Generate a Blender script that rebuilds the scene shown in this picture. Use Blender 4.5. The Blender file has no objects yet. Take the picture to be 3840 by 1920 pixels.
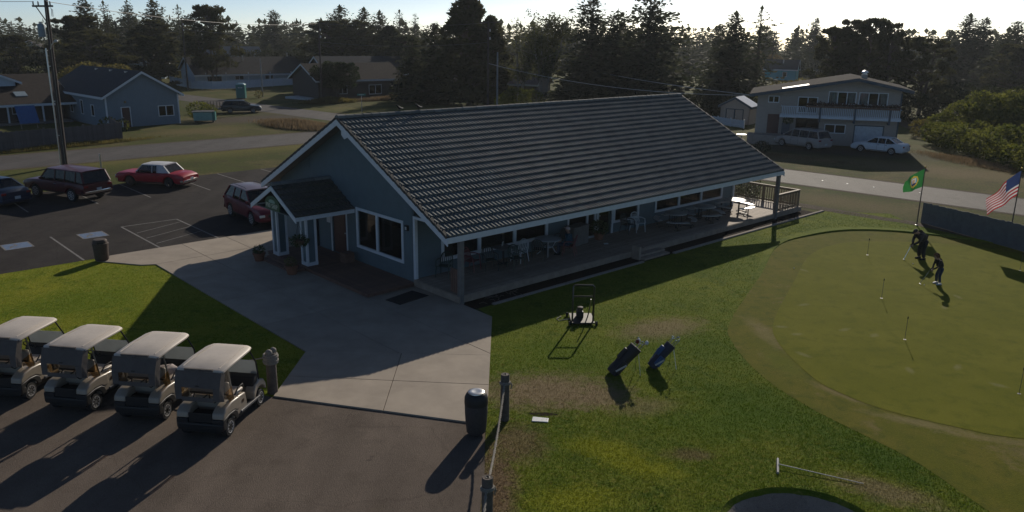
import bpy, bmesh, math, random
import numpy as np
from mathutils import Vector, Matrix
from mathutils.geometry import tessellate_polygon

SC = bpy.context.scene
COL = SC.collection
R = math.radians

# ---------------------------------------------------------------- camera
CAM_H = 9.6
cd = bpy.data.cameras.new('camera')
cam = bpy.data.objects.new('camera', cd)
COL.objects.link(cam)
cd.sensor_width = 36.0
cd.lens = 28.125
cd.clip_start = 0.1
cd.clip_end = 4000
cam.matrix_world = Matrix.Translation((0, 0, CAM_H)) @ Matrix.Rotation(R(90 - 15.52), 4, 'X') @ Matrix.Rotation(R(0.8), 4, 'Z')
SC.camera = cam

# ---------------------------------------------------------------- sky, sun, exposure
SUN_AZ, SUN_EL = R(17.7), R(23.5)
world = bpy.data.worlds.new('World')
SC.world = world
world.use_nodes = True
wn = world.node_tree.nodes
wl = world.node_tree.links
wn.clear()
wo = wn.new('ShaderNodeOutputWorld')
bg = wn.new('ShaderNodeBackground')
sky = wn.new('ShaderNodeTexSky')
sky.sky_type = 'NISHITA'
sky.sun_disc = False
sky.sun_elevation = SUN_EL
sky.sun_rotation = SUN_AZ
sky.altitude = 10
sky.air_density = 0.40
sky.dust_density = 0.28
sky.ozone_density = 1.5
bg.inputs['Strength'].default_value = 0.112
wb = wn.new('ShaderNodeVectorMath')      # camera white balance on the sky light
wb.operation = 'MULTIPLY'
wb.inputs[1].default_value = (.97, 1.0, .96)
wl.new(sky.outputs[0], wb.inputs[0])
wl.new(wb.outputs[0], bg.inputs[0])
wl.new(bg.outputs[0], wo.inputs[0])
sd = bpy.data.lights.new('sun', 'SUN')
sd.energy = 5.0
sd.angle = R(0.5)
sd.color = (1.0, 0.90, 0.76)
sun = bpy.data.objects.new('sun', sd)
COL.objects.link(sun)
sdir = Vector((math.sin(SUN_AZ) * math.cos(SUN_EL), math.cos(SUN_AZ) * math.cos(SUN_EL), math.sin(SUN_EL)))
sun.rotation_euler = sdir.to_track_quat('Z', 'Y').to_euler()
sun.location = sdir * 300
vs = SC.view_settings
vs.view_transform = 'Standard'
vs.look = 'None'
vs.exposure = -0.42
vs.gamma = 1.0
vs.use_curve_mapping = False
SC.cycles.max_bounces = 6
SC.cycles.transparent_max_bounces = 10
SC.cycles.volume_bounces = 0

# ---------------------------------------------------------------- helpers
def tag(o, label=None, cat=None, group=None, kind=None):
    if label: o['label'] = label
    if cat: o['category'] = cat
    if group: o['group'] = group
    if kind: o['kind'] = kind
    return o

def empty(name, loc=(0, 0, 0), rz=0.0):
    o = bpy.data.objects.new(name, None)
    o.empty_display_size = 0.2
    o.location = loc
    o.rotation_euler = (0, 0, rz)
    COL.objects.link(o)
    return o

def thing(name, label, cat, loc=(0, 0, 0), rz=0.0, group=None):
    return tag(empty(name, loc, rz), label, cat, group)

def link_mesh(name, me, mat, parent=None, loc=None, rz=0.0):
    o = bpy.data.objects.new(name, me)
    COL.objects.link(o)
    if mat is not None and len(me.materials) == 0:
        me.materials.append(mat)
    if parent is not None: o.parent = parent
    if loc is not None: o.location = loc
    if rz: o.rotation_euler = (0, 0, rz)
    return o

def copy_tree(o, parent=None):
    c = o.copy()
    COL.objects.link(c)
    c.parent = parent
    for ch in o.children:
        copy_tree(ch, c)
    return c

class MB:
    def __init__(s):
        s.v = []
        s.f = []
    def add(s, vs, fs):
        n = len(s.v)
        s.v += [tuple(p) for p in vs]
        s.f += [tuple(n + i for i in f) for f in fs]
        return s
    def box(s, c, d, rz=0.0, rx=0.0, ry=0.0):
        x, y, z = d[0] / 2, d[1] / 2, d[2] / 2
        P = [Vector(p) for p in ((-x,-y,-z),(x,-y,-z),(x,y,-z),(-x,y,-z),(-x,-y,z),(x,-y,z),(x,y,z),(-x,y,z))]
        if rz or rx or ry:
            m = Matrix.Rotation(rz, 3, 'Z') @ Matrix.Rotation(ry, 3, 'Y') @ Matrix.Rotation(rx, 3, 'X')
            P = [m @ p for p in P]
        c = Vector(c)
        return s.add([p + c for p in P], [(0,3,2,1),(4,5,6,7),(0,1,5,4),(1,2,6,5),(2,3,7,6),(3,0,4,7)])
    def bx(s, x0, x1, y0, y1, z0, z1):
        return s.box(((x0+x1)/2, (y0+y1)/2, (z0+z1)/2), (x1-x0, y1-y0, z1-z0))
    def bar(s, a, b, w, h=None, up=(0, 0, 1)):
        a = Vector(a); b = Vector(b); h = h or w
        d = (b - a).normalized()
        up = Vector(up)
        if abs(d.dot(up)) > 0.98: up = Vector((1, 0, 0))
        r = d.cross(up).normalized(); q = r.cross(d)
        P = []
        for p in (a, b):
            for i, j in ((-1,-1),(1,-1),(1,1),(-1,1)):
                P.append(p + r * (i*w/2) + q * (j*h/2))
        return s.add(P, [(0,3,2,1),(4,5,6,7),(0,1,5,4),(1,2,6,5),(2,3,7,6),(3,0,4,7)])
    def tube(s, path, r, n=8, caps=True):
        path = [Vector(p) for p in path]
        k = len(path)
        rr = r if isinstance(r, (list, tuple)) else [r] * k
        base = len(s.v)
        ref = Vector((0.123, 0.31, 0.94)).normalized()
        d0 = (path[1] - path[0]).normalized()
        if abs(d0.dot(ref)) > 0.95: ref = Vector((1, 0, 0))
        a = d0.cross(ref).normalized()
        for i, p in enumerate(path):
            if i == 0: d = path[1] - p
            elif i == k - 1: d = p - path[i-1]
            else: d = path[i+1] - path[i-1]
            d.normalize()
            a = (a - d * a.dot(d)).normalized()
            b = d.cross(a)
            for j in range(n):
                t = 2 * math.pi * j / n
                s.v.append(tuple(p + (a * math.cos(t) + b * math.sin(t)) * rr[i]))
        for i in range(k - 1):
            for j in range(n):
                j2 = (j + 1) % n
                s.f.append((base+i*n+j, base+i*n+j2, base+(i+1)*n+j2, base+(i+1)*n+j))
        if caps:
            s.f.append(tuple(base + j for j in reversed(range(n))))
            s.f.append(tuple(base + (k-1)*n + j for j in range(n)))
        return s
    def lathe(s, prof, c=(0, 0, 0), n=16, axis='Z'):
        base = len(s.v)
        for r, z in prof:
            for j in range(n):
                t = 2 * math.pi * j / n
                p = (r*math.cos(t), r*math.sin(t), z)
                if axis == 'X': p = (z, r*math.cos(t), r*math.sin(t))
                elif axis == 'Y': p = (r*math.sin(t), z, r*math.cos(t))
                s.v.append((p[0]+c[0], p[1]+c[1], p[2]+c[2]))
        for i in range(len(prof) - 1):
            for j in range(n):
                j2 = (j + 1) % n
                s.f.append((base+i*n+j, base+i*n+j2, base+(i+1)*n+j2, base+(i+1)*n+j))
        if prof[0][0] > 1e-4: s.f.append(tuple(base + j for j in reversed(range(n))))
        if prof[-1][0] > 1e-4: s.f.append(tuple(base + (len(prof)-1)*n + j for j in range(n)))
        return s
    def prism(s, poly, z0, z1):
        n = len(poly)
        V = [(x, y, z0) for x, y in poly] + [(x, y, z1) for x, y in poly]
        F = [tuple(reversed(range(n))), tuple(range(n, 2*n))] + [(i, (i+1) % n, n+(i+1) % n, n+i) for i in range(n)]
        return s.add(V, F)
    def extr(s, poly, a0, a1, axis='X'):
        # poly given in the two other axes, extruded along axis
        n = len(poly)
        def P(p, a):
            if axis == 'X': return (a, p[0], p[1])
            return (p[0], a, p[1])
        V = [P(p, a0) for p in poly] + [P(p, a1) for p in poly]
        F = [tuple(reversed(range(n))), tuple(range(n, 2*n))] + [(i, (i+1) % n, n+(i+1) % n, n+i) for i in range(n)]
        return s.add(V, F)
    def rings(s, rings, caps=True, closed=True):
        n = len(rings[0]); base = len(s.v)
        for r in rings: s.v += [tuple(p) for p in r]
        m = n if closed else n - 1
        for i in range(len(rings) - 1):
            for j in range(m):
                j2 = (j + 1) % n
                s.f.append((base+i*n+j, base+i*n+j2, base+(i+1)*n+j2, base+(i+1)*n+j))
        if caps:
            s.f.append(tuple(base + j for j in reversed(range(n))))
            s.f.append(tuple(base + (len(rings)-1)*n + j for j in range(n)))
        return s
    def ball(s, c, r, n=10, m=7, sq=1.0):
        pr = [(max(1e-5, r*math.sin(math.pi*i/m)), -r*sq*math.cos(math.pi*i/m)) for i in range(m+1)]
        return s.lathe(pr, c, n)
    def quad(s, a, b, c, d):
        return s.add([a, b, c, d], [(0, 1, 2, 3)])
    def mesh(s, name, smooth=False, fix=True):
        me = bpy.data.meshes.new(name)
        me.from_pydata(s.v, [], s.f)
        if fix:
            bm = bmesh.new(); bm.from_mesh(me)
            bmesh.ops.remove_doubles(bm, verts=bm.verts, dist=1e-5)
            bmesh.ops.recalc_face_normals(bm, faces=bm.faces)
            bm.to_mesh(me); bm.free()
        if smooth:
            me.shade_smooth()
            try: me.set_sharp_from_angle(angle=R(42))
            except Exception: pass
        return me
    def build(s, name, mat, parent=None, smooth=False, bevel=0.0, loc=None, rz=0.0, fix=True):
        o = link_mesh(name, s.mesh(name, smooth, fix), mat, parent, loc, rz)
        if bevel:
            b = o.modifiers.new('bevel', 'BEVEL')
            b.width = bevel; b.segments = 2; b.limit_method = 'ANGLE'; b.angle_limit = R(40)
        return o

# ---------------------------------------------------------------- materials
MATS = {}
def M(name, col=(.5, .5, .5), rough=.6, metal=0.0, var=.14, vs=4.0, bump=0.0, bs=40.0, spec=.5, col2=None, ps=None, coat=0.0, rnd=0.0, trans=0.0):
    if name in MATS: return MATS[name]
    m = bpy.data.materials.new(name); m.use_nodes = True
    nt = m.node_tree; N = nt.nodes; Lk = nt.links
    b = N['Principled BSDF']
    b.inputs['Roughness'].default_value = rough
    b.inputs['Metallic'].default_value = metal
    b.inputs['Specular IOR Level'].default_value = spec
    if coat: b.inputs['Coat Weight'].default_value = coat; b.inputs['Coat Roughness'].default_value = .05
    tc = N.new('ShaderNodeTexCoord')
    nz = N.new('ShaderNodeTexNoise'); nz.inputs['Scale'].default_value = vs; nz.inputs['Detail'].default_value = 6; nz.inputs['Roughness'].default_value = .65
    Lk.new(tc.outputs['Object'], nz.inputs['Vector'])
    rp = N.new('ShaderNodeValToRGB')
    c2 = col2 or tuple(min(1, c * (1 + var)) for c in col)
    c1 = col if col2 else tuple(c * (1 - var) for c in col)
    rp.color_ramp.elements[0].position = .32; rp.color_ramp.elements[1].position = .68
    rp.color_ramp.elements[0].color = (*c1, 1); rp.color_ramp.elements[1].color = (*c2, 1)
    Lk.new(nz.outputs['Fac'], rp.inputs['Fac'])
    out = rp.outputs['Color']
    if rnd:
        oi = N.new('ShaderNodeObjectInfo'); hs = N.new('ShaderNodeHueSaturation')
        mr = N.new('ShaderNodeMapRange'); mr.inputs['To Min'].default_value = 1 - rnd; mr.inputs['To Max'].default_value = 1 + rnd
        Lk.new(oi.outputs['Random'], mr.inputs['Value']); Lk.new(mr.outputs[0], hs.inputs['Value']); Lk.new(out, hs.inputs['Color'])
        out = hs.outputs['Color']
    Lk.new(out, b.inputs['Base Color'])
    if bump:
        nb = N.new('ShaderNodeTexNoise'); nb.inputs['Scale'].default_value = bs; nb.inputs['Detail'].default_value = 5
        Lk.new(tc.outputs['Object'], nb.inputs['Vector'])
        bp = N.new('ShaderNodeBump'); bp.inputs['Strength'].default_value = bump; bp.inputs['Distance'].default_value = .02
        Lk.new(nb.outputs['Fac'], bp.inputs['Height']); Lk.new(bp.outputs['Normal'], b.inputs['Normal'])
    if trans:
        tr = N.new('ShaderNodeBsdfTranslucent'); Lk.new(out, tr.inputs['Color'])
        mx = N.new('ShaderNodeMixShader'); mx.inputs[0].default_value = trans
        Lk.new(b.outputs[0], mx.inputs[1]); Lk.new(tr.outputs[0], mx.inputs[2]); Lk.new(mx.outputs[0], N['Material Output'].inputs['Surface'])
    MATS[name] = m
    return m

def glass(name, tint=(.6, .68, .7), fac=1.0, rough=.02):
    if name in MATS: return MATS[name]
    m = bpy.data.materials.new(name); m.use_nodes = True
    nt = m.node_tree; N = nt.nodes; Lk = nt.links
    N.remove(N['Principled BSDF'])
    g = N.new('ShaderNodeBsdfGlossy'); g.inputs['Roughness'].default_value = rough
    t = N.new('ShaderNodeBsdfTransparent'); t.inputs['Color'].default_value = (*tint, 1)
    lw = N.new('ShaderNodeLayerWeight'); lw.inputs['Blend'].default_value = .5
    fr = N.new('ShaderNodeMath'); fr.operation = 'POWER'; fr.inputs[1].default_value = 4.0; Lk.new(lw.outputs['Facing'], fr.inputs[0])
    tc = N.new('ShaderNodeTexCoord'); nz = N.new('ShaderNodeTexNoise'); nz.inputs['Scale'].default_value = 1.2
    Lk.new(tc.outputs['Object'], nz.inputs['Vector'])
    bp = N.new('ShaderNodeBump'); bp.inputs['Strength'].default_value = .02; bp.inputs['Distance'].default_value = .05
    Lk.new(nz.outputs['Fac'], bp.inputs['Height']); Lk.new(bp.outputs[0], g.inputs['Normal'])
    ml = N.new('ShaderNodeMath'); ml.operation = 'MULTIPLY_ADD'; ml.inputs[1].default_value = fac*.6; ml.inputs[2].default_value = .045; ml.use_clamp = True
    Lk.new(fr.outputs[0], ml.inputs[0])
    mx = N.new('ShaderNodeMixShader'); Lk.new(ml.outputs[0], mx.inputs[0])
    Lk.new(t.outputs[0], mx.inputs[1]); Lk.new(g.outputs[0], mx.inputs[2])
    Lk.new(mx.outputs[0], N['Material Output'].inputs['Surface'])
    MATS[name] = m
    return m

def ground_mat(name, layers, bump=.3, bs=30, rough=.95, spec=.05, speck=0.0, speckscale=150, spots=(), cracks=0.0):
    """layers: list of (colour, scale, lo, hi, detail); first is the base"""
    m = bpy.data.materials.new(name); m.use_nodes = True
    nt = m.node_tree; N = nt.nodes; Lk = nt.links
    b = N['Principled BSDF']; b.inputs['Roughness'].default_value = rough; b.inputs['Specular IOR Level'].default_value = spec
    tc = N.new('ShaderNodeTexCoord')
    cur = N.new('ShaderNodeRGB'); cur.outputs[0].default_value = (*layers[0][0], 1); cur = cur.outputs[0]
    for i, (c, s, lo, hi, det) in enumerate(layers[1:]):
        mp = N.new('ShaderNodeMapping'); mp.inputs['Location'].default_value = (17.3*i+3, 9.1*i, i)
        Lk.new(tc.outputs['Object'], mp.inputs['Vector'])
        nz = N.new('ShaderNodeTexNoise'); nz.inputs['Scale'].default_value = s; nz.inputs['Detail'].default_value = det; nz.inputs['Roughness'].default_value = .62
        Lk.new(mp.outputs[0], nz.inputs['Vector'])
        mr = N.new('ShaderNodeMapRange'); mr.inputs['From Min'].default_value = lo; mr.inputs['From Max'].default_value = hi
        Lk.new(nz.outputs['Fac'], mr.inputs['Value'])
        mx = N.new('ShaderNodeMix'); mx.data_type = 'RGBA'; mx.inputs['B'].default_value = (*c, 1)
        Lk.new(mr.outputs[0], mx.inputs['Factor']); Lk.new(cur, mx.inputs['A'])
        cur = mx.outputs['Result']
    if spots:
        nw = N.new('ShaderNodeTexNoise'); nw.inputs['Scale'].default_value = 3.2; nw.inputs['Detail'].default_value = 9; nw.inputs['Roughness'].default_value = .8
        Lk.new(tc.outputs['Object'], nw.inputs['Vector'])
        for (x, y, rx, ry, rz, c, amt) in spots:     # worn or mossy areas with ragged soft edges
            mp = N.new('ShaderNodeMapping'); mp.vector_type = 'TEXTURE'
            mp.inputs['Location'].default_value = (x, y, 0); mp.inputs['Rotation'].default_value = (0, 0, rz); mp.inputs['Scale'].default_value = (rx, ry, 1)
            Lk.new(tc.outputs['Object'], mp.inputs['Vector'])
            ln = N.new('ShaderNodeVectorMath'); ln.operation = 'LENGTH'; Lk.new(mp.outputs[0], ln.inputs[0])
            ad = N.new('ShaderNodeMath'); ad.operation = 'MULTIPLY_ADD'; ad.inputs[1].default_value = 2.6; Lk.new(nw.outputs['Fac'], ad.inputs[0]); Lk.new(ln.outputs['Value'], ad.inputs[2])
            mr = N.new('ShaderNodeMapRange'); mr.inputs['From Min'].default_value = 2.62; mr.inputs['From Max'].default_value = 1.75; mr.inputs['To Max'].default_value = amt
            Lk.new(ad.outputs[0], mr.inputs['Value'])
            mx = N.new('ShaderNodeMix'); mx.data_type = 'RGBA'; mx.inputs['B'].default_value = (*c, 1)
            Lk.new(mr.outputs[0], mx.inputs['Factor']); Lk.new(cur, mx.inputs['A']); cur = mx.outputs['Result']
    if speck:
        nz = N.new('ShaderNodeTexNoise'); nz.inputs['Scale'].default_value = speckscale; nz.inputs['Detail'].default_value = 2
        Lk.new(tc.outputs['Object'], nz.inputs['Vector'])
        mr = N.new('ShaderNodeMapRange'); mr.inputs['From Min'].default_value = .3; mr.inputs['From Max'].default_value = .7
        mr.inputs['To Min'].default_value = 1 - speck; mr.inputs['To Max'].default_value = 1 + speck
        Lk.new(nz.outputs['Fac'], mr.inputs['Value'])
        vm = N.new('ShaderNodeVectorMath'); vm.operation = 'SCALE'
        Lk.new(cur, vm.inputs[0]); Lk.new(mr.outputs[0], vm.inputs['Scale']); cur = vm.outputs[0]
    if cracks:      # hairline cracks and soft tyre-darkened streaks in the paving
        wz = N.new('ShaderNodeTexNoise'); wz.inputs['Scale'].default_value = 1.1; wz.inputs['Detail'].default_value = 6
        Lk.new(tc.outputs['Object'], wz.inputs['Vector'])
        wm = N.new('ShaderNodeMix'); wm.data_type = 'VECTOR'; wm.inputs['Factor'].default_value = .22
        Lk.new(tc.outputs['Object'], wm.inputs['A']); Lk.new(wz.outputs['Color'], wm.inputs['B'])
        vo = N.new('ShaderNodeTexVoronoi'); vo.feature = 'DISTANCE_TO_EDGE'; vo.inputs['Scale'].default_value = .32
        Lk.new(wm.outputs['Result'], vo.inputs['Vector'])
        cr = N.new('ShaderNodeMapRange'); cr.inputs['From Min'].default_value = .0; cr.inputs['From Max'].default_value = .006; cr.inputs['To Min'].default_value = 1-cracks; cr.inputs['To Max'].default_value = 1
        Lk.new(vo.outputs['Distance'], cr.inputs['Value'])
        mp2 = N.new('ShaderNodeMapping'); mp2.inputs['Scale'].default_value = (.9, .10, 1); mp2.inputs['Rotation'].default_value = (0, 0, .13); Lk.new(tc.outputs['Object'], mp2.inputs['Vector'])
        st = N.new('ShaderNodeTexNoise'); st.inputs['Scale'].default_value = 1.0; st.inputs['Detail'].default_value = 4; Lk.new(mp2.outputs[0], st.inputs['Vector'])
        sr = N.new('ShaderNodeMapRange'); sr.inputs['From Min'].default_value = .38; sr.inputs['From Max'].default_value = .66; sr.inputs['To Min'].default_value = .86; sr.inputs['To Max'].default_value = 1.10
        Lk.new(st.outputs['Fac'], sr.inputs['Value'])
        ml = N.new('ShaderNodeMath'); ml.operation = 'MULTIPLY'; Lk.new(cr.outputs[0], ml.inputs[0]); Lk.new(sr.outputs[0], ml.inputs[1])
        vm = N.new('ShaderNodeVectorMath'); vm.operation = 'SCALE'; Lk.new(cur, vm.inputs[0]); Lk.new(ml.outputs[0], vm.inputs['Scale']); cur = vm.outputs[0]
    Lk.new(cur, b.inputs['Base Color'])
    if bump:
        nb = N.new('ShaderNodeTexNoise'); nb.inputs['Scale'].default_value = bs; nb.inputs['Detail'].default_value = 6
        Lk.new(tc.outputs['Object'], nb.inputs['Vector'])
        bp = N.new('ShaderNodeBump'); bp.inputs['Strength'].default_value = bump; bp.inputs['Distance'].default_value = .04
        Lk.new(nb.outputs['Fac'], bp.inputs['Height']); Lk.new(bp.outputs['Normal'], b.inputs['Normal'])
    MATS[name] = m
    return m

def sheet(name, outer, z, mat, holes=(), kind='structure', parent=None):
    loops = [[Vector((x, y, 0)) for x, y in outer]] + [[Vector((x, y, 0)) for x, y in h] for h in holes]
    tris = tessellate_polygon(loops)
    P = [(p.x, p.y, z) for lp in loops for p in lp]
    me = bpy.data.meshes.new(name)
    F = []
    for t in tris:
        a, b, c = (P[i] for i in t)
        if (b[0]-a[0])*(c[1]-a[1]) - (b[1]-a[1])*(c[0]-a[0]) < 0: t = (t[0], t[2], t[1])
        F.append(t)
    me.from_pydata(P, [], F)
    o = link_mesh(name, me, mat, parent)
    if kind: o['kind'] = kind
    return o

def smooth_loop(pts, k=6, closed=True):
    out = []; n = len(pts)
    for i in range(n if closed else n - 1):
        p = [pts[(i+j-1) % n] if closed else pts[min(max(i+j-1, 0), n-1)] for j in range(4)]
        for q in range(k):
            t = q / k
            out.append(tuple(.5*((2*p[1][a]) + (-p[0][a]+p[2][a])*t + (2*p[0][a]-5*p[1][a]+4*p[2][a]-p[3][a])*t*t + (-p[0][a]+3*p[1][a]-3*p[2][a]+p[3][a])*t**3) for a in range(2)))
    if not closed: out.append(tuple(pts[-1]))
    return out

def clip(poly, a, b, c):
    """keep the part of poly where a*x+b*y <= c"""
    out = []
    for i in range(len(poly)):
        p, q = poly[i], poly[(i+1) % len(poly)]
        dp, dq = a*p[0]+b*p[1]-c, a*q[0]+b*q[1]-c
        if dp <= 0: out.append(p)
        if dp*dq < 0:
            t = dp/(dp-dq); out.append((p[0]+(q[0]-p[0])*t, p[1]+(q[1]-p[1])*t))
    return out

# the clubhouse frame: x along the ridge (away from the camera), y across the gable (to the back)
CH = Vector((-1.862, 27.783, 0)); CHA = R(43)
CU = Vector((math.cos(CHA), math.sin(CHA), 0)); CV = Vector((-math.sin(CHA), math.cos(CHA), 0))
def W(u, v, z=0.0):
    return CH + CU*u + CV*v + Vector((0, 0, z))
def W2(u, v):
    p = W(u, v); return (p.x, p.y)
# ---------------------------------------------------------------- ground, roads, lawns
m_ground = ground_mat('dry_grass_ground', [((.095,.088,.030),), ((.060,.075,.020), .06, .42, .6, 5), ((.15,.115,.055), .25, .5, .68, 6), ((.070,.055,.034), .9, .52, .7, 6), ((.05,.075,.016), 6, .45, .7, 4)], bump=.8, bs=14, speck=.28, speckscale=9, spots=[(-29,91,9,4,.72,(.085,.070,.055),.95),(-36,104,10,4,-.75,(.085,.072,.06),.8),(-31,79,5,2.6,.75,(.16,.125,.06),.6),(-27,62,12,3,.75,(.17,.15,.045),.5),(-15,72,8,3,.75,(.17,.15,.045),.5),(29,63,7,3,-.75,(.16,.12,.065),.7),(36,58,6,3,-.7,(.17,.13,.07),.6),(22,66,4,2.5,-.6,(.17,.13,.07),.8),(28,71,9,3.5,-.4,(.05,.046,.042),.95),(20,48,5,2,-.8,(.15,.115,.06),.6),(-12,104,12,4,.0,(.16,.15,.04),.6)])
DRY, DIRT, MOSS = (.30,.225,.135), (.23,.155,.095), (.29,.30,.02)
LAWN_SPOTS = [(1.0,20.5,1.9,1.2,.1,DRY,.95),(2.5,20.2,1.0,.7,.4,DRY,.8),(5.1,25.6,1.7,.9,.5,DRY,.75),(.2,17.6,.7,1.0,.2,DIRT,.7),(-.3,15.4,.5,2.2,.0,DIRT,.95),
    (2.3,17.3,1.0,.5,-.4,MOSS,.75),(3.1,16.5,1.0,.42,-.3,MOSS,.75),(1.4,15.1,1.0,.55,.2,MOSS,.7),(8.3,15.6,1.1,.5,-.5,DRY,.7),(4.3,17.1,.6,.3,0,DIRT,.6),(3.6,19.6,1.0,.5,.3,DRY,.5),(10.8,40.0,2.5,.8,.75,MOSS,.35),(14.5,42.5,1.5,.6,.7,MOSS,.5),
    (6.8,19.8,2.6,1.6,-.7,(.075,.135,.010),.75),(5.2,18.6,2.0,1.0,.2,(.085,.15,.012),.6),(8.9,17.0,1.6,.8,-.9,(.06,.12,.010),.8),(3.4,23.4,2.2,1.0,.5,(.11,.17,.014),.5),(6.6,23.6,1.2,1.6,.2,(.085,.145,.012),.6),(1.2,23.6,1.4,1.0,.3,(.12,.18,.012),.5),(-15.5,27.5,3.0,1.5,.6,(.11,.17,.014),.5),(-12,29,2.0,1.2,.9,(.26,.25,.035),.4)]
LAWN_LAYERS = [((.165,.205,.018),), ((.235,.250,.026), .35, .45, .62, 5), ((.115,.160,.016), 1.6, .5, .68, 5), ((.30,.27,.045), 7, .52, .72, 4)]
m_lawn = ground_mat('lawn_soil', LAWN_LAYERS, bump=.8, bs=22, spots=LAWN_SPOTS[-2:])
def sc_(c, k): return tuple(x*q for x, q in zip(c, k))
LAWN_R = [(sc_(l[0], (.62,.70,.75)),) + tuple(l[1:]) for l in LAWN_LAYERS]      # deeper green by the deck, with the grazing sun's dimness darkened into the colour
SPOTS_R = [p[:5] + (sc_(p[5], (.80,.82,.82)), p[6]) for p in LAWN_SPOTS]
m_lawn_r = ground_mat('grazing_dim_lawn_soil', LAWN_R, bump=.8, bs=22, spots=SPOTS_R)
m_green = ground_mat('putting_green_turf', [((.122,.130,.007),), ((.146,.148,.012), .5, .42, .62, 6), ((.100,.114,.006), 2.2, .5, .68, 6)], bump=.25, bs=60, speck=.16, speckscale=40, spots=[(x,y,.24,.11,.2*i,(.24,.22,.12),.4) for i,(x,y) in enumerate(((9.3,25.9),(9.6,25.2),(10.9,28.3),(11.4,25.7),(12.2,25.2),(13.6,22.6),(16.1,28.2),(12.0,22.3),(17.3,29.5),(13.0,34.5),(12.5,32.9),(9.2,23.4),(14.1,21.3)))])
m_fringe = ground_mat('fringe_turf', [((.105,.112,.010),), ((.132,.124,.016), .8, .42, .62, 6), ((.080,.092,.010), 2.6, .5, .68, 5), ((.18,.145,.06), 1.1, .60, .76, 6)], bump=.4, bs=40, speck=.22, speckscale=45, spots=[(8.55,25.3,.35,1.5,.1,(.24,.19,.10),.45),(9.3,20.6,.9,.25,-.9,(.24,.18,.10),.5),(10.7,18.85,1.3,.22,-.5,(.25,.20,.11),.5),(12.3,18.0,1.3,.2,-.3,(.24,.19,.10),.4),(13.6,17.0,1.6,.7,-.3,(.20,.15,.08),.7),(8.3,22.8,.4,1.2,.1,(.11,.13,.012),.6)])
m_asphalt = ground_mat('asphalt', [((.050,.045,.043),), ((.058,.052,.048), .4, .42, .62, 5), ((.042,.038,.037), 1.7, .5, .7, 6)], bump=.5, bs=90, rough=.9, speck=.30, speckscale=110, cracks=.2)
m_cartasph = ground_mat('worn_asphalt', [((.155,.126,.104),), ((.175,.142,.116), .35, .42, .62, 6), ((.135,.110,.090), 1.3, .5, .7, 6), ((.16,.13,.10), .9, .66, .8, 5), ((.07,.06,.052), .55, .68, .74, 7)], bump=.6, bs=70, rough=.9, speck=.34, speckscale=80, cracks=.13)
m_road = ground_mat('road_asphalt', [((.078,.072,.070),), ((.090,.083,.080), .2, .42, .62, 5), ((.066,.060,.058), 1.1, .5, .7, 6)], bump=.4, bs=60, rough=.8, spec=.2, speck=.25, speckscale=70, cracks=.3)
m_conc = ground_mat('concrete', [((.30,.265,.235),), ((.33,.29,.255), .6, .42, .62, 6), ((.26,.23,.205), 2.2, .5, .7, 6)], bump=.25, bs=80, rough=.85, speck=.12, speckscale=60)
m_gravel = ground_mat('gravel', [((.10,.085,.066),), ((.125,.105,.08), .5, .4, .6, 6), ((.075,.064,.05), 3, .5, .7, 6)], bump=.9, bs=50, speck=.35, speckscale=40)
m_mulch = ground_mat('dark_mulch', [((.022,.017,.014),), ((.035,.026,.02), 8, .4, .65, 5)], bump=1, bs=50)
m_sand = ground_mat('bunker_sand', [((.27,.225,.18),), ((.32,.27,.22), 1.5, .4, .6, 5), ((.20,.17,.135), 9, .55, .75, 4)], bump=.8, bs=25, speck=.15, speckscale=60)
m_patch = ground_mat('dry_patch', [((.16,.125,.07),), ((.10,.105,.03), 3, .5, .62, 6), ((.20,.165,.10), 8, .5, .7, 5)], bump=.8, bs=30)
m_bright = ground_mat('bright_moss_grass', [((.13,.16,.016),), ((.17,.19,.022), 5, .45, .6, 5), ((.08,.11,.014), 3, .56, .7, 6)], bump=.9, bs=28)
m_dirt = ground_mat('bare_dirt', [((.12,.085,.055),), ((.09,.08,.03), 4, .5, .65, 5), ((.15,.11,.075), 11, .5, .7, 4)], bump=.9, bs=35)

bunker = smooth_loop([(4.05,13.6),(4.45,14.75),(5.0,15.38),(5.95,15.72),(6.9,15.5),(7.5,14.85),(7.9,13.6),(7.2,12.2),(5.6,11.7),(4.4,12.4)], 6)
cx_, cy_ = 5.98, 13.7
sheet('ground', [(-420,-40),(420,-40),(420,620),(-420,620)], 0.0, m_ground, holes=[bunker])
# bunker bowl: turf lip, then sand
mb = MB(); rg = []
def shrink(k, z): return [(cx_+(x-cx_)*k, cy_+(y-cy_)*k, z) for x, y in bunker]
lip = MB().rings([shrink(1.0, .012), shrink(.985, -.02), shrink(.945, -.085)], caps=False).build('bunker_lip', m_lawn_r, fix=False)
lip['kind'] = 'structure'
rng = random.Random(3)
rings = []
for k, z in ((.947,-.08),(.90,-.15),(.80,-.30),(.6,-.45),(.4,-.47),(.2,-.48),(.02,-.48)):
    rings.append([(x, y, zz + rng.uniform(-.012,.012)) for x, y, zz in shrink(k, z)])
o = MB().rings(rings, caps=False).build('bunker_sand', m_sand, smooth=True, fix=False); o['kind'] = 'structure'

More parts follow.
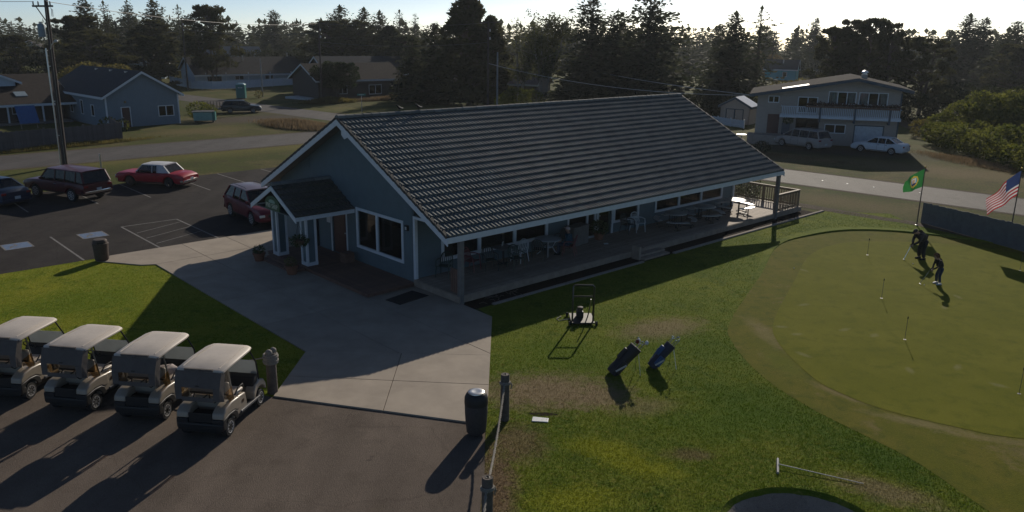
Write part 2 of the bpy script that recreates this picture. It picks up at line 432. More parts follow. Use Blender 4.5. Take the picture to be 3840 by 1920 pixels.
# roads
n0 = Vector((.670, .742)); d0 = Vector((.742, -.670))
def RD(off, t): p = n0*off + d0*t; return (p.x, p.y)
sheet('road', [RD(52.9,-140), RD(52.9,140), RD(58.4,140), RD(58.4,-140)], .008, m_road)
n1 = Vector((-.68, .733)); d1 = Vector((.733, .68))
def RE(off, t): p = n1*off + d1*t; return (p.x, p.y)
sheet('cross_road', [RE(64.6,-60), RE(64.6,44.5), RE(71.8,49.5), RE(71.8,-60)], .004, m_road)
for k, (f, o0) in enumerate(((RD,52.75),(RD,58.55),(RE,64.45),(RE,71.95))):
    t1 = 44 if f is RE else 90
    o = MB().add([(*f(o0-.28,-60),.006),(*f(o0-.28,t1),.006),(*f(o0+.28,t1),.006),(*f(o0+.28,-60),.006)], [(0,1,2,3)]).build('road_shoulder', m_gravel, fix=False); o['kind'] = 'structure'
# car park and cart apron
sheet('parking_lot', [W2(-46,14.95), W2(24,14.95), W2(24,32.5), W2(-46,32.5)], .004, m_asphalt)
sheet('cart_apron', [(-60,-10),(-0.75,-10),(-0.72,10),(-0.62,13.5),(-0.55,16),(-0.62,18.45),(-6.42,19.9),(-25,23.9),(-60,30)], .004, m_cartasph)
# lawns
lawnL = [W2(-6.5,14.92), W2(-6.5,-.4), (-6.42,19.9), (-25,23.9), (-60,30), W2(-50,14.92)]
sheet('lawn', lawnL, .006, m_lawn)
lawnR = [(-.75,6),(-0.72,10),(-0.62,13.5),(-0.55,16),(-0.6,18.45),(-.6,20.24),(-.67,26.45), W2(.2,-.78), W2(26.4,-.85), W2(28.6,-3.6), (21.6,41.9),(24.6,36.6),(30,28),(30,6)]
sheet('lawn', lawnR, .006, m_lawn_r, holes=[bunker])
fringe = smooth_loop([(7.72,26.5),(7.22,24.4),(7.4,21.7),(8.12,19.6),(8.9,18.2),(9.6,16.86),(10.15,14.88),(11.2,11),(20,10),(28,20),(27,31),(24.22,36.9),(23.3,38.35),(20.25,40.09),(17.63,40.36),(15.16,39.23),(12.72,37.0),(10.33,31.91)], 6)
sheet('fringe', fringe, .012, m_fringe)
green = smooth_loop([(9.28,26.6),(8.72,24.4),(8.86,21.66),(9.35,20.5),(10.11,19.58),(11.59,18.62),(12.87,18.11),(17,17.5),(22.5,20),(26,27),(25.6,33.5),(23.92,36.1),(22.4,37.3),(20.53,37.94),(18.0,38.15),(15.89,37.6),(13.66,35.39),(11.53,31.23)], 6)
sheet('putting_green', green, .018, m_green)
def blob(cx, cy, rx, ry, seed, n=14, rz=0.0, amp=.35):
    r_ = random.Random(seed); out = []
    for i in range(n):
        t = 2*math.pi*i/n; k = 1 + r_.uniform(-amp, amp)
        x, y = rx*k*math.cos(t), ry*k*math.sin(t)
        out.append((cx+x*math.cos(rz)-y*math.sin(rz), cy+x*math.sin(rz)+y*math.cos(rz)))
    return smooth_loop(out, 4)
# rough turf standing a little proud of the fringe along its far side
ed = [p for p in fringe if p[1] > 30.5 and p[0] < 26]
i0 = max(range(len(ed)), key=lambda i: math.hypot(ed[i][0]-ed[i-1][0], ed[i][1]-ed[i-1][1])); ed = ed[i0:]+ed[:i0]
cxg, cyg = 17.5, 27.0
def push(p, d): v_ = Vector((p[0]-cxg, p[1]-cyg)); q = v_ + v_.normalized()*d; return (q.x+cxg, q.y+cyg)
o = MB().rings([[(*push(p,-.02),.011),(*push(p,.02),.011+.074*e),(*push(p,.25),.011+.049*e),(*push(p,.25+.65*e),.006)] for p, e in [(p, min(1, i/14, (len(ed)-1-i)/14)) for i, p in enumerate(ed)]], caps=False, closed=False).build('turf_edge', m_lawn_r, fix=False); o['kind'] = 'structure'
# edging round the deck bed
bed = MB().bx(-.2,25.6,-.72,.2,.0,.010).build('mulch_bed', m_mulch, loc=CH, rz=CHA); bed['kind'] = 'structure'
k = MB().bx(.9,9.7,-.86,-.70,0,.06).bx(11.95,26.2,-.86,-.70,0,.07).build('garden_kerb', m_conc, bevel=.01, loc=CH, rz=CHA); k['kind'] = 'structure'
sheet('dirt_path', smooth_loop([(16.6,46.6),(18.9,44.3),(20.3,42.95),(21.6,41.75),(24.4,37.0),(25.0,37.3),(22.3,42.2),(20.9,43.6),(19.4,45.1),(17.0,47.6)],5), .009, m_gravel)
# concrete walk, slab by slab
walk = [(-6.42,19.88),(-.62,18.43),(-.6,20.24),(-.67,26.45), W2(.02,.0), W2(.02,14.93), W2(-7.5,14.93), W2(-8.2,14.4), W2(-7.0,12.6), W2(-6.5,12.3), W2(-6.5,-.4)]
wk = empty('walkway'); wk['kind'] = 'structure'
def cutlist(polys, lines):
    for a, b, c in lines:
        nx = []
        for p in polys:
            for s_ in (1, -1):
                q = clip(p, s_*a, s_*b, s_*c - .009)
                if len(q) > 2: nx.append(q)
        polys = nx
    return polys
def line(p, q):
    d = Vector((q[0]-p[0], q[1]-p[1])).normalized(); a, b = -d.y, d.x
    return (a, b, a*p[0]+b*p[1])
split = line((-6.35,23.1), (-.62,22.95))
lowhalf = clip(walk, *(split if split[0]*(-3)+split[1]*18 <= split[2] else tuple(-x for x in split)))
uphalf = clip(walk, *(split if split[0]*(-3)+split[1]*30 <= split[2] else tuple(-x for x in split)))
slabs = cutlist([lowhalf], [line((-3.4,25),(-3.32,19.1)), line((-6.4,21.2),(-.6,20.8))])
slabs += cutlist([uphalf], [line(W2(-4.4,0),W2(-4.4,9)), line(W2(0,2.6),W2(-5,2.6)), line(W2(0,5.9),W2(-5,5.9)), line(W2(0,9.3),W2(-5,9.3)), line(W2(0,12.3),W2(-5,12.3)), line(W2(-2.3,0),W2(-2.3,9))])
m_slab = M('slab_concrete', (.325,.272,.215), rough=.85, var=.15, vs=.9, bump=.3, bs=70, rnd=.08)
for p in slabs:
    xs = [q[0] for q in p]; ys = [q[1] for q in p]
    if (max(xs)-min(xs))*(max(ys)-min(ys)) < .02: continue
    MB().prism(p, .0, .045).build('slab', m_slab, wk, bevel=.006)
sheet('walk_base', walk, .016, m_mulch)

# painted parking marks
m_paint = M('road_paint', (.13,.125,.12), rough=.9, vs=7, col2=(.27,.26,.25), spec=.1)
m_blue = M('sign_blue_paint', (.10,.16,.27), rough=.8, var=.3, vs=6)
def stripe(a, b, w=.085, z=.009):
    o = MB().bar((*a, z-.0015), (*b, z-.0015), w, .003).build('parking_line', m_paint); o['kind'] = 'structure'
for k, uu in enumerate((-15.0,-11.75,-8.55,-5.35,-2.6)):
    stripe(W2(uu, 15.0), W2(uu, 20.3))
for uu, u1 in ((-18.5,-11.75),(-5.35,-2.6)):
    stripe(W2(uu, 20.3), W2(u1, 20.3))
    for q in (15.9,17.2,18.5): stripe(W2(uu+.15, q), W2(u1-.1, q+1.05), .055, .0085)
for k, uu in enumerate((8,10.8,13.6,-4.5,-1.6,2.0,4.8,-8,-11,-14,-17,-20,-23)):
    stripe(W2(uu, 26.9), W2(uu+.0, 32.4))
for uu in (-10.15,-6.95):
    o = MB().prism([W2(uu-.5,18.9), W2(uu+.55,18.9), W2(uu+.55,19.95), W2(uu-.5,19.95)], .005, .0105).build('accessible_bay_sign', m_blue); o['kind'] = 'structure'
    s = MB()
    for (a, b, c, d) in ((-.56,-.49,18.84,20.0),(.54,.61,18.84,20.0)): s.prism([W2(uu+a,c),W2(uu+b,c),W2(uu+b,d),W2(uu+a,d)], .005, .0125)
    for c in (18.84,19.95): s.prism([W2(uu-.49,c),W2(uu+.54,c),W2(uu+.54,c+.06),W2(uu-.49,c+.06)], .005, .0125)
    # wheelchair symbol: head, back, seat, leg and wheel arc
    def seg(a, b, w=.07): s.bar((*W2(uu+a[0], 19.4+a[1]), .009), (*W2(uu+b[0], 19.4+b[1]), .009), w, .007)
    seg((.0,.42),(.0,.34),.1); seg((.0,.30),(.02,.02)); seg((.02,.02),(-.22,.02)); seg((-.22,.02),(-.30,-.30)); seg((.0,.15),(-.18,.15),.05)
    for i in range(9):
        t0, t1 = R(60+28*i*.9), R(60+28*(i+1)*.9)
        seg((.04+.26*math.cos(-t0)*1.0, -.13+.26*math.sin(-t0)*1.0), (.04+.26*math.cos(-t1), -.13+.26*math.sin(-t1)), .05)
    o = s.build('accessible_symbol', m_paint); o['kind'] = 'structure'
# ---------------------------------------------------------------- clubhouse
m_wall = M('slate_blue_siding', (.10,.145,.165), rough=.7, var=.08, vs=2, bump=.15, bs=25)
m_trim = M('white_trim_paint', (.62,.65,.68), rough=.5, var=.06, vs=5)
m_tile = M('concrete_roof_tile', (.10,.115,.115), rough=.85, vs=1.3, bump=.3, bs=45, col2=(.175,.185,.18), rnd=.2, spec=.2)
m_tile_dk = M('dark_edge_tile', (.05,.048,.045), rough=.8, var=.3, vs=6, bump=.4, bs=40)
m_wood = M('weathered_deck_wood', (.31,.25,.195), rough=.8, var=.22, vs=3, bump=.3, bs=30, rnd=.18)
m_woodgrey = M('grey_post_wood', (.16,.15,.14), rough=.8, var=.2, vs=4, bump=.3, bs=35)
m_brown = M('red_brown_boards', (.17,.095,.068), rough=.8, var=.25, vs=4, bump=.3, bs=30, rnd=.12)
m_rail = M('rail_wood', (.24,.18,.12), rough=.75, var=.2, vs=5, bump=.3, bs=40)
m_pane = glass('window_glass', (.50,.56,.58), 1.3)
m_inside = M('interior_tan_wall', (.55,.40,.22), rough=.9, var=.05)
m_inner = M('interior_dark', (.09,.08,.07), rough=.9)
m_door = M('dark_red_door', (.07,.022,.02), rough=.45, var=.1)
m_black = M('black_plastic', (.012,.012,.013), rough=.55, var=.2)
m_metal = M('bare_metal', (.55,.55,.55), rough=.3, metal=1.0, var=.1)

def wall_panel(mb, p0, ud, width, height, holes, thick, nd):
    """rectangular wall with openings; p0 lower corner on the outer face, ud along, nd inward"""
    xs = sorted({0.0, width} | {h[0] for h in holes} | {h[1] for h in holes})
    zs = sorted({0.0, height} | {h[2] for h in holes} | {h[3] for h in holes})
    p0, ud, nd = Vector(p0), Vector(ud), Vector(nd)
    def P(x, z, t): return p0 + ud*x + nd*t + Vector((0, 0, z))
    def inh(i, j):
        if i < 0 or j < 0 or i >= len(xs)-1 or j >= len(zs)-1: return None
        cx, cz = (xs[i]+xs[i+1])/2, (zs[j]+zs[j+1])/2
        return any(h[0] < cx < h[1] and h[2] < cz < h[3] for h in holes)
    for i in range(len(xs)-1):
        for j in range(len(zs)-1):
            if inh(i, j): continue
            a, b, c, d = xs[i], xs[i+1], zs[j], zs[j+1]
            mb.quad(P(a,c,0), P(b,c,0), P(b,d,0), P(a,d,0))
            mb.quad(P(a,c,thick), P(a,d,thick), P(b,d,thick), P(b,c,thick))
            for di, dj, q in ((-1,0,(a,c,a,d)), (1,0,(b,c,b,d)), (0,-1,(a,c,b,c)), (0,1,(a,d,b,d))):
                h = inh(i+di, j+dj)
                if h or h is None:
                    mb.quad(P(q[0],q[1],0), P(q[2],q[3],0), P(q[2],q[3],thick), P(q[0],q[1],thick))

def window(parent, p0, ud, nd, w, h, mull=(), fw=.09, proud=.03, rails=(), mat_f=None, mat_p=None, name='window', sill=False, depth=.06):
    """frame part with one pane per light as sub-parts; p0 lower corner on the outer wall face, nd inward"""
    p0, ud, nd = Vector(p0), Vector(ud), Vector(nd)
    mb = MB()
    up = Vector((0, 0, 1))
    def rect(x0, x1, z0, z1):
        vs_ = []
        for t in (-proud, depth):
            for x, z in ((x0,z0),(x1,z0),(x1,z1),(x0,z1)): vs_.append(p0 + ud*x + up*z + nd*t)
        mb.add(vs_, [(0,1,2,3),(7,6,5,4),(0,4,5,1),(1,5,6,2),(2,6,7,3),(3,7,4,0)])
    rect(0, fw, 0, h); rect(w-fw, w, 0, h); rect(fw, w-fw, 0, fw); rect(fw, w-fw, h-fw, h)
    edges = [fw]
    for m_ in mull:
        rect(m_-fw*.55, m_+fw*.55, fw, h-fw); edges += [m_-fw*.55, m_+fw*.55]
    edges.append(w-fw)
    for z_ in rails:
        rect(edges[0], edges[1], z_-.03, z_+.03)
    fr = mb.build(name, mat_f or m_trim, parent)
    for i in range(0, len(edges), 2):
        a, b = edges[i]+.001, edges[i+1]-.001
        MB().quad(p0+ud*a+up*(fw+.001)+nd*.02, p0+ud*b+up*(fw+.001)+nd*.02, p0+ud*b+up*(h-fw-.001)+nd*.02, p0+ud*a+up*(h-fw-.001)+nd*.02).build('pane', mat_p or m_pane, fr, fix=False)
    return fr

club = thing('clubhouse', 'long slate blue clubhouse with ribbed dark tile roof and white trim', 'clubhouse', CH, CHA)
U0, U1, VE, VR, ZE, ZR = -.70, 22.45, -.12, 6.95, 2.66, 6.23
VB = 2*VR - VE
WL = 22.35         # wall length
FL = .20           # floor level inside
# side wall facing the deck, openings as in the photo
side = [(1.3,7.32,.8,2.3),(8.6,10.55,.33,2.3),(10.72,11.7,.33,2.35),(11.84,13.8,.8,2.3),(15.1,21.24,.86,2.2)]
mb = MB(); wall_panel(mb, (0,2.8,0), (1,0,0), WL, 3.9, side, .14, (0,1,0)); mb.build('side_wall', m_wall, club)
# gable wall with window and door openings
gab = [(3.5-2.8,6.9-2.8,.8,2.53),(7.72-2.8,8.9-2.8,.2,2.25)]
VW1 = VB - .55
mb = MB(); wall_panel(mb, (0,2.8,0), (0,1,0), VW1-2.8, 2.62, gab, .14, (1,0,0))
sl = (ZR-ZE)/(VR-VE)
def zroof(v): return ZE + sl*(v-VE if v <= VR else VB-v) - .10
mb.extr([(2.8,2.62),(VW1,2.62),(VW1,zroof(VW1)),(VR,zroof(VR)),(2.8,zroof(2.8))], 0, .14, 'X')
mb.build('gable_wall', m_wall, club)
mb = MB().extr([(2.8,0),(VW1,0),(VW1,zroof(VW1)),(VR,zroof(VR)),(2.8,zroof(2.8))], WL-.14, WL, 'X'); mb.build('end_wall', m_wall, club)
back = [(2,4.5,.9,2.2),(6,8.5,.9,2.2),(11,14,.9,2.2),(16,19,.9,2.2)]
mb = MB(); wall_panel(mb, (0,VW1,0), (1,0,0), WL, 2.6, back, .14, (0,-1,0)); mb.build('back_wall', m_wall, club)
for a, b, c, d in back: window(club, (a,VW1,c), (1,0,0), (0,-1,0), b-a, d-c, mull=((b-a)/2,))
MB().bx(.14,WL-.14,2.94,VW1-.14,.0,FL).build('interior_floor', m_inner, club)
MB().bx(.14,WL-.14,2.94,VW1-.14,2.62,2.70).build('ceiling', M('ceiling_white',(.5,.48,.45),rough=.9), club)
MB().bx(4.7,4.82,2.95,VW1-.15,1.35,2.61).build('partition', m_inside, club)
MB().bx(4.68,4.84,2.95,VW1-.15,FL,1.34).build('wainscot', m_inner, club)
MB().bx(2.6,3.6,3.6,4.3,FL,1.1).bx(2.8,3.3,5.6,6.4,FL,1.0).build('shop_counter', m_inner, club)
# windows
window(club, (1.3,2.8,.8), (1,0,0), (0,1,0), 6.02, 1.5, mull=(2.0,4.0), fw=.14, rails=(.95,))
window(club, (8.6,2.8,.33), (1,0,0), (0,1,0), 1.95, 1.97, mull=(1.35,), fw=.09)
window(club, (11.84,2.8,.8), (1,0,0), (0,1,0), 1.96, 1.5, fw=.11)
window(club, (15.1,2.8,.86), (1,0,0), (0,1,0), 6.14, 1.34, mull=(2.06,4.1), fw=.12)
window(club, (0,3.5,.8), (0,1,0), (1,0,0), 3.4, 1.73, mull=(1.85,), fw=.12)
d = MB().bx(10.76,11.66,2.86,2.91,.34,2.32).build('deck_door', M('dark_green_door',(.03,.06,.05),rough=.4), club); d['label'] = 'dark glazed door onto the deck'
MB().bx(10.90,11.52,2.845,2.858,.6,2.15).build('pane', glass('door_glass',(.25,.3,.3),1.6), d)
MB().ball((10.86,2.82,1.3),.03).build('handle', m_metal, d, smooth=True)
MB().bx(10.62,10.72,2.76,2.83,.33,2.42).bx(11.70,11.80,2.76,2.83,.33,2.42).build('door_trim', m_trim, club)
d = MB().bx(.05,.10,7.76,8.86,.2,2.22).build('front_door', m_door, club); d['label'] = 'dark red entrance door under the porch'
MB().bx(.035,.052,7.9,8.72,.35,1.05).bx(.035,.052,7.9,8.72,1.2,2.1).build('door_panel', m_door, d, bevel=.008)
MB().ball((.0,7.85,1.2),.035).build('handle', m_metal, d, smooth=True)
MB().bx(-.03,.03,7.64,7.72,.2,2.32).bx(-.03,.03,8.9,8.98,.2,2.32).bx(-.03,.03,7.72,8.9,2.25,2.33).build('door_trim', m_trim, club)
MB().bx(-.012,-.002,9.05,9.35,1.45,1.8).build('notice', M('white_paper',(.55,.57,.58)), club)
MB().bx(-.09,.0,10.1,10.2,.2,2.6).build('downpipe', m_black, club)
# trim, soffit, fascia and barge boards
MB().bx(-.03,.11,2.72,2.84,.05,2.84).build('corner_board', m_trim, club, bevel=.006)
MB().bx(-.03,.03,1.55,2.72,2.74,2.84).build('soffit_trim', m_trim, club)
MB().bx(WL-.1,WL+.025,2.72,2.84,.33,2.84).build('corner_board', m_trim, club, bevel=.006)
MB().bx(U0,U1,VE-.03,VE,ZE-.22,ZE-.01).build('fascia', m_trim, club)
MB().bx(U0,U1,VB,VB+.03,ZE-.22,ZE-.01).build('fascia', m_trim, club)
for u_ in (U0-.035, U1):
    for v_, in ((VE-.06,), (VB+.06,)):
        zc = ZE + sl*(-.06)
        mb = MB()
        s_ = 1 if v_ < VR else -1
        mb.extr([(v_,zc-.27),(VR,ZR-.27),(VR,ZR-.03),(v_,zc-.03)], u_, u_+.035, 'X')
        mb.build('barge_board', m_trim, club)
    if u_ < 0: MB().extr([(VR-.75,ZR-.68),(VR-.35,ZR-.28),(VR-.30,ZR-.62),(VR-.52,ZR-.78)], U0-.01, U0+.02, 'X').build('soffit_bracket', m_trim, club)
MB().extr([(VE,ZE-.10),(VR,ZR-.10),(VB,ZE-.10),(VB,ZE-.03),(VR,ZR-.03),(VE,ZE-.03)], U0, U1, 'X').build('roof_deck', M('roof_sheathing',(.16,.15,.14)), club)
# vents, lamps
v = MB().bx(-.03,.0,10.6,11.0,3.7,4.15); 
for q in range(5): v.box((-.04,10.8,3.76+.08*q),(.03,.36,.02),ry=.5)
v.build('gable_vent', m_wall, club)
lp = MB().bx(-.10,.0,3.12,3.3,2.2,2.42).build('wall_lamp', m_black, club, bevel=.01)
MB().bx(-.108,-.10,3.16,3.26,2.24,2.36).build('lens', M('lamp_lens',(.5,.5,.5),rough=.3), lp)
# posts carrying the eave over the deck
for u_ in (.02, 22.2):
    MB().bx(u_-.09,u_+.09,-.09,.09,0,ZE-.12).build('roof_post', m_woodgrey, club, bevel=.01)

# ---- roof tiles: real ribs and butts
SLEN = math.hypot(VR-VE, ZR-ZE); ANG = math.atan2(ZR-ZE, VR-VE)
NC, TW = 20, .386
EXP = (SLEN-.10)/NC
NT = int(round((U1-U0)/TW)); TW = (U1-U0)/NT
def tile_mesh(name, tw, exp_):
    prof = []
    half = tw/2
    for k_ in range(2):
        x0 = k_*half
        prof += [(x0, 0), (x0+half*.32, .0), (x0+half*.38, .018), (x0+half*.44, .029), (x0+half*.52, .031), (x0+half*.74, .019), (x0+half*.95, .002)]
    prof.append((tw, 0))
    V = []; F = []; n = len(prof)
    for y, dz in ((exp_+.03, -.004), (0, .066), (0.0, -.012)):
        for x, z in prof: V.append((x+.001 if x < tw else tw-.001, y, (z+dz) if dz > -.01 else (z*.9+dz)))
    for r_ in range(2):
        for i in range(n-1): F.append((r_*n+i, r_*n+i+1, (r_+1)*n+i+1, (r_+1)*n+i))
    me = bpy.data.meshes.new(name); me.from_pydata(V, [], [tuple(reversed(f)) for f in F]); me.materials.append(m_tile)
    return me
tme = tile_mesh('tile', TW, EXP)
def replicate(name, me, mats, mat, parent, kind=None):
    V = np.empty(len(me.vertices)*3); me.vertices.foreach_get('co', V); V = V.reshape(-1, 3)
    F = [list(p.vertices) for p in me.polygons]; n = len(V)
    allv = []; allf = []
    for i, m4 in enumerate(mats):
        a = np.array(m4); allv.append(V @ a[:3, :3].T + a[:3, 3]); allf += [tuple(q+i*n for q in f) for f in F]
    nm = bpy.data.meshes.new(name); nm.from_pydata(np.concatenate(allv).tolist(), [], allf)
    o = link_mesh(name, nm, mat, parent)
    if kind: o['kind'] = kind
    return o
roof = MB().extr([(VE,ZE-.028),(VR,ZR-.028),(VB,ZE-.028),(VB,ZE-.012),(VR,ZR-.012),(VE,ZE-.012)], U0+.01, U1-.01, 'X').build('roof', m_tile_dk, club)
rng = random.Random(5)
slope = Matrix.Rotation(ANG, 4, 'X')
spots = []
for c in range(NC):
    for t in range(NT):
        u_ = U0 + t*TW
        y_ = c*EXP
        m4 = Matrix.Translation((u_, VE + math.cos(ANG)*y_, ZE + math.sin(ANG)*y_ + .004)) @ Matrix.Rotation(ANG + rng.uniform(-.006,.006), 4, 'X') @ Matrix.Rotation(rng.uniform(-.004,.004), 4, 'Y')
        spots.append((( (club_p := W(u_, VE+math.cos(ANG)*y_)).length), m4))
order = sorted(range(len(spots)), key=lambda i: spots[i][0])
near = set(order[:240])
for i in order[:240]:
    o = bpy.data.objects.new('tile', tme); COL.objects.link(o); o.parent = roof; o.matrix_local = spots[i][1]
replicate('roof_tiles', tme, [s[1] for i, s in enumerate(spots) if i not in near], m_tile, roof, 'stuff')
bk = []
for c in range(NC):
    for t in range(NT):
        y_ = c*EXP
        bk.append(Matrix.Translation((U0+(t+1)*TW, VB - math.cos(ANG)*y_, ZE + math.sin(ANG)*y_ + .004)) @ Matrix.Rotation(math.pi, 4, 'Z') @ Matrix.Rotation(ANG, 4, 'X'))
replicate('back_roof_tiles', tme, bk, m_tile, roof, 'stuff')
# ridge caps and rake tiles
def cap_mesh(name, L_):
    mb = MB(); rgs = []
    for x, k_ in ((0,1.0),(L_*.96,.9)):
        rgs.append([(x, .15*k_*math.cos(R(a)), .12*k_*math.sin(R(a))-.01) for a in range(-10,191,20)])
    mb.rings(rgs, caps=True); return mb.mesh(name)
cm = cap_mesh('ridge_cap', .42); cm.materials.append(m_tile)
nr = int((U1-U0)/.40)
for i in range(nr):
    o = link_mesh('ridge_cap', cm, m_tile, roof, loc=(U0+i*(U1-U0)/nr, VR, ZR+.03+rng.uniform(-.006,.006)))
rk = MB().box((0,.21,.01),(.14,.43,.10),rx=.06).mesh('rake_tile'); rk.materials.append(m_tile_dk)
for u_ in (U0+.03, U1-.03):
    for c in range(NC):
        for s_ in (1, -1):
            y_ = c*EXP
            o = link_mesh('rake_tile', rk, m_tile_dk, roof)
            o.matrix_local = Matrix.Translation((u_, (VE + math.cos(ANG)*y_) if s_ > 0 else (VB - math.cos(ANG)*y_), ZE+math.sin(ANG)*y_+.01)) @ (Matrix.Rotation(ANG,4,'X') if s_ > 0 else Matrix.Rotation(math.pi,4,'Z') @ Matrix.Rotation(ANG,4,'X'))

# ---- entrance porch
PU0, PV0, PV1, PZE, PZR = -2.72, 7.02, 10.90, 2.42, 3.45
PVR = (PV0+PV1)/2; PA = math.atan2(PZR-PZE, PVR-PV0); PS = math.hypot(PVR-PV0, PZR-PZE)
pr = MB().extr([(PV0,PZE-.06),(PVR,PZR-.06),(PV1,PZE-.06),(PV1,PZE),(PVR,PZR),(PV0,PZE)], PU0, -.002, 'X').build('porch_roof', m_tile_dk, club)
ptw = 2.72/7; ptm = tile_mesh('porch_tile', ptw, PS/6)
ptm.materials.clear(); ptm.materials.append(M('mossy_roof_tile', (.05,.055,.045), rough=.85, col2=(.085,.08,.07), vs=6, bump=.5, bs=35, rnd=.15))
for c in range(6):
    for t in range(7):
        for s_ in (1, -1):
            y_ = c*PS/6
            o = link_mesh('tile', ptm, None, pr)
            if s_ > 0: o.matrix_local = Matrix.Translation((PU0+t*ptw, PV0+math.cos(PA)*y_, PZE+math.sin(PA)*y_+.004)) @ Matrix.Rotation(PA, 4, 'X')
            else: o.matrix_local = Matrix.Translation((PU0+(t+1)*ptw, PV1-math.cos(PA)*y_, PZE+math.sin(PA)*y_+.004)) @ Matrix.Rotation(math.pi, 4, 'Z') @ Matrix.Rotation(PA, 4, 'X')
for i in range(7): link_mesh('ridge_cap', cm, None, pr, loc=(PU0+i*.39, PVR, PZR+.03))
mb = MB(); zc = PZE-.03
mb.extr([(PV0-.05,zc-.2),(PVR,PZR-.22),(PVR,PZR-.02),(PV0-.05,zc-.0)], PU0-.035, PU0, 'X'); mb.build('porch_barge_board', m_trim, club)
mb = MB(); mb.extr([(PV1+.05,zc-.2),(PVR,PZR-.22),(PVR,PZR-.02),(PV1+.05,zc-.0)], PU0-.035, PU0, 'X'); mb.build('porch_barge_board', m_trim, club)
MB().bx(PU0,-.01,PV0-.03,PV0,PZE-.16,PZE).build('porch_fascia', m_trim, club)
MB().bx(PU0,-.01,PV1,PV1+.03,PZE-.16,PZE).build('porch_fascia', m_trim, club)
MB().bx(PU0+.2,-.01,PV0+.1,PV1-.1,PZE-.14,PZE-.10).build('porch_ceiling', m_wall, club)
for (u_, v_) in ((-2.0,9.9),(-1.85,7.66)):
    c_ = MB().bx(u_-.2,u_+.2,v_-.2,v_+.2,.2,2.32).build('porch_column', m_wall, club)
    t_ = MB()
    for i in (-1,1):
        for j in (-1,1): t_.bx(u_+i*.2-.045,u_+i*.2+.045,v_+j*.2-.045,v_+j*.2+.045,.2,2.32)
    t_.bx(u_-.25,u_+.25,v_-.25,v_+.25,.2,.34).bx(u_-.25,u_+.25,v_-.25,v_+.25,2.2,2.32)
    t_.build('column_trim', m_trim, c_)
# porch boards
pf = empty('porch_floor'); pf.parent = club
bm_ = MB().bx(0,2.2,0,.135,0,.03).mesh('plank'); bm_.materials.append(m_brown)
for i in range(56):
    link_mesh('plank', bm_, None, pf, loc=(-2.22, 2.75+i*.1435, .165))
MB().bx(-2.2,-.01,2.78,10.75,.046,.160).build('porch_skirt', m_brown, club)
for k_ in range(2): MB().bx(-2.55-.3*k_+.0,-2.225-.3*k_,7.4,10.2,.046,.165-.06*k_).build('step', m_brown, club, bevel=.01)

# ---- sign under the porch gable
m_sgreen = M('sign_green', (.025,.085,.035), rough=.5)
m_scream = M('sign_cream', (.55,.55,.45), rough=.6)
sg = thing('shop_sign', 'green PRO SHOP sign hanging under the porch gable', 'sign', W(PU0-.02, 8.86, 2.62), CHA)
pts = [(-.62,-.18),(.62,-.18),(.62,.14),(.45,.30),(.15,.40),(-.15,.40),(-.45,.30),(-.62,.14)]
MB().extr(pts, -.045, -.002, 'X').build('board', m_sgreen, sg, bevel=.008)
MB().extr([(a*.42, .16+b*.25) for a, b in pts], -.052, -.046, 'X').build('emblem', M('emblem_pale',(.28,.40,.34)), sg)
GL = {'P':["1110","1001","1001","1110","1000","1000","1000"],'R':["1110","1001","1001","1110","1010","1001","1001"],'O':["0110","1001","1001","1001","1001","1001","0110"],'S':["0111","1000","1000","0110","0001","0001","1110"],'H':["1001","1001","1001","1111","1001","1001","1001"]}
def letters(txt, cell, mk):
    x = 0
    for ch in txt:
        if ch == ' ': x += 3*cell; continue
        g = GL[ch]
        for r_, row in enumerate(g):
            for c_, b_ in enumerate(row):
                if b_ == '1': mk(x + c_*cell, (6-r_)*cell)
        x += 5*cell
lt = MB()
letters('PRO SHOP', .027, lambda a, b: lt.bx(-.056, -.046, .52-a-.027, .52-a, -.10+b, -.10+b+.0268))
lt.build('lettering', m_scream, sg, fix=False)

# ---------------------------------------------------------------- deck
DZ = .33
deck = thing('deck', 'long weathered timber deck running under the clubhouse eave', 'deck', CH, CHA)
PW = .14
pm = {}
def plank(u0, u1, v0):
    L_ = round(u1-u0, 3)
    if L_ not in pm:
        pm[L_] = MB().bx(0,L_-.006,0,PW-.008,-.035,0).mesh('plank'); pm[L_].materials.append(m_wood)
    link_mesh('plank', pm[L_], None, deck, loc=(u0, v0, DZ))
for i in range(20):
    v0 = i*PW
    cuts = [-.05] + [x + (1.8 if i % 2 else 0) for x in (3.6,7.2,10.8,14.4,18.0,21.6)] + [25.0]
    for a, b in zip(cuts, cuts[1:]):
        if b > a: plank(a, b, v0)
for i in range(20, 48):
    plank(22.42, 25.0, i*PW)
MB().bx(-.05,25.0,-.045,-.003,.07,DZ-.02).bx(-.09,-.052,-.045,2.75,.07,DZ-.02).bx(25.002,25.04,-.045,6.7,.07,DZ-.02).build('skirt_board', m_wood, deck)
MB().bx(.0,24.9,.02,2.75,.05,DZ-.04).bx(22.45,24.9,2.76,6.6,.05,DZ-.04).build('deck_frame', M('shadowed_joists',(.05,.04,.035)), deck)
for k_ in range(1): MB().bx(9.9,11.75,-.42-.3*k_,-.047,.10,.20).bx(9.9,11.75,-.70,-.43,.012,.10).build('step', m_wood, deck, bevel=.01)
MB().bx(9.78,9.89,-.5,-.06,.012,.62).build('step_post', m_wood, deck, bevel=.01)
# short slatted gate beside the near post
for k_ in range(5): MB().bx(.10,.135,.14+.115*k_,.14+.115*k_+.10,DZ,DZ+.92).build('gate_slat', m_brown, deck)
MB().bx(.137,.17,.12,.74,DZ+.15,DZ+.25).bx(.137,.17,.12,.74,DZ+.68,DZ+.78).build('gate_rail', m_brown, deck)
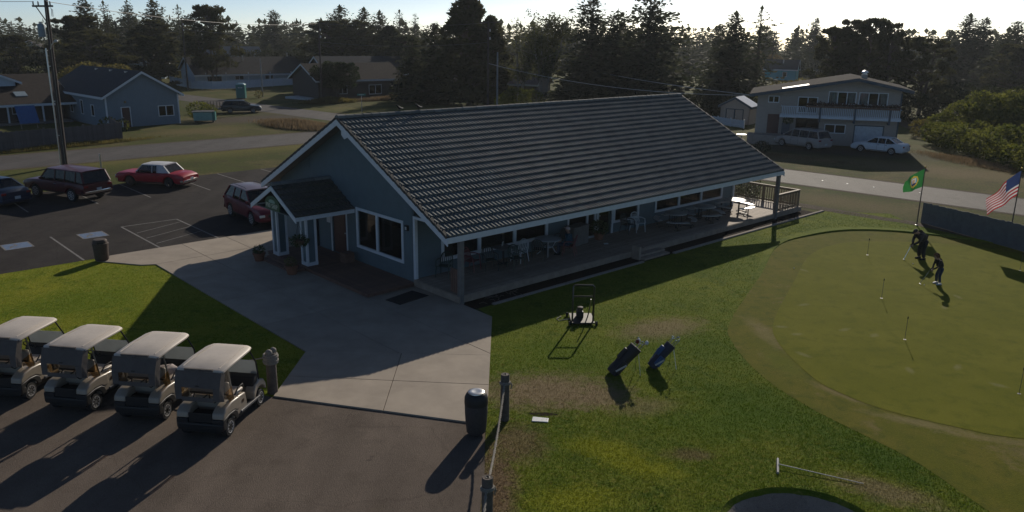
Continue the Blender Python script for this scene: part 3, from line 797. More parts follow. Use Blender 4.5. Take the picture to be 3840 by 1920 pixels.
# far railing
RU, RV0, RV1, RZ = 24.85, .10, 6.5, DZ+.98
tr = MB().bx(RU-.08,RU+.08,RV0-.08,RV1,RZ-.04,RZ).bx(22.3,RU-.081,RV0-.08,RV0+.08,RZ-.04,RZ).build('top_rail', m_rail, deck, bevel=.006)
MB().bx(RU-.02,RU+.02,RV0,RV1,DZ+.08,DZ+.16).bx(RU-.02,RU+.02,RV0,RV1,RZ-.14,RZ-.05).bx(22.3,RU-.03,RV0-.02,RV0+.02,DZ+.08,DZ+.16).bx(22.3,RU-.03,RV0-.02,RV0+.02,RZ-.14,RZ-.05).build('bottom_rail', m_rail, deck)
bal = MB().bx(-.02,.02,-.02,.02,DZ+.03,RZ-.042).mesh('baluster'); bal.materials.append(m_rail)
v_ = RV0+.14
while v_ < RV1:
    link_mesh('baluster', bal, None, deck, loc=(RU-.045, v_, 0)); v_ += .15
u_ = 22.42
while u_ < RU-.08:
    link_mesh('baluster', bal, None, deck, loc=(u_, RV0-.045, 0)); u_ += .15
for (a, b) in ((RU,RV0),(RU,2.3),(RU,4.5),(RU,RV1)): MB().bx(a-.05,a+.05,b-.05,b+.05,DZ-.2,RZ-.041).build('rail_post', m_rail, deck)
# ---------------------------------------------------------------- golf carts
m_tan = M('cart_tan_plastic', (.33,.28,.22), rough=.35, var=.06, vs=3, coat=.3)
m_roofp = M('cart_roof_plastic', (.58,.51,.43), rough=.45, var=.08, vs=3)
m_cloth = M('cart_cover_cloth', (.115,.10,.09), rough=.9, var=.12, vs=6, bump=.4, bs=14)
m_vinyl = glass('clear_vinyl', (.78,.78,.76), 1.6, .08)
m_amber = glass('amber_vinyl', (.80,.55,.28), 1.2, .12)
m_frost = M('frosted_windshield', (.45,.47,.47), rough=.25, var=.05, trans=.45)
m_seat = M('seat_vinyl', (.36,.31,.26), rough=.5, var=.08)
m_tyre = M('tyre_rubber', (.015,.015,.016), rough=.85, var=.2, bump=.3, bs=60)
m_rim = M('wheel_rim', (.50,.50,.50), rough=.4, metal=.3, var=.1)
m_chrome = M('chrome', (.75,.75,.76), rough=.12, metal=1.0, var=.03)
m_grey = M('grey_plastic', (.10,.10,.105), rough=.5, var=.1)

def wheel(parent, x, y, r, w, out, rimmat=None, spokes=8, name='wheel'):
    """tyre as the part, rim and hub as sub-parts; out = +1/-1 outer side"""
    t = MB().lathe([(r*.62,-w/2),(r*.93,-w/2),(r,-w*.33),(r,w*.33),(r*.93,w/2),(r*.62,w/2)], (x, y, r), 22, 'X').build(name, m_tyre, parent, smooth=True)
    f = MB().lathe([(.002,out*w*.50),(r*.20,out*w*.50),(r*.22,out*w*.40),(r*.52,out*w*.34),(r*.60,out*w*.53),(r*.66,out*w*.53),(r*.66,-out*w*.4)], (x, y, r), 22, 'X').build('rim', rimmat or m_rim, t, smooth=True)
    s = MB()
    for i in range(spokes):
        a = 2*math.pi*i/spokes
        s.bar((x+out*w*.42, y+math.sin(a)*r*.15, r+math.cos(a)*r*.15), (x+out*w*.48, y+math.sin(a)*r*.58, r+math.cos(a)*r*.58), r*.10, r*.09, up=(1,0,0))
    s.build('spokes', rimmat or m_rim, t)
    return t

def arch(cx, cz, r, n=7, a0=180, a1=0):
    return [(cx + r*math.cos(R(a0+(a1-a0)*i/(n-1))), cz + r*math.sin(R(a0+(a1-a0)*i/(n-1)))) for i in range(n)]

def make_cart():
    c = thing('golf_cart', 'x', 'golf cart')
    WR, YA = .23, .84
    MB().bx(-.50,.50,-1.12,1.05,.17,.30).build('chassis', m_black, c, bevel=.02)
    # rear wings with wheel arches
    for s in (-1, 1):
        x0, x1 = (.30,.61) if s > 0 else (-.61,-.30)
        MB().extr([(-1.18,.56),(-1.15,.70),(-.98,.80),(-.70,.84),(-.42,.82),(-.28,.80),(-.28,.50),(-.46,.50),(-.58,.575),(-.84,.60),(-1.05,.57)], x0, x1, 'X').build('rear_fender', m_tan, c, smooth=True, bevel=.03)
        MB().extr([(-1.19,.30),(-1.19,.55),(-1.05,.565),(-.84,.595),(-.58,.57),(-.46,.495),(-.40,.30)] + arch(-YA,.24,.29,9,12,165), x0+(.012 if s > 0 else 0), x1-(0 if s > 0 else .012), 'X').build('fender_flare', m_black, c, smooth=True, bevel=.02)
    MB().bx(-.60,.60,-1.20,-1.0,.26,.45).build('rear_bumper', m_black, c, bevel=.04)
    MB().bx(-.29,.29,-1.14,-.72,.30,.60).build('bag_well', m_black, c, bevel=.02)
    MB().bx(-.30,.30,-1.165,-1.142,.46,.70).build('bag_well_lip', m_black, c, bevel=.01)
    # seat pod with side panels and badge
    pod = MB().extr([(-.62,.33),(.05,.33),(.10,.45),(.04,.76),(-.30,.80),(-.62,.84)], -.585, .585, 'X').build('seat_pod', m_tan, c, smooth=True, bevel=.03)
    for s in (-1, 1):
        b = MB().lathe([(.001,.0),(.055,.0),(.055,.006),(.001,.006)], (0,0,0), 16, 'X').build('badge', M('dark_badge',(.05,.03,.02),rough=.3), pod, loc=(s*.586+(-.006 if s < 0 else 0),-.12,.60)); b.scale = (1,1.25,.85)
        MB().bar((s*.57,-.28,.36),(s*.57,.78,.30),.10,.07).build('rocker_panel', m_grey, c, bevel=.015)
    MB().bx(-.53,.53,.05,.95,.30,.325).build('floor_mat', m_black, c)
    MB().bx(-.53,.53,-.50,.06,.80,.90).build('seat', m_seat, c, smooth=True, bevel=.04)
    MB().box((0,-.60,1.12),(1.0,.10,.34),rx=-.12).build('seat_back', m_seat, c, smooth=True, bevel=.04)
    MB().box((0,-.70,.80),(.66,.05,.30),rx=-.05).build('bag_rest', m_tan, c, bevel=.02)
    MB().bar((-.5,-.66,1.0),(.5,-.66,1.0),.05).build('strap_bar', m_black, c, bevel=.01)
    for s in (-1, 1):
        MB().tube([(s*.02,-.70,.98),(s*.12,-.86,.90),(s*.25,-.88,.86),(s*.34,-.80,.92),(s*.36,-.70,1.0)], .017, 6).build('strap', m_black, c, smooth=True)
        MB().tube([(s*.56,-.46,.90),(s*.57,-.30,1.02),(s*.57,-.05,1.02),(s*.56,.02,.88)], .02, 7).build('hip_rail', m_black, c, smooth=True)
    # front cowl
    for s in (-1, 1):
        poly = [(.46,.33),(.46,.55),(.60,.70),(.85,.74),(1.05,.68),(1.17,.52),(1.19,.36)] + arch(YA,.25,.31,9,20,168)
        x0, x1 = (.34,.60) if s > 0 else (-.60,-.34)
        MB().extr(poly, x0, x1, 'X').build('front_fender', m_tan, c, smooth=True, bevel=.045)
    MB().extr([(.62,.32),(.74,.84),(.90,.90),(1.06,.78),(1.20,.55),(1.22,.34)], -.42, .42, 'X').build('front_cowl', m_tan, c, smooth=True, bevel=.05)
    d = MB().extr([(.55,.62),(.62,.88),(.80,.93),(.86,.84),(.74,.60)], -.55, .55, 'X').build('dashboard', m_black, c, smooth=True, bevel=.03)
    sw = MB().tube([(-.27+.17*math.cos(R(a)), .44+.10*math.sin(R(a)), 1.0-.12*math.sin(R(a))) for a in range(0,361,24)], .014, 6, caps=False).build('steering_wheel', m_black, c, smooth=True)
    MB().tube([(-.27,.44,1.0),(-.27,.72,.72)], .018, 6).build('steering_column', m_black, sw)
    # roof, struts, windshield
    def rsec(y, w, z, cr):
        return [(-w,y,z-.05),(-w,y,z-.005),(-w+.06,y,z+.03),(-w*.5,y,z+.03+cr),(0,y,z+.03+cr*1.2),(w*.5,y,z+.03+cr),(w-.06,y,z+.03),(w,y,z-.005),(w,y,z-.05),(0,y,z-.045)]
    rf = MB().rings([rsec(-1.02,.54,1.735,.0),rsec(-.96,.60,1.75,.012),rsec(-.3,.615,1.765,.02),(rsec(.40,.60,1.755,.016)),rsec(.62,.54,1.735,.01),rsec(.70,.44,1.715,.0)]).build('roof', m_roofp, c, smooth=True, bevel=.008)
    for s in (-1, 1):
        MB().tube([(s*.46,-.9,1.79),(s*.47,-.2,1.808),(s*.42,.45,1.795)], .012, 6).build('roof_rib', m_roofp, rf, smooth=True)
    MB().bx(-.36,.36,-1.05,-1.0,1.745,1.80).bx(-.05,.05,-1.075,-1.05,1.745,1.785).build('roof_number_strip', m_cloth, rf)
    for s in (-1, 1):
        MB().tube([(s*.56,-.52,.78),(s*.575,-.66,1.35),(s*.55,-.70,1.73)], .021, 7).build('rear_strut', M('strut_tan',(.42,.36,.28),rough=.4), c, smooth=True)
        MB().tube([(s*.55,.88,.72),(s*.555,.78,1.25),(s*.50,.55,1.71)], .020, 7).build('front_strut', m_black, c, smooth=True)
    MB().add([(-.53,.86,.86),(.53,.86,.86),(.53,.765,1.30),(-.53,.765,1.30),(-.53,.848,.86),(.53,.848,.86),(.53,.753,1.30),(-.53,.753,1.30)],[(0,1,2,3),(7,6,5,4),(0,4,5,1),(1,5,6,2),(2,6,7,3),(3,7,4,0)]).build('windshield', m_frost, c)
    # rear bag cover: cloth hood with a clear window
    k = MB()
    k.add([(-.58,-1.03,1.73),(.58,-1.03,1.73),(.57,-1.16,1.36),(-.57,-1.16,1.36)], [(0,1,2,3)])
    k.add([(-.57,-1.16,1.36),(-.40,-1.165,1.36),(-.40,-1.18,1.06),(-.56,-1.17,1.04)], [(0,1,2,3)])
    k.add([(.40,-1.165,1.36),(.57,-1.16,1.36),(.56,-1.17,1.04),(.40,-1.18,1.06)], [(0,1,2,3)])
    k.add([(-.40,-1.18,1.13),(.40,-1.18,1.13),(.40,-1.185,1.02),(-.40,-1.185,1.02)], [(0,1,2,3)])
    for s in (-1, 1):
        k.add([(s*.58,-1.03,1.73),(s*.57,-1.16,1.36),(s*.585,-.98,1.30),(s*.59,-.86,1.72)], [(0,1,2,3)])
        k.add([(s*.57,-1.16,1.36),(s*.56,-1.17,1.04),(s*.585,-1.02,.98),(s*.585,-.98,1.30)], [(0,1,2,3)])
    hood = k.build('bag_cover', m_cloth, c, fix=False)
    sm = hood.modifiers.new('solid', 'SOLIDIFY'); sm.thickness = .012
    MB().quad((-.40,-1.166,1.355),(.40,-1.166,1.355),(.40,-1.182,1.135),(-.40,-1.182,1.135)).build('clear_window', m_vinyl, hood, fix=False)
    MB().bx(-.05,.05,-1.172,-1.160,1.40,1.425).build('cover_tab', m_black, hood)
    for s in (-1, 1):
        MB().quad((s*.588,-.86,1.70),(s*.588,-.66,1.70),(s*.59,-.60,.98),(s*.588,-.99,1.0)).build('side_vinyl', m_vinyl, hood, fix=False)
        MB().quad((s*.592,-.97,1.18),(s*.592,-.62,1.22),(s*.592,-.56,.86),(s*.592,-.80,.86)).build('side_flap', m_amber, hood, fix=False)
    for s in (-1, 1):
        for y in (-YA, YA): wheel(c, s*.49, y, WR, .20, s)
    return c

cart = make_cart()
hd = R(-7.8)
fwd = Vector((math.sin(R(7.8)), math.cos(R(7.8)))); rgt = Vector((fwd.y, -fwd.x))
CL = ['leftmost golf cart, cut off by the frame edge, mown lawn behind it', 'second golf cart from the left in the parked row', 'golf cart third from left with crumpled bag on its seat', 'rightmost golf cart, beside the rope-wrapped post and concrete walk']
for i, (x, y) in enumerate(((-12.87,19.59),(-10.78,19.01),(-8.78,18.56),(-6.86,17.74))):
    p = Vector((x, y)) - rgt*.56 + fwd*.84
    o = cart if i == 0 else copy_tree(cart)
    o.location = (p.x, p.y, .004); o.rotation_euler = (0, 0, hd + (R(2.2), R(-.8), R(1.2), 0)[i])
    tag(o, CL[i], 'golf cart', 'golf carts parked in a row')
    if i == 2:
        q = p + rgt*.3 - fwd*.2
        bm_ = MB(); rr = random.Random(4); rgs = []
        for a in range(6):
            rad = (.05,.17,.2,.19,.15,.04)[a]; rgs.append([((-.28+.11*a), rad*math.cos(t*math.pi/5)*(1+rr.uniform(-.2,.2)), .16+rad*.75*math.sin(t*math.pi/5)*(1+rr.uniform(-.2,.2))) for t in range(10)])
        bag = bm_.rings(rgs).build('carry_bag', M('pale_bag_cloth',(.40,.34,.32),rough=.8,var=.3,vs=14), smooth=True, loc=(q.x, q.y, .90), rz=.5); tag(bag, 'crumpled pale bag on the third golf cart seat', 'bag')

# ---------------------------------------------------------------- cars
def lerp(tab, y):
    if y <= tab[0][0]: return tab[0][1]
    for (a, p), (b, q) in zip(tab, tab[1:]):
        if y <= b: return p + (q-p)*(y-a)/(b-a)
    return tab[-1][1]
m_cglass = glass('car_glass', (.12,.15,.155), .8)
m_int = M('car_interior', (.03,.028,.027), rough=.8)
m_red_l = M('tail_lamp', (.22,.008,.008), rough=.2, var=.05)
m_head = M('head_lamp', (.6,.62,.62), rough=.1, var=.02)
m_plate = M('number_plate', (.42,.47,.50), rough=.5)

def car(name, label, cat, loc, rz, L, W_, top, wid, sill, wheels, r, cabin, paint, roofm=None, trim=None, bump='paint', group=None, rimm=None, plate=True, rails=False, glassm=None, soft=False, pillars=(), lip=0.0):
    c = thing(name, label, cat, loc, rz, group)
    hw = W_/2
    N = 46
    rgs = []
    for i in range(N+1):
        y = -L/2 + L*i/N
        zt, w, zl = lerp(top, y), hw*lerp(wid, y), sill
        for wy in wheels:
            d_ = abs(y-wy)
            if d_ < r*1.2: zl = max(zl, r*.95 + math.sqrt(max(0, (r*1.2)**2-d_*d_))*.98 - r*.05)
        e = min(1, (min(y+L/2, L/2-y))/.10)
        if e < 1: zl += (1-e)*.12; zt -= (1-e)*.05
        h = zt-zl
        rgs.append([(-w*.90,y,zl),(-w*.985,y,zl+h*.10),(-w,y,zl+h*.45),(-w*.985,y,zl+h*.70),(-w*.94,y,zl+h*.92),(-w*.80,y,zt),(0,y,zt+.025),(w*.80,y,zt),(w*.94,y,zl+h*.92),(w*.985,y,zl+h*.70),(w,y,zl+h*.45),(w*.985,y,zl+h*.10),(w*.90,y,zl)])
    body = MB().rings(rgs).build('body', paint, c, smooth=True)
    MB().bx(-hw*.82,hw*.82,-L/2+.12,L/2-.12,sill-.04,sill+.30).build('underbody', m_black, c)
    bf, tf, tr_, br, zb, zr, wb, wt = cabin       # base front, top front, top rear, base rear, belt z, roof z, half widths
    zbf, zbr = lerp(top, bf)-.0, lerp(top, br)-.0
    g = glassm or m_cglass
    A = lambda s: (s*wb, bf, zb-.0); B = lambda s: (s*wt, tf, zr-.05); C_ = lambda s: (s*wt, tr_, zr-.05); D = lambda s: (s*wb, br, zb-.0)
    MB().bx(-wb+.03,wb-.03,br+.12,bf-.15,zb-.02,zb+.012).build('cabin_floor', m_int, c)
    seats = MB()
    for sy in (.35, -.55) if (bf-br) > 2 else (.2,):
        for sx in (-1, 1): seats.box((sx*wb*.5, (bf+br)/2+sy, zb+.17), (wb*.62,.14,.46), rx=-.15)
    seats.build('seats', m_int, c, bevel=.03)
    ws = MB().quad(A(-1),A(1),B(1),B(-1)).build('windshield', g, c, fix=False)
    rw = MB().quad(D(1),D(-1),C_(-1),C_(1)).build('rear_window', g, c, fix=False)
    pm_ = paint if not soft else roofm
    ys = sorted(pillars)
    def side(y, t):  # point on side plane, t 0 belt..1 roof
        return None
    for s in (-1, 1):
        def SP(y, t):
            ya = bf + (tf-bf)*t; yb = br + (tr_-br)*t
            yy = min(max(y, yb), ya); return (s*(wb+(wt-wb)*t)+s*.002, yy, zb+(zr-.05-zb)*t)
        cuts = [br] + ys + [bf]
        for a, b in zip(cuts, cuts[1:]):
            if soft and b <= soft: continue
            P = [SP(a,.03), SP(b,.03), SP(b,.96), SP(a,.96)]
            MB().quad(*P).build('side_window', g, c, fix=False)
        MB().bar(A(s), B(s), .06, .05).build('pillar', pm_, c); MB().bar(D(s), C_(s), .10, .06).build('pillar', pm_, c)
        for y in ys: MB().bar(SP(y,0), SP(y,1), .07, .04, up=(0,1,0)).build('pillar', pm_, c)
        if soft:
            MB().add([SP(br,0),SP(soft,0),SP(soft,1),SP(br,1)],[(0,1,2,3)]).build('soft_top_side', roofm, c, fix=False)
        MB().box((s*(wb+.09), bf-.18, zb+.08),(.16,.09,.11)).build('mirror', paint if not soft else m_chrome, c, bevel=.02)
        for y in ([ys[-1]-.12, ys[0]-.12] if len(ys) > 1 else [((bf+br)/2)-.25]): MB().bx(s*hw-.02*s-.015,s*hw-.02*s+.015,y-.08,y+.08,zb-.16,zb-.13).build('door_handle', trim or m_chrome, c)
        for y in ys: MB().box((s*(hw*1.0-.004),y,(sill+zb)/2+.05),(.008,.012,(zb-sill)*.78)).build('door_seam', m_black, c)
        MB().box((s*(hw*.99),(wheels[0]+wheels[1])/2,sill+.07),(.02,abs(wheels[1]-wheels[0])-r*2.6,.05)).build('sill_trim', trim or m_black, c)
    # roof panel, gently crowned
    rr = []
    for q in range(5):
        y = tr_-.06 + (tf+.05-(tr_-.06))*q/4; cr = (.0,.03,.04,.03,.0)[q]
        rr.append([(-wt-.02,y,zr-.07),(-wt,y,zr-.03+cr*.5),(-wt*.6,y,zr+cr),(0,y,zr+cr*1.25),(wt*.6,y,zr+cr),(wt,y,zr-.03+cr*.5),(wt+.02,y,zr-.07)])
    MB().rings(rr).build('roof', roofm or paint, c, smooth=True)
    if rails:
        for s in (-1, 1): MB().tube([(s*wt*.9,tr_+.1,zr+.02),(s*wt*.9,tr_+.25,zr+.08),(s*wt*.9,tf-.3,zr+.08),(s*wt*.9,tf-.15,zr+.02)], .018, 6).build('roof_rail', m_grey, c)
    for yy, s_ in ((L/2, 1), (-L/2, -1)):
        mt = m_chrome if bump == 'chrome' else (paint if bump == 'paint' else m_grey)
        zb_ = sill+.16
        rg = []
        for x in (-hw*.98,-hw*.93,-hw*.5,0,hw*.5,hw*.93,hw*.98):
            y = yy + s_*(.05 if abs(x) < hw*.9 else (-.02 if abs(x) < hw*.95 else -.14))
            rg.append([(x,y-s_*.06,zb_-.09),(x,y,zb_-.07),(x,y+s_*.015,zb_),(x,y,zb_+.07),(x,y-s_*.06,zb_+.09)])
        MB().rings(rg).build('bumper', mt, c, smooth=True)
        zl_ = lerp(top, yy-s_*.1)
        for s in (-1, 1):
            MB().box((s*hw*.78, yy-s_*.015, zl_-.17),(hw*.30,.06,.13)).build('headlight' if s_ > 0 else 'tail_light', m_head if s_ > 0 else m_red_l, c, bevel=.02)
    if plate: MB().box((0,-L/2-.075,sill+.30),(.32,.012,.16)).build('number_plate', m_plate, c)
    MB().box((0,L/2+.005,sill+.32),(hw*.9,.03,.12)).build('grille', m_black, c, bevel=.01)
    for wy in wheels:
        for s in (-1, 1): wheel(c, s*(hw-.12), wy, r, .21, s, rimm)
    return c

def paint(name, col, rough=.4, var=.04, coat=.25): return M(name, col, rough=rough, var=var, vs=2, coat=coat, spec=.35)
m_softtop = M('white_soft_top', (.55,.56,.58), rough=.6, var=.06, vs=3, bump=.1)
# 1960s red convertible, white top up
cdir = Vector((-24.07+21.55, 49.95-49.46)); crz = math.atan2(cdir.y, cdir.x) - math.pi/2
cc = (Vector((-24.07,49.95))+Vector((-21.55,49.46)))/2
side_n = Vector((-math.sin(crz+math.pi/2), math.cos(crz+math.pi/2)))
cc2 = cc + Vector((cdir.y, -cdir.x)).normalized()*.70
car('convertible', 'old red convertible with its white soft top up', 'car', (cc2.x, cc2.y, .004), crz, 4.75, 1.80,
    [(-2.38,.76),(-2.0,.90),(-1.2,.93),(-.8,.90),(.9,.88),(1.6,.88),(2.2,.85),(2.38,.76)], [(-2.38,.93),(-1.9,1.0),(1.8,1.0),(2.38,.93)], .26, (-1.36,1.36), .33,
    (.95,.50,-.95,-1.40,.90,1.42,.76,.66), paint('classic_red',(.36,.008,.022)), roofm=m_softtop, trim=m_chrome, bump='chrome', rimm=m_chrome, soft=-.55, pillars=(-.55,-.2))
# dark red canopy pickup
sdir = Vector((-.66,.72))
sp = (Vector((-25.26,44.88))+Vector((-24.36,46.10)))/2
hdg = Vector((-.90,.43)).normalized()
sc2 = sp + hdg*1.45 + Vector((0,.1))
car('canopy_pickup', 'dark red pickup with matching canopy, parked behind the blue sedan', 'pickup', (sc2.x, sc2.y, .004), math.atan2(hdg.y, hdg.x)-math.pi/2, 5.3, 1.95,
    [(-2.65,1.08),(-2.5,1.12),(.9,1.14),(1.2,1.12),(2.2,1.05),(2.65,.95)], [(-2.65,.97),(-2.3,1.0),(2.2,1.0),(2.65,.93)], .45, (-1.55,1.55), .39,
    (1.15,.55,-2.35,-2.60,1.12,1.80,.86,.74), paint('maroon_paint',(.075,.008,.012)), bump='chrome', glassm=glass('tinted_glass',(.03,.04,.04),.6), pillars=(-1.9,-1.0,-.15), rails=False)
bs = Vector((-29.6,43.6))
hdg = Vector((-.88,.47)).normalized(); bsc = Vector((-28.43,43.39)) + hdg*1.3 + Vector((hdg.y,-hdg.x))*-.0 + Vector((.55,.95))*.75
car('blue_sedan', 'dark blue sedan cut off at the left frame edge', 'car', (bsc.x-.3, bsc.y-.2, .004), math.atan2(hdg.y, hdg.x)-math.pi/2, 4.6, 1.76,
    [(-2.3,.86),(-2.1,.98),(-1.5,1.0),(-1.2,.95),(1.0,.92),(2.0,.80),(2.3,.66)], [(-2.3,.90),(-1.8,1.0),(1.7,1.0),(2.3,.88)], .22, (-1.32,1.34), .31,
    (1.05,.30,-.95,-1.75,.94,1.42,.78,.60), paint('deep_blue_paint',(.006,.022,.055)), pillars=(-.7,-.05))
# maroon crossover by the porch
a_, b_ = Vector((-14.83,41.74)), Vector((-13.21,39.84))
hdg = (b_-a_).normalized(); mid = (a_+b_)/2 + Vector((-hdg.y, hdg.x))*.72
car('crossover', 'dark plum crossover parked nose-in beside the porch', 'car', (mid.x, mid.y, .004), math.atan2(hdg.y, hdg.x)-math.pi/2, 4.75, 1.88,
    [(-2.38,1.02),(-2.2,1.12),(-1.2,1.10),(1.0,1.04),(1.4,1.02),(2.1,.90),(2.38,.72)], [(-2.38,.90),(-1.9,1.0),(1.8,1.0),(2.38,.86)], .28, (-1.37,1.37), .36,
    (1.15,.35,-1.75,-2.15,1.06,1.66,.84,.66), paint('plum_paint',(.13,.012,.026)), rails=True, pillars=(-1.05,-.2), roofm=paint('plum_roof',(.12,.08,.09)))
# dark green wagon on the side street
p_ = Vector((-32.9,97.4))
hdg = Vector((.93,.30)).normalized()
car('station_wagon', 'dark green station wagon hitched to a cage trailer', 'car', (p_.x, p_.y+.3, .01), math.atan2(hdg.y, hdg.x)-math.pi/2, 4.6, 1.74,
    [(-2.3,.92),(-2.1,.98),(-1.2,.97),(1.0,.92),(2.0,.82),(2.3,.66)], [(-2.3,.92),(-1.8,1.0),(1.7,1.0),(2.3,.88)], .26, (-1.30,1.32), .31,
    (1.05,.35,-1.75,-2.15,.95,1.47,.78,.62), paint('bottle_green_paint',(.010,.028,.035)), rails=True, bump='grey', pillars=(-1.1,-.25))
# silver minivan and white sedan at the two-storey house
a_, b_ = Vector((24.69,73.79)), Vector((26.41,70.92))
hdg = (a_-b_).normalized(); mid = (a_+b_)/2 + Vector((hdg.y, -hdg.x))*.72
car('minivan', 'silver minivan parked in front of the two-storey house', 'van', (mid.x, mid.y, .004), math.atan2(hdg.y, hdg.x)-math.pi/2, 5.0, 1.92,
    [(-2.5,1.05),(-2.3,1.12),(.9,1.05),(1.3,1.02),(2.2,.86),(2.5,.68)], [(-2.5,.93),(-2.1,1.0),(1.9,1.0),(2.5,.86)], .26, (-1.5,1.52), .34,
    (1.55,.55,-2.10,-2.42,1.06,1.72,.86,.70), paint('silver_paint',(.33,.30,.28)), rails=True, bump='paint', pillars=(-1.25,-.25,.55), trim=m_grey)
a_, b_ = Vector((30.64,70.51)), Vector((32.44,68.68))
hdg = (a_-b_).normalized(); mid = (a_+b_)/2 + Vector((hdg.y, -hdg.x))*.70
car('white_sedan', 'white sedan parked at the white garage door', 'car', (mid.x, mid.y, .004), math.atan2(hdg.y, hdg.x)-math.pi/2, 4.5, 1.72,
    [(-2.25,.82),(-2.1,.96),(-1.4,.98),(-1.1,.92),(.95,.90),(2.0,.78),(2.25,.62)], [(-2.25,.90),(-1.8,1.0),(1.7,1.0),(2.25,.88)], .23, (-1.30,1.32), .30,
    (1.00,.25,-.95,-1.70,.92,1.40,.76,.59), paint('white_car_paint',(.60,.64,.68)), pillars=(-.70,-.05))
# cage trailer
t = thing('cage_trailer', 'low wire cage trailer behind the green wagon', 'trailer', (-36.2,96.6,.01), math.atan2(.30,.93))
MB().bx(-1.4,1.4,-.8,.8,.42,.50).build('bed', m_black, t)
cg = MB()
for x in np.linspace(-1.4,1.4,9): cg.bar((x,-.8,.5),(x,-.8,1.35),.04); cg.bar((x,.8,.5),(x,.8,1.35),.04)
for z in (.75,1.05,1.35):
    for y in (-.8,.8): cg.bar((-1.4,y,z),(1.4,y,z),.04)
    for x in (-1.4,1.4): cg.bar((x,-.8,z),(x,.8,z),.04)
cg.build('cage', M('rusty_mesh',(.05,.035,.03),rough=.8), t)
MB().bar((1.4,0,.45),(2.3,0,.42),.08).build('tow_bar', m_black, t)
for s in (-1,1): wheel(t, s*0, 0, .28, .16, 1) if False else None
for s in (-1,1): MB().lathe([(.12,-.08),(.28,-.08),(.28,.08),(.12,.08)], (0,s*.9,.28), 14, 'Y').build('wheel', m_tyre, t)
# ---------------------------------------------------------------- bins, posts, rope
m_bin = M('dark_pebble_bin', (.045,.042,.042), rough=.7, var=.3, vs=20, bump=.6, bs=60)
m_binbr = M('brown_bin', (.065,.045,.036), rough=.7, var=.25, vs=12, bump=.5, bs=50)
m_post = M('weathered_post', (.11,.09,.075), rough=.9, var=.3, vs=5, bump=.8, bs=22)
m_rope = M('grey_rope', (.23,.21,.18), rough=.9, var=.3, vs=30)
b = thing('litter_bin', 'tall dark litter bin with silver domed lid at the walk corner', 'bin', (-.83,17.98,.045))
MB().lathe([(.19,0),(.24,.05),(.265,.3),(.28,.55),(.285,.78),(.27,.80)], n=24).build('barrel', m_bin, b, smooth=True)
MB().lathe([(.29,.785),(.292,.84),(.285,.97),(.24,1.06),(.20,1.09)], n=24).build('hood', m_black, b, smooth=True)
MB().lathe([(.205,1.088),(.20,1.11),(.16,1.125),(.09,1.115),(.001,1.11)], n=24).build('lid', m_metal, b, smooth=True)
b = thing('litter_bin', 'brown litter bin where the left lawn meets the car park', 'bin', (-17.52,32.85,.045), .5)
MB().lathe([(.24,0),(.28,.06),(.29,.4),(.31,.62),(.31,.72),(.28,.74),(.28,.86),(.24,.92),(.001,.93)], n=22).build('barrel', m_binbr, b, smooth=True)
MB().lathe([(.315,.70),(.325,.71),(.325,.75),(.315,.76)], n=22).build('rim', m_binbr, b, smooth=True)
MB().bx(-.12,.12,-.292,-.275,.76,.84).build('opening', m_black, b)
for k, (x, y, h, lab) in enumerate(((-.13,18.75,1.28,'round timber post with knotted rope beside the litter bin'),(-.42,13.95,1.22,'round timber post at the bottom frame edge holding the rope'),(-6.52,20.17,1.18,'rope-wrapped timber post beside the rightmost golf cart'))):
    p = thing('rope_post', lab, 'post', (x, y, 0), .3*k)
    r = (.115,.115,.14)[k]
    MB().lathe([(r*1.03,0),(r,.3),(r*.98,h-.02),(r*.9,h),(r*.5,h-.004),(.001,h-.012)], n=14).build('post', m_post, p, smooth=True)
    if k < 2:
        MB().lathe([(r*.45,h-.03),(r*.45,h+.0),(r*.35,h+.004),(.001,h-.02)], n=10).build('hollow_top', m_black, p)
        kn = MB()
        for zz in (h-.22,h-.26): kn.tube([((r+.012)*math.cos(t*.52),(r+.012)*math.sin(t*.52),zz-.015*math.sin(t*.5)) for t in range(13)], .022, 6)
        kn.tube([(r+.03,0,h-.24),(r+.06,.02,h-.32),(r+.03,.03,h-.42)], .02, 6)
        kn.build('rope_knot', m_rope, p, smooth=True)
    else:
        kn = MB()
        for q in range(5): kn.tube([((r+.03+.02*(q%2))*math.cos(t*.52),(r+.03)*math.sin(t*.52),h-.05-.055*q) for t in range(13)], .034, 6)
        kn.ball((.1,.05,h+.03),.09); kn.ball((-.05,-.05,h+.02),.10); kn.ball((.12,-.06,h-.12),.07)
        kn.build('rope_coil', m_rope, p, smooth=True)
def rope(a, b_, sag, lab, r=.022, n=26):
    a, b_ = Vector(a), Vector(b_); mb = MB(); pts = []
    for i in range(n+1):
        t = i/n; p = a.lerp(b_, t); p.z -= sag*4*t*(1-t); pts.append(p)
    rr = [r*(1+.18*(1 if i % 2 else -1)) for i in range(n+1)]
    # two laid strands
    for ph in (0, math.pi):
        q = []
        for i, p in enumerate(pts):
            an = i*2.4+ph; q.append(p + Vector((math.cos(an)*r*.6, 0, math.sin(an)*r*.6)))
        mb.tube(q, r*.75, 6)
    o = mb.build('barrier_rope', m_rope, smooth=True); return tag(o, lab, 'rope')
rope((-.15,18.64,1.02), (-.42,14.07,.98), .22, 'thick grey rope slung between the two lawn edge posts', .026, 60)
rope((-.44,13.84,.95), (-.6,9.0,.95), .2, 'grey rope running out of the bottom of the picture', .026, 40)
rope((-6.6,20.2,1.05), (-9.8,21.0,.9), .25, 'thin grey rope from wrapped post behind the carts', .018, 30)

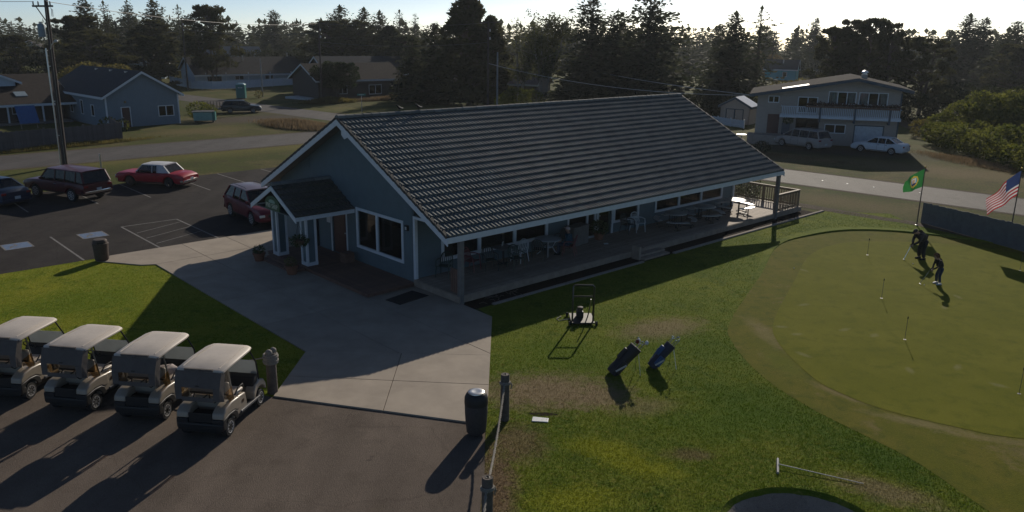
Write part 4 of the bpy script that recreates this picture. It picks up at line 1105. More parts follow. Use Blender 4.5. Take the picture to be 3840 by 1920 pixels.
# ---------------------------------------------------------------- mats, pots, planters
o = MB().add([(*W2(-3.33,-1.05),.05),(*W2(-1.72,-.95),.05),(*W2(-1.70,.02),.05),(*W2(-3.25,.05),.05)], [(0,1,2,3)])
mat_c = [(-4.66,28.06),(-3.82,29.21),(-3.12,28.65),(-4.05,27.54)]
o = MB().prism(mat_c, .046, .062).build('door_mat', M('black_rubber_mat',(.012,.012,.014),rough=.9,bump=.8,bs=50)); tag(o, 'black rubber mat lying on the concrete walk', 'mat')
m_terra = M('terracotta', (.20,.085,.05), rough=.8, var=.15, vs=6)
m_leafd = M('dark_leaf', (.030,.055,.018), rough=.6, var=.4, vs=9, trans=.25, col2=(.075,.10,.03))
m_leafy = M('flower_leaf', (.05,.08,.02), rough=.6, vs=12, trans=.25, col2=(.22,.16,.08))
def leafmesh(name, C, D, S, asp, rng):
    n = len(C)
    rv = rng.normal(size=(n, 3)); side = np.cross(D, rv); side /= (np.linalg.norm(side, axis=1)[:, None]+1e-9)
    D = D/(np.linalg.norm(D, axis=1)[:, None]+1e-9)
    S = S[:, None]
    V = np.stack([C - D*S*.5, C + side*S*asp*.5, C + D*S*.5, C - side*S*asp*.5], 1).reshape(-1, 3)
    me = bpy.data.meshes.new(name)
    me.vertices.add(4*n); me.loops.add(4*n); me.polygons.add(n)
    me.vertices.foreach_set('co', V.ravel().astype(np.float32))
    me.loops.foreach_set('vertex_index', np.arange(4*n, dtype=np.int32))
    me.polygons.foreach_set('loop_start', np.arange(0, 4*n, 4, dtype=np.int32))
    me.update(calc_edges=True)
    return me
def leaf_ball(n, r, rng, sq=1.0, shell=.45, c=(0,0,0)):
    d = rng.normal(size=(n,3)); d /= np.linalg.norm(d, axis=1)[:, None]
    rad = r*(shell + (1-shell)*rng.random(n)**.5)
    C = d*rad[:, None]; C[:, 2] *= sq
    return C + np.array(c), d + rng.normal(size=(n,3))*.6
def pot_plant(name, label, loc, pr, ph, pl, n=170, mat=None, leaf=.10, cat='potted plant'):
    t = thing(name, label, cat, loc)
    MB().lathe([(pr*.68,0),(pr*.95,ph*.8),(pr*1.06,ph*.82),(pr*1.06,ph),(pr*.9,ph),(pr*.85,ph*.9),(.001,ph*.9)], n=18).build('pot', m_terra, t, smooth=True)
    rg = np.random.default_rng(int(abs(loc[0]*100)))
    C, D = leaf_ball(n, pl, rg, .85); C[:, 2] += ph + pl*.45
    link_mesh('foliage', leafmesh('foliage', C, D, rg.uniform(.7,1.3,n)*leaf, .55, rg), mat or m_leafd, t)
    return t
p = W(-2.95, 10.05, .045); pot_plant('flower_pot', 'terracotta flower pot left of the porch steps', p, .26, .36, .26, mat=m_leafd)
p = W(-2.85, 7.35, .045); pot_plant('flower_pot', 'terracotta flower pot right of the porch steps', p, .27, .38, .28, mat=m_leafy)
hb = thing('hanging_basket', 'leafy hanging basket beside the right porch column', 'hanging basket', W(-2.45, 7.35, 1.35))
rg = np.random.default_rng(8); C, D = leaf_ball(260, .42, rg, .62); C[:, 2] += .02; D[:, 2] -= .3
link_mesh('foliage', leafmesh('foliage', C, D, rg.uniform(.08,.17,260), .45, rg), m_leafd, hb)
MB().lathe([(.05,-.18),(.2,-.12),(.24,.05),(.22,.06),(.001,.05)], n=14).build('basket', m_brown, hb, smooth=True)
w_ = MB()
for a in range(3): w_.tube([(.22*math.cos(a*2.1),.22*math.sin(a*2.1),.05),(0,0,.82)], .006, 5)
w_.build('hanger', m_black, hb)
cr = MB().bx(-.22,.22,-.22,.22,0,.42).build('planter_box', m_brown, loc=W(-.45,7.0,.195), rz=CHA, bevel=.015); tag(cr, 'low wooden planter box beside the entrance door', 'planter')

# ---------------------------------------------------------------- deck furniture
m_pw = M('white_resin', (.55,.58,.60), rough=.45, var=.05)
m_pd = M('dark_resin', (.022,.028,.026), rough=.5, var=.1)
m_pr = M('dark_red_resin', (.16,.035,.04), rough=.5, var=.1)
m_pg = M('green_resin', (.02,.045,.035), rough=.5, var=.1)
def make_chair(mat):
    c = thing('resin_chair', 'x', 'chair')
    MB().rings([[( -.24,-.22,.42),(.24,-.22,.42),(.24,-.22,.445),(-.24,-.22,.445)],[(-.25,0,.40),(.25,0,.40),(.25,0,.425),(-.25,0,.425)],[(-.25,.22,.43),(.25,.22,.43),(.25,.22,.455),(-.25,.22,.455)]]).build('seat', mat, c, bevel=.008)
    bk = MB()
    for i in range(5):
        x = -.16+.08*i; bk.tube([(x,-.21,.47),(x*1.08,-.27,.66),(x*1.02,-.31,.84)], .018, 5)
    bk.tube([(-.25,-.20,.44),(-.25,-.26,.66),(-.21,-.31,.82),(-.12,-.33,.90),(0,-.335,.92),(.12,-.33,.90),(.21,-.31,.82),(.25,-.26,.66),(.25,-.20,.44)], .024, 6)
    bk.build('backrest', mat, c, smooth=True)
    for s in (-1, 1):
        MB().tube([(s*.25,-.25,.66),(s*.29,-.05,.67),(s*.29,.16,.65),(s*.27,.22,.43)], .024, 6).build('armrest', mat, c, smooth=True)
        MB().tube([(s*.25,.21,.44),(s*.28,.25,.0)], [.026,.018], 6).build('leg', mat, c, smooth=True)
        MB().tube([(s*.24,-.21,.44),(s*.27,-.30,.0)], [.026,.018], 6).build('leg', mat, c, smooth=True)
    return c
protos = {}
def chair(kind, u, v, rz, label):
    mat = {'w':m_pw,'d':m_pd,'r':m_pr,'g':m_pg}[kind]
    if kind not in protos: protos[kind] = o = make_chair(mat)
    else: o = copy_tree(protos[kind])
    o.location = W(u, v, DZ); o.rotation_euler = (0, 0, CHA+rz)
    tag(o, label, 'chair', 'resin armchairs on the deck')
chair('r', 2.45, 2.25, R(200), 'dark red resin chair nearest the clubhouse corner')
chair('d', 3.05, 1.85, R(160), 'black resin chair between the red chair and square table')
chair('g', 4.05, 1.35, R(170), 'dark green resin chair in front of the square pedestal table')
chair('w', 4.85, 2.0, R(95), 'white resin chair between square table and round glass table')
chair('d', 5.75, 1.75, R(-60), 'black resin chair left of the round glass table')
chair('r', 7.20, 1.35, R(35), 'dark red resin chair carrying the seated person')
chair('d', 7.6, 2.2, R(100), 'black resin chair behind the seated person')
chair('d', 12.35, 2.3, R(185), 'black resin chair beside the white one at the middle window')
chair('w', 12.95, 2.15, R(170), 'white resin chair under the middle deck window')
chair('g', 1.1, 2.35, R(120), 'dark green resin chair by the wall at the deck end')
t = thing('pedestal_table', 'square grey pedestal table with white menu card', 'table', W(4.05,2.15,DZ), CHA)
MB().bx(-.42,.42,-.38,.38,.71,.74).build('top', M('grey_laminate',(.16,.17,.18),rough=.4), t, bevel=.01)
MB().tube([(0,0,.02),(0,0,.71)], .045, 10).build('stem', m_black, t, smooth=True)
MB().bx(-.30,.30,-.04,.04,0,.035).bx(-.04,.04,-.30,-.041,0,.035).bx(-.04,.04,.041,.30,0,.035).build('foot', m_black, t)
o = MB().box((0,0,.10),(.16,.012,.20),rx=.15).build('menu_card', M('card_white',(.5,.52,.52)), loc=W(4.1,2.25,DZ+.745), rz=CHA+.5); tag(o, 'upright white menu card on the square table', 'menu card')
m_tglass = glass('table_glass', (.55,.65,.62), 1.6)
t = thing('glass_table', 'round glass garden table with curved pale metal legs', 'table', W(6.55,2.0,DZ), CHA)
MB().lathe([(.001,.705),(.55,.705),(.55,.715),(.001,.715)], n=28).build('top', m_tglass, t)
MB().lathe([(.55,.695),(.58,.70),(.58,.72),(.55,.725)], n=28).build('rim', m_pw, t, smooth=True)
for i in range(4):
    a = R(45+90*i); ca, sa = math.cos(a), math.sin(a)
    MB().tube([(ca*.46,sa*.46,.70),(ca*.30,sa*.30,.55),(ca*.20,sa*.20,.35),(ca*.30,sa*.30,.16),(ca*.48,sa*.48,.0)], .018, 6).build('leg', m_pw, t, smooth=True)
MB().lathe([(.17,.33),(.20,.34),(.20,.36),(.17,.37)], n=16).build('brace_ring', m_pw, t)
# round picnic tables with curved benches
m_ptop = M('pale_laminate', (.42,.42,.41), rough=.3, var=.08, vs=5, spec=.6)
def make_picnic():
    t = thing('picnic_table', 'x', 'picnic table')
    MB().lathe([(.001,.72),(.56,.72),(.58,.735),(.58,.755),(.56,.765),(.001,.765)], n=30).build('top', m_ptop, t, smooth=True)
    for i in range(4):
        a0 = R(90*i+12); a1 = R(90*i+78)
        inner, outer = .82, 1.08
        pts = [(inner*math.cos(a0+(a1-a0)*k/7), inner*math.sin(a0+(a1-a0)*k/7)) for k in range(8)] + [(outer*math.cos(a1-(a1-a0)*k/7), outer*math.sin(a1-(a1-a0)*k/7)) for k in range(8)]
        MB().prism(pts, .43, .465).build('bench', m_ptop, t, bevel=.008)
        am = (a0+a1)/2; ca, sa = math.cos(am), math.sin(am)
        MB().tube([(ca*.95,sa*.95,.43),(ca*.95,sa*.95,.04)], .03, 6).build('bench_leg', m_black, t)
        MB().bar((ca*.15,sa*.15,.12),(ca*.98,sa*.98,.12),.05,.04).build('stretcher', m_black, t)
        MB().tube([(ca*.30,sa*.30,.72),(ca*.30,sa*.30,.03)], .03, 6).build('leg', m_black, t)
        MB().bar((ca*.80-sa*.15,sa*.80+ca*.15,.02),(ca*.80+sa*.15,sa*.80-ca*.15,.02),.05,.04).build('foot', m_black, t)
    return t
pt = make_picnic()
for i, (u, v, lab) in enumerate(((15.1,1.5,'round picnic table with curved benches in front of the right window'),(17.6,1.5,'middle round picnic table, next to the sunlit one'),(20.45,1.45,'far round picnic table catching bright sun at the deck end'))):
    o = pt if i == 0 else copy_tree(pt)
    o.location = W(u, v, DZ); o.rotation_euler = (0, 0, CHA + .3*i); tag(o, lab, 'picnic table', 'round picnic tables on the deck')
# bins and planter by the sliding door
for k, (u, v, lab) in enumerate(((8.55,2.35,'square slatted deck bin nearest the seated person'),(9.15,2.45,'square slatted deck bin beside the sliding door'))):
    b = thing('deck_bin', lab, 'bin', W(u, v, DZ), CHA, 'deck bins')
    MB().bx(-.24,.24,-.24,.24,0,.80).build('liner', m_black, b)
    for s in (-1,1):
        for q in range(5):
            MB().bx(-.235+.096*q,-.155+.096*q,s*.25-.012,s*.25+.012,.02,.86).build('slat', m_woodgrey, b)
            MB().bx(s*.26-.012,s*.26+.012,-.235+.096*q,-.155+.096*q,.02,.86).build('slat', m_woodgrey, b)
    MB().bx(-.28,.28,-.28,.28,.865,.90).build('lid', m_woodgrey, b, bevel=.01)
pot_plant('deck_shrub', 'bushy potted shrub beside the glazed deck door', W(10.3,2.35,DZ), .26, .34, .46, n=420, leaf=.12)
o = MB().box((0,0,.02),(.2,.1,.03)).build('paper_scrap', m_pw, loc=W(9.9,1.55,DZ), rz=.4); tag(o, 'small white scrap on the deck boards', 'litter')
# small shrub behind the far railing
m_shr = M('hedge_leaf', (.022,.038,.012), rough=.6, vs=5, trans=.25, col2=(.065,.085,.024))
rg = np.random.default_rng(5)
t = thing('deck_shrub', 'dark shrub growing behind the far deck railing', 'shrub', W(26.3,4.3,0))
Cs, Ds = [], []
for c_, r_, n_ in (((0,0,.8),.9,700),((.2,1.4,.9),1.0,800),((-.1,-1.0,.7),.7,420)):
    C, D = leaf_ball(n_, r_, rg, .95, .5, c_); Cs.append(C); Ds.append(D)
C = np.concatenate(Cs); D = np.concatenate(Ds); C[:, 2] = np.maximum(C[:, 2], .05)
link_mesh('foliage', leafmesh('foliage', C, D, rg.uniform(.08,.17,len(C)), .55, rg), m_shr, t)
MB().tube([(0,0,0),(.05,.05,.9)], .05, 6).build('stem', m_post, t)

# ---------------------------------------------------------------- flags
m_gold = M('gold_ball', (.6,.42,.1), rough=.25, metal=1)
def flag(loc, h, label, painter, w, hh, dirv, ncol=26, nrow=16, seed=1, droop=.9):
    t = thing('flagpole', label, 'flag', loc)
    MB().tube([(0,0,0),(0,0,h)], [.032,.022], 8).build('pole', m_post, t, smooth=True)
    MB().ball((0,0,h+.04),.05).build('finial', m_gold, t, smooth=True)
    MB().lathe([(.07,0),(.07,.05),(.04,.06)], n=10).build('socket', m_metal, t)
    # cloth: droops away from the pole with folds
    d = Vector(dirv).normalized(); n_ = Vector((-d.y, d.x, 0))
    P = []
    for j in range(nrow+1):
        for i in range(ncol+1):
            a, b_ = i/ncol, j/nrow
            fold = .085*math.sin(a*7.5+b_*2.2+seed)*a + .05*math.sin(a*13+b_*4+seed*2)*a
            x = a*w*(.86-.08*b_); z = h-.06-b_*hh*(1-.35*a*a) - droop*(a**1.25)*w*.62
            p = d*x + n_*fold + Vector((0,0,z)); P.append(p)
    groups = {}
    for j in range(nrow):
        for i in range(ncol):
            key, mt = painter((i+.5)/ncol, (j+.5)/nrow)
            groups.setdefault(key, (mt, []))[1].append((j*(ncol+1)+i, j*(ncol+1)+i+1, (j+1)*(ncol+1)+i+1, (j+1)*(ncol+1)+i))
    base = None
    for key, (mt, F) in groups.items():
        used = sorted({q for f in F for q in f}); ix = {q: k for k, q in enumerate(used)}
        me = bpy.data.meshes.new(key); me.from_pydata([tuple(P[q]) for q in used], [], [tuple(ix[q] for q in f) for f in F]); me.shade_smooth()
        o = link_mesh(key, me, mt, t)
    return t
fg = lambda n, c: M(n, c, rough=.7, var=.08, trans=.45)
F_green, F_gold, F_blue, F_white, F_red, F_navy, F_face = fg('flag_green',(.03,.17,.045)), fg('flag_gold',(.50,.36,.05)), fg('flag_sky',(.10,.30,.42)), fg('flag_white',(.62,.62,.62)), fg('flag_red',(.38,.02,.03)), fg('flag_navy',(.03,.05,.14)), fg('flag_face',(.45,.30,.2))
def state_flag(a, b_):
    dx, dy = (a-.5)*1.55, b_-.5; r = math.hypot(dx, dy)
    if r > .345: return 'green_field', F_green
    if r > .25: return 'gold_ring', F_gold
    # portrait disc: pale hair and face above a dark coat
    if dy > .09: return 'dark_coat', F_navy
    if abs(dx) < .10 and -.15 < dy: return 'face', F_face
    if abs(dx) < .15 and dy > -.19: return 'pale_hair', F_white
    return 'blue_disc', F_blue
def stripes(a, b_):
    if a < .42 and b_ < .54:
        i, j = int(a/.42*10), int(b_/.54*9)
        return ('star', F_white) if (i % 2 == 0 and j % 2 == 0 and False) else ('canton', F_navy)
    k = int(b_*13)
    return ('red_stripe', F_red) if k % 2 == 0 else ('white_stripe', F_white)
flag((21.63,41.78,0), 3.12, 'green flag with round gold-ringed portrait seal on a thin pole', state_flag, 1.35, .95, (-.98,-.2,0), 30, 22, 1, .75)
flag((24.19,37.84,0), 3.72, 'red, white and blue striped flag with a blue canton', stripes, 2.1, 1.2, (-.95,-.3,0), 30, 26, 2.2, 1.0)

# ---------------------------------------------------------------- screen fence at the right of the green
m_scr = M('blue_grey_fence', (.12,.135,.145), rough=.85, var=.15, vs=3, bump=.3, bs=20)
t = thing('board_fence', 'dark blue-grey board fence beside the putting green', 'fence', (22.2,42.5,0), math.atan2(36.41-42.45, 24.09-22.15))
rr = random.Random(9)
for i in range(64):
    x = i*.148
    hgt_ = 1.13 + .022*x + rr.uniform(-.025,.025)
    MB().bx(x,x+.142,-.012,.012,.02,hgt_).build('board', m_scr, t)
for i in range(5): MB().bx(i*2.3+.05,i*2.3+.15,.014,.10,0,1.05).build('fence_post', m_scr, t)
MB().bx(0,9.4,.014,.05,.3,.38).bx(0,9.4,.014,.05,.85,.93).build('fence_rail', m_scr, t)

# ---------------------------------------------------------------- things on the green
def pin(x, y, h, label):
    t = thing('practice_pin', label, 'practice pin', (x, y, .018), group='practice hole pins')
    MB().tube([(0,0,0),(0,0,h)], .007, 6).build('rod', m_grey, t)
    MB().lathe([(.001,h-.01),(.018,h),(.018,h+.08),(.001,h+.09)], n=8).build('grip', m_black, t)
    MB().lathe([(.05,.0005),(.05,.0015),(.001,.0015)], n=12).build('cup', m_black, t)
pin(13.05,24.85,.72,'practice pin standing alone in the middle of the green')
pin(14.35,20.75,.72,'practice pin nearest the bottom edge of the green')
pin(22.0,33.3,.72,'practice pin at the far right of the green')
pin(16.35,35.55,.70,'practice pin near the man putting')
pin(14.2,29.2,.70,'practice pin left of the curly haired boy')
m_ball = M('golf_ball_white', (.7,.7,.7), rough=.4)
for (x, y, lab) in ((12.15,33.1,'golf ball lying alone at the left of the green'),(17.75,34.1,'golf ball in front of the man'),(16.7,30.95,'golf ball in front of the boy')):
    o = MB().ball((0,0,.0215),.0215).build('golf_ball', m_ball, loc=(x,y,.018), smooth=True); tag(o, lab, 'golf ball', 'golf balls on the green')

# ---------------------------------------------------------------- golf bags on stands
def golf_bag(label, loc, rz, L_, mats, clubs, seed, r=.13):
    t = thing('golf_bag', label, 'golf bag', loc, rz)
    ax = Vector((.66,0,.75)).normalized()
    rr = random.Random(seed)
    rgs = []
    for k in range(8):
        f = k/7; c_ = ax*(L_*f) + Vector((0,0,.03)); rad = r*(1.0,1.08,1.05,1.0,.98,1.0,1.06,1.08)[k]
        e1 = Vector((0,1,0)); e2 = ax.cross(e1)
        rgs.append([c_ + e1*(rad*math.cos(2*math.pi*q/14)) + e2*(rad*math.sin(2*math.pi*q/14)) for q in range(14)])
    MB().rings(rgs).build('bag_body', mats[0], t, smooth=True)
    e2 = ax.cross(Vector((0,1,0)))
    for s, f0, f1, mt in ((1,.12,.55,mats[1]),(-1,.15,.5,mats[1])):
        MB().box(ax*(L_*(f0+f1)/2)+Vector((0,s*r*1.02,.03)), (.20,.10,L_*(f1-f0)), ry=math.atan2(ax.x,ax.z)).build('pocket', mt, t, smooth=True, bevel=.03)
    MB().box(ax*(L_*.62)-e2*(-r*1.0)+Vector((0,0,.03)), (.10,.17,L_*.36), ry=math.atan2(ax.x,ax.z)).build('pocket', mats[1], t, smooth=True, bevel=.03)
    MB().box(ax*(L_*.30)-Vector((0,r*1.13,0))+Vector((0,-.03,.03)), (.05,.02,L_*.34), ry=math.atan2(ax.x,ax.z)+.35).build('pale_piping', mats[2], t)
    MB().tube([ax*(L_*.92)+Vector((-.12,0,.06)), ax*(L_*.75)+Vector((-.25,.02,.08)), ax*(L_*.5)+Vector((-.24,.02,.03)), ax*(L_*.35)+Vector((-.1,0,.03))], .02, 6).build('carry_strap', mats[1], t, smooth=True)
    top = ax*L_ + Vector((0,0,.03))
    for s in (-1, 1): MB().tube([top+Vector((.04,s*.07,-.05)), Vector((top.x+.10,s*.26,.0))], .009, 6).build('stand_leg', m_metal, t)
    for k in range(clubs):
        a = 2*math.pi*k/clubs; off = Vector((0,math.cos(a)*r*.6,0)) + e2*(math.sin(a)*r*.6)
        ln = rr.uniform(.14,.30); p0 = top + off - ax*.2; p1 = top + off*1.3 + ax*ln
        cl = MB().tube([p0, p1], .007, 5).build('club', m_metal, t)
        if k % 3 == 0 and mats[3]:
            MB().ball(tuple(p1), .058, 10, 7, 1.15).build('head_cover', mats[3][(k//3) % len(mats[3])], cl, smooth=True)
        else:
            MB().box(tuple(p1), (.09,.03,.045), rz=rr.uniform(0,3), ry=.4).build('club_head', m_chrome, cl, bevel=.01)
    return t
m_bagb = M('black_bag_nylon', (.016,.016,.02), rough=.6, var=.2)
m_bagp = M('bag_piping', (.5,.48,.48), rough=.6)
m_bagn = M('blue_bag_nylon', (.02,.07,.19), rough=.55, var=.2); m_bagn2 = M('navy_bag_nylon', (.015,.02,.045), rough=.6)
golf_bag('black golf bag on its stand with white and maroon headcovers', (2.98,21.75,.006), R(8), 1.05, (m_bagb, m_bagb, m_bagp, [m_pw, M('maroon_cover',(.14,.02,.015),rough=.9), m_pw]), 9, 3, .185)
golf_bag('blue golf bag on its stand, behind the black one', (4.22,22.25,.006), R(12), .90, (m_bagn2, m_bagn, m_bagp, None), 7, 4, .15)

# ---------------------------------------------------------------- club-cleaning trolley, rake, hatch
m_gun = M('gunmetal_tube', (.10,.10,.10), rough=.28, metal=1.0, var=.1)
t = thing('hose_trolley', 'tall black tubular trolley with motor standing on the lawn', 'trolley', (2.45,26.2,.006), R(2))
MB().tube([(-.36,-.28,.08),(-.36,-.28,1.34),(-.31,-.28,1.40),(.31,-.28,1.40),(.36,-.28,1.34),(.36,-.28,.08)], .034, 8).build('handle_frame', m_gun, t, smooth=True)
MB().tube([(-.36,-.28,1.0),(.36,-.28,1.0)], .026, 7).build('crossbar', m_gun, t, smooth=True)
MB().bx(-.40,.40,-.45,.55,.07,.11).build('base_plate', m_black, t, bevel=.01)
MB().bx(-.17,.06,-.05,.32,.11,.36).build('motor', m_black, t, bevel=.04)
MB().lathe([(.09,-.02),(.10,.03),(.10,.12),(.05,.14)], (-.05,.12,.36), 12).build('motor_cap', m_binbr, t, smooth=True)
MB().tube([(.22,.15,.1),(.25,-.05,.45),(.28,-.14,.85)], .022, 7).build('strut', m_metal, t, smooth=True)
for s in (-1, 1):
    for y in (-.42,.5): MB().lathe([(.02,-.035),(.075,-.035),(.075,.035),(.02,.035)], (s*.46,y,.078), 12, 'X').build('wheel', m_tyre, t)
h = MB().tube([(-.2,.2,.03),(-.5,.15,.02),(-.78,.0,.02),(-.85,.2,.02),(-.68,.45,.02)], .014, 6).build('hose', M('pale_hose',(.42,.40,.36)), t, smooth=True)
m_rk = M('worn_white_plastic', (.36,.36,.35), rough=.6)
t = thing('bunker_rake', 'long white-handled bunker rake lying on the grass', 'rake', (6.2,16.6,.0))
MB().tube([(.03,-.0,.08),(1.72,-.72,.03)], .010, 7).build('handle', m_rk, t, smooth=True)
MB().tube([(-.07,-.33,.04),(.13,.31,.04)], .026, 8).build('rake_head', m_rk, t, smooth=True)
tt = MB()
for k in range(12): tt.bar((-.06+.0167*k,-.31+.054*k,.05),(-.10+.0167*k,-.30+.054*k,.01),.012)
tt.build('teeth', m_metal, t); 
o = MB().prism([(.56,18.66),(.98,18.62),(1.01,18.84),(.60,18.92)], .006, .03).build('utility_hatch', m_pw, bevel=.01); tag(o, 'small white hatch lid set in the lawn', 'hatch')
o = sheet('hatch_pit', blob(.86,19.1,.36,.10,77,amp=.15), .009, m_mulch)
# debris branches in the bed by the near post
br = MB(); rr = random.Random(2)
for k in range(14):
    p = W(rr.uniform(.7,2.6), rr.uniform(-.62,-.15), .03); a = rr.uniform(0,6.28); l = rr.uniform(.2,.5)
    br.tube([p, p+Vector((math.cos(a)*l*.5, math.sin(a)*l*.5, .05)), p+Vector((math.cos(a+.4)*l, math.sin(a+.4)*l, .02))], .008, 5)
o = br.build('fallen_twigs', M('twig_bark',(.16,.13,.11)), smooth=True); tag(o, 'pale twigs scattered in the dark bed', 'twigs', kind='stuff')
# crows on the ridge, street sign, post
for (u, lab) in ((2.35,'crow on the roof ridge, left of the pair'),(3.35,'crow on the roof ridge, right of the pair')):
    c = thing('crow', lab, 'bird', W(u, VR, ZR+.13), CHA+R(200), 'crows on the ridge')
    mb = MB(); rgs = []
    for x, z, r_ in ((-.30,.10,.012),(-.18,.11,.035),(-.05,.13,.065),(.06,.17,.062),(.13,.23,.038),(.17,.26,.036),(.21,.265,.024),(.27,.255,.004)):
        rgs.append([(x, r_*math.cos(a*math.pi/4), z+r_*math.sin(a*math.pi/4)) for a in range(8)])
    mb.rings(rgs).build('body', m_black, c, smooth=True)
    for s in (-1, 1): MB().tube([(.0,s*.025,.10),(.01,s*.025,.0)], .006, 5).build('leg', m_black, c)
t = thing('street_sign', 'green street name sign on a short post behind the roof', 'sign', (-18.1,96.3,0), R(20))
MB().tube([(0,0,0),(0,0,2.3)], .035, 8).build('post', m_metal, t)
MB().box((0,0,2.42),(1.0,.025,.22)).build('blade', M('street_sign_green',(.03,.20,.15),rough=.4), t)
MB().box((0,-.016,2.42),(.62,.005,.05)).build('lettering', m_pw, t)
t = thing('marker_post', 'short grey metal post in the grass behind the dark red pickup', 'post', (-29.4,56.6,0))
MB().tube([(0,0,0),(0,0,.95)], .06, 8).build('tube', m_metal, t); MB().lathe([(.07,.93),(.07,.98),(.001,1.0)], n=10).build('cap', m_metal, t)
for i, (x, y) in enumerate(((21.6,55.3),(24.2,53.0),(26.4,51.2),(22.9,54.2))):
    o = MB().lathe([(.06,.0),(.055,.02),(.001,.025)], n=8).build('lane_marker', m_pw, loc=(x,y,.012)); tag(o, ('lane marker nearest the deck end of the right road','lane marker third along the right road','lane marker below the green flag, last in line','lane marker second along the right road')[i], 'lane marker', 'lane markers on the road')
# ---------------------------------------------------------------- people
def skin_mesh(name, verts, edges, radii, mat, parent, root=0, sub=2, flat=None):
    me = bpy.data.meshes.new(name); me.from_pydata(verts, edges, [])
    o = link_mesh(name, me, mat, parent)
    o.modifiers.new('skin', 'SKIN')
    sv = me.skin_vertices[0].data
    for i, r in enumerate(radii):
        sv[i].radius = (r, r) if not isinstance(r, tuple) else r
        sv[i].use_root = (i == root)
    s = o.modifiers.new('sub', 'SUBSURF'); s.levels = sub; s.render_levels = sub
    me.shade_smooth() if len(me.polygons) else None
    return o
m_skin = M('skin', (.36,.22,.16), rough=.55, var=.05)
def hand(parent, wrist, d, palm_n, mat, s=1.0, thumb=1):
    """palm, four unequal curled fingers and a thumb leaving the side of the palm"""
    d = Vector(d).normalized(); n = Vector(palm_n).normalized(); side = d.cross(n).normalized()
    w = Vector(wrist); V = [w, w+d*.05*s, w+d*.085*s]; E = [(0,1),(1,2)]; Rr = [.022*s,(.034*s,.018*s),(.034*s,.016*s)]
    for k, ln in enumerate((.068,.078,.072,.055)):
        b = w + d*.088*s + side*(.024-.016*k)*s
        i0 = len(V)
        V += [b, b+d*ln*.5*s+n*.012*s, b+d*ln*.72*s+n*.034*s]; E += [(2,i0),(i0,i0+1),(i0+1,i0+2)]; Rr += [.009*s,.0085*s,.007*s]
    i0 = len(V); b = w + d*.035*s + side*.032*s*thumb
    V += [b, b+d*.03*s+side*.02*s*thumb+n*.01*s, b+d*.052*s+side*.018*s*thumb+n*.026*s]; E += [(1,i0),(i0,i0+1),(i0+1,i0+2)]; Rr += [.012*s,.010*s,.008*s]
    return skin_mesh('hand', [tuple(v) for v in V], E, Rr, mat, parent, 1, 1)
def head(parent, c, fwd, up, s, hairmat, cap=None, curly=False, beard=False):
    """skull with brow, nose, mouth, ears and hair; fwd = gaze direction"""
    f = Vector(fwd).normalized(); u = (Vector(up) - f*Vector(up).dot(f)).normalized(); r = f.cross(u)
    c = Vector(c)
    def T(x, y, z): return c + r*x*s + f*y*s + u*z*s
    rgs = []
    for k in range(11):
        t = -1 + 2*k/10; z = t*.118; ww = math.sqrt(max(0, 1-t*t))
        jaw = 1.0 if t > -.2 else (1 + (t+.2)*.35)
        ring = []
        for q in range(14):
            a = 2*math.pi*q/14; x, y = math.cos(a)*.076*ww*jaw, math.sin(a)*.098*ww
            if y > 0 and t < -.3: y *= 1.02
            ring.append(T(x, y+ (.012 if t < -.3 else 0), z))
        rgs.append(ring)
    h = MB().rings(rgs).build('head', m_skin, parent, smooth=True)
    nz = MB().rings([[T(-.010,.092,.012),T(.010,.092,.012),T(0,.10,.02)],[T(-.017,.094,-.028),T(.017,.094,-.028),T(0,.124,-.024)],[T(-.010,.09,-.04),T(.010,.09,-.04),T(0,.10,-.038)]]).build('nose', m_skin, h, smooth=True)
    MB().bar(T(-.026,.098,-.062),T(.026,.098,-.062),.008*s,.006*s).build('mouth', M('lips',(.24,.10,.08)), h)
    for sx in (-1, 1):
        MB().ball(tuple(T(sx*.031,.088,.012)), .011*s, 8, 6).build('eye', m_black, h, smooth=True)
        MB().ball(tuple(T(sx*.078,-.005,-.005)), .022*s, 8, 6, 1.4).build('ear', m_skin, h, smooth=True)
    rg = np.random.default_rng(6)
    if curly:
        hm = MB()
        for k in range(120):
            d_ = rg.normal(size=3); d_ /= np.linalg.norm(d_)
            if d_[1] > .45 and d_[2] < .35: continue
            if d_[2] < -.65: continue
            hm.ball(tuple(T(d_[0]*.105, d_[1]*.115-.012, d_[2]*.125+.03)), float(rg.uniform(.018,.032))*s, 6, 5)
        hm.build('hair', hairmat, h, smooth=True, fix=False)
    else:
        rgs = []
        for k in range(6):
            t = .05+.95*k/5; ww = math.sqrt(max(.0004, 1-t*t)); rgs.append([T(math.cos(2*math.pi*q/14)*.083*ww, math.sin(2*math.pi*q/14)*.105*ww-.008, t*.128) for q in range(14)])
        MB().rings(rgs).build('hair', hairmat, h, smooth=True)
    if cap:
        rgs = []
        for k in range(6):
            t = .15+.85*k/5; ww = math.sqrt(max(.0004, 1-t*t)); rgs.append([T(math.cos(2*math.pi*q/16)*.090*ww, math.sin(2*math.pi*q/16)*.112*ww, t*.138) for q in range(16)])
        cp = MB().rings(rgs).build('cap', cap, h, smooth=True)
        MB().add([T(-.07,.085,.045),T(.07,.085,.045),T(.05,.18,.028),T(-.05,.18,.028),T(-.07,.085,.055),T(.07,.085,.055),T(.05,.18,.036),T(-.05,.18,.036)],[(3,2,1,0),(4,5,6,7),(0,1,5,4),(1,2,6,5),(2,3,7,6),(3,0,4,7)]).build('brim', cap, cp)
    return h

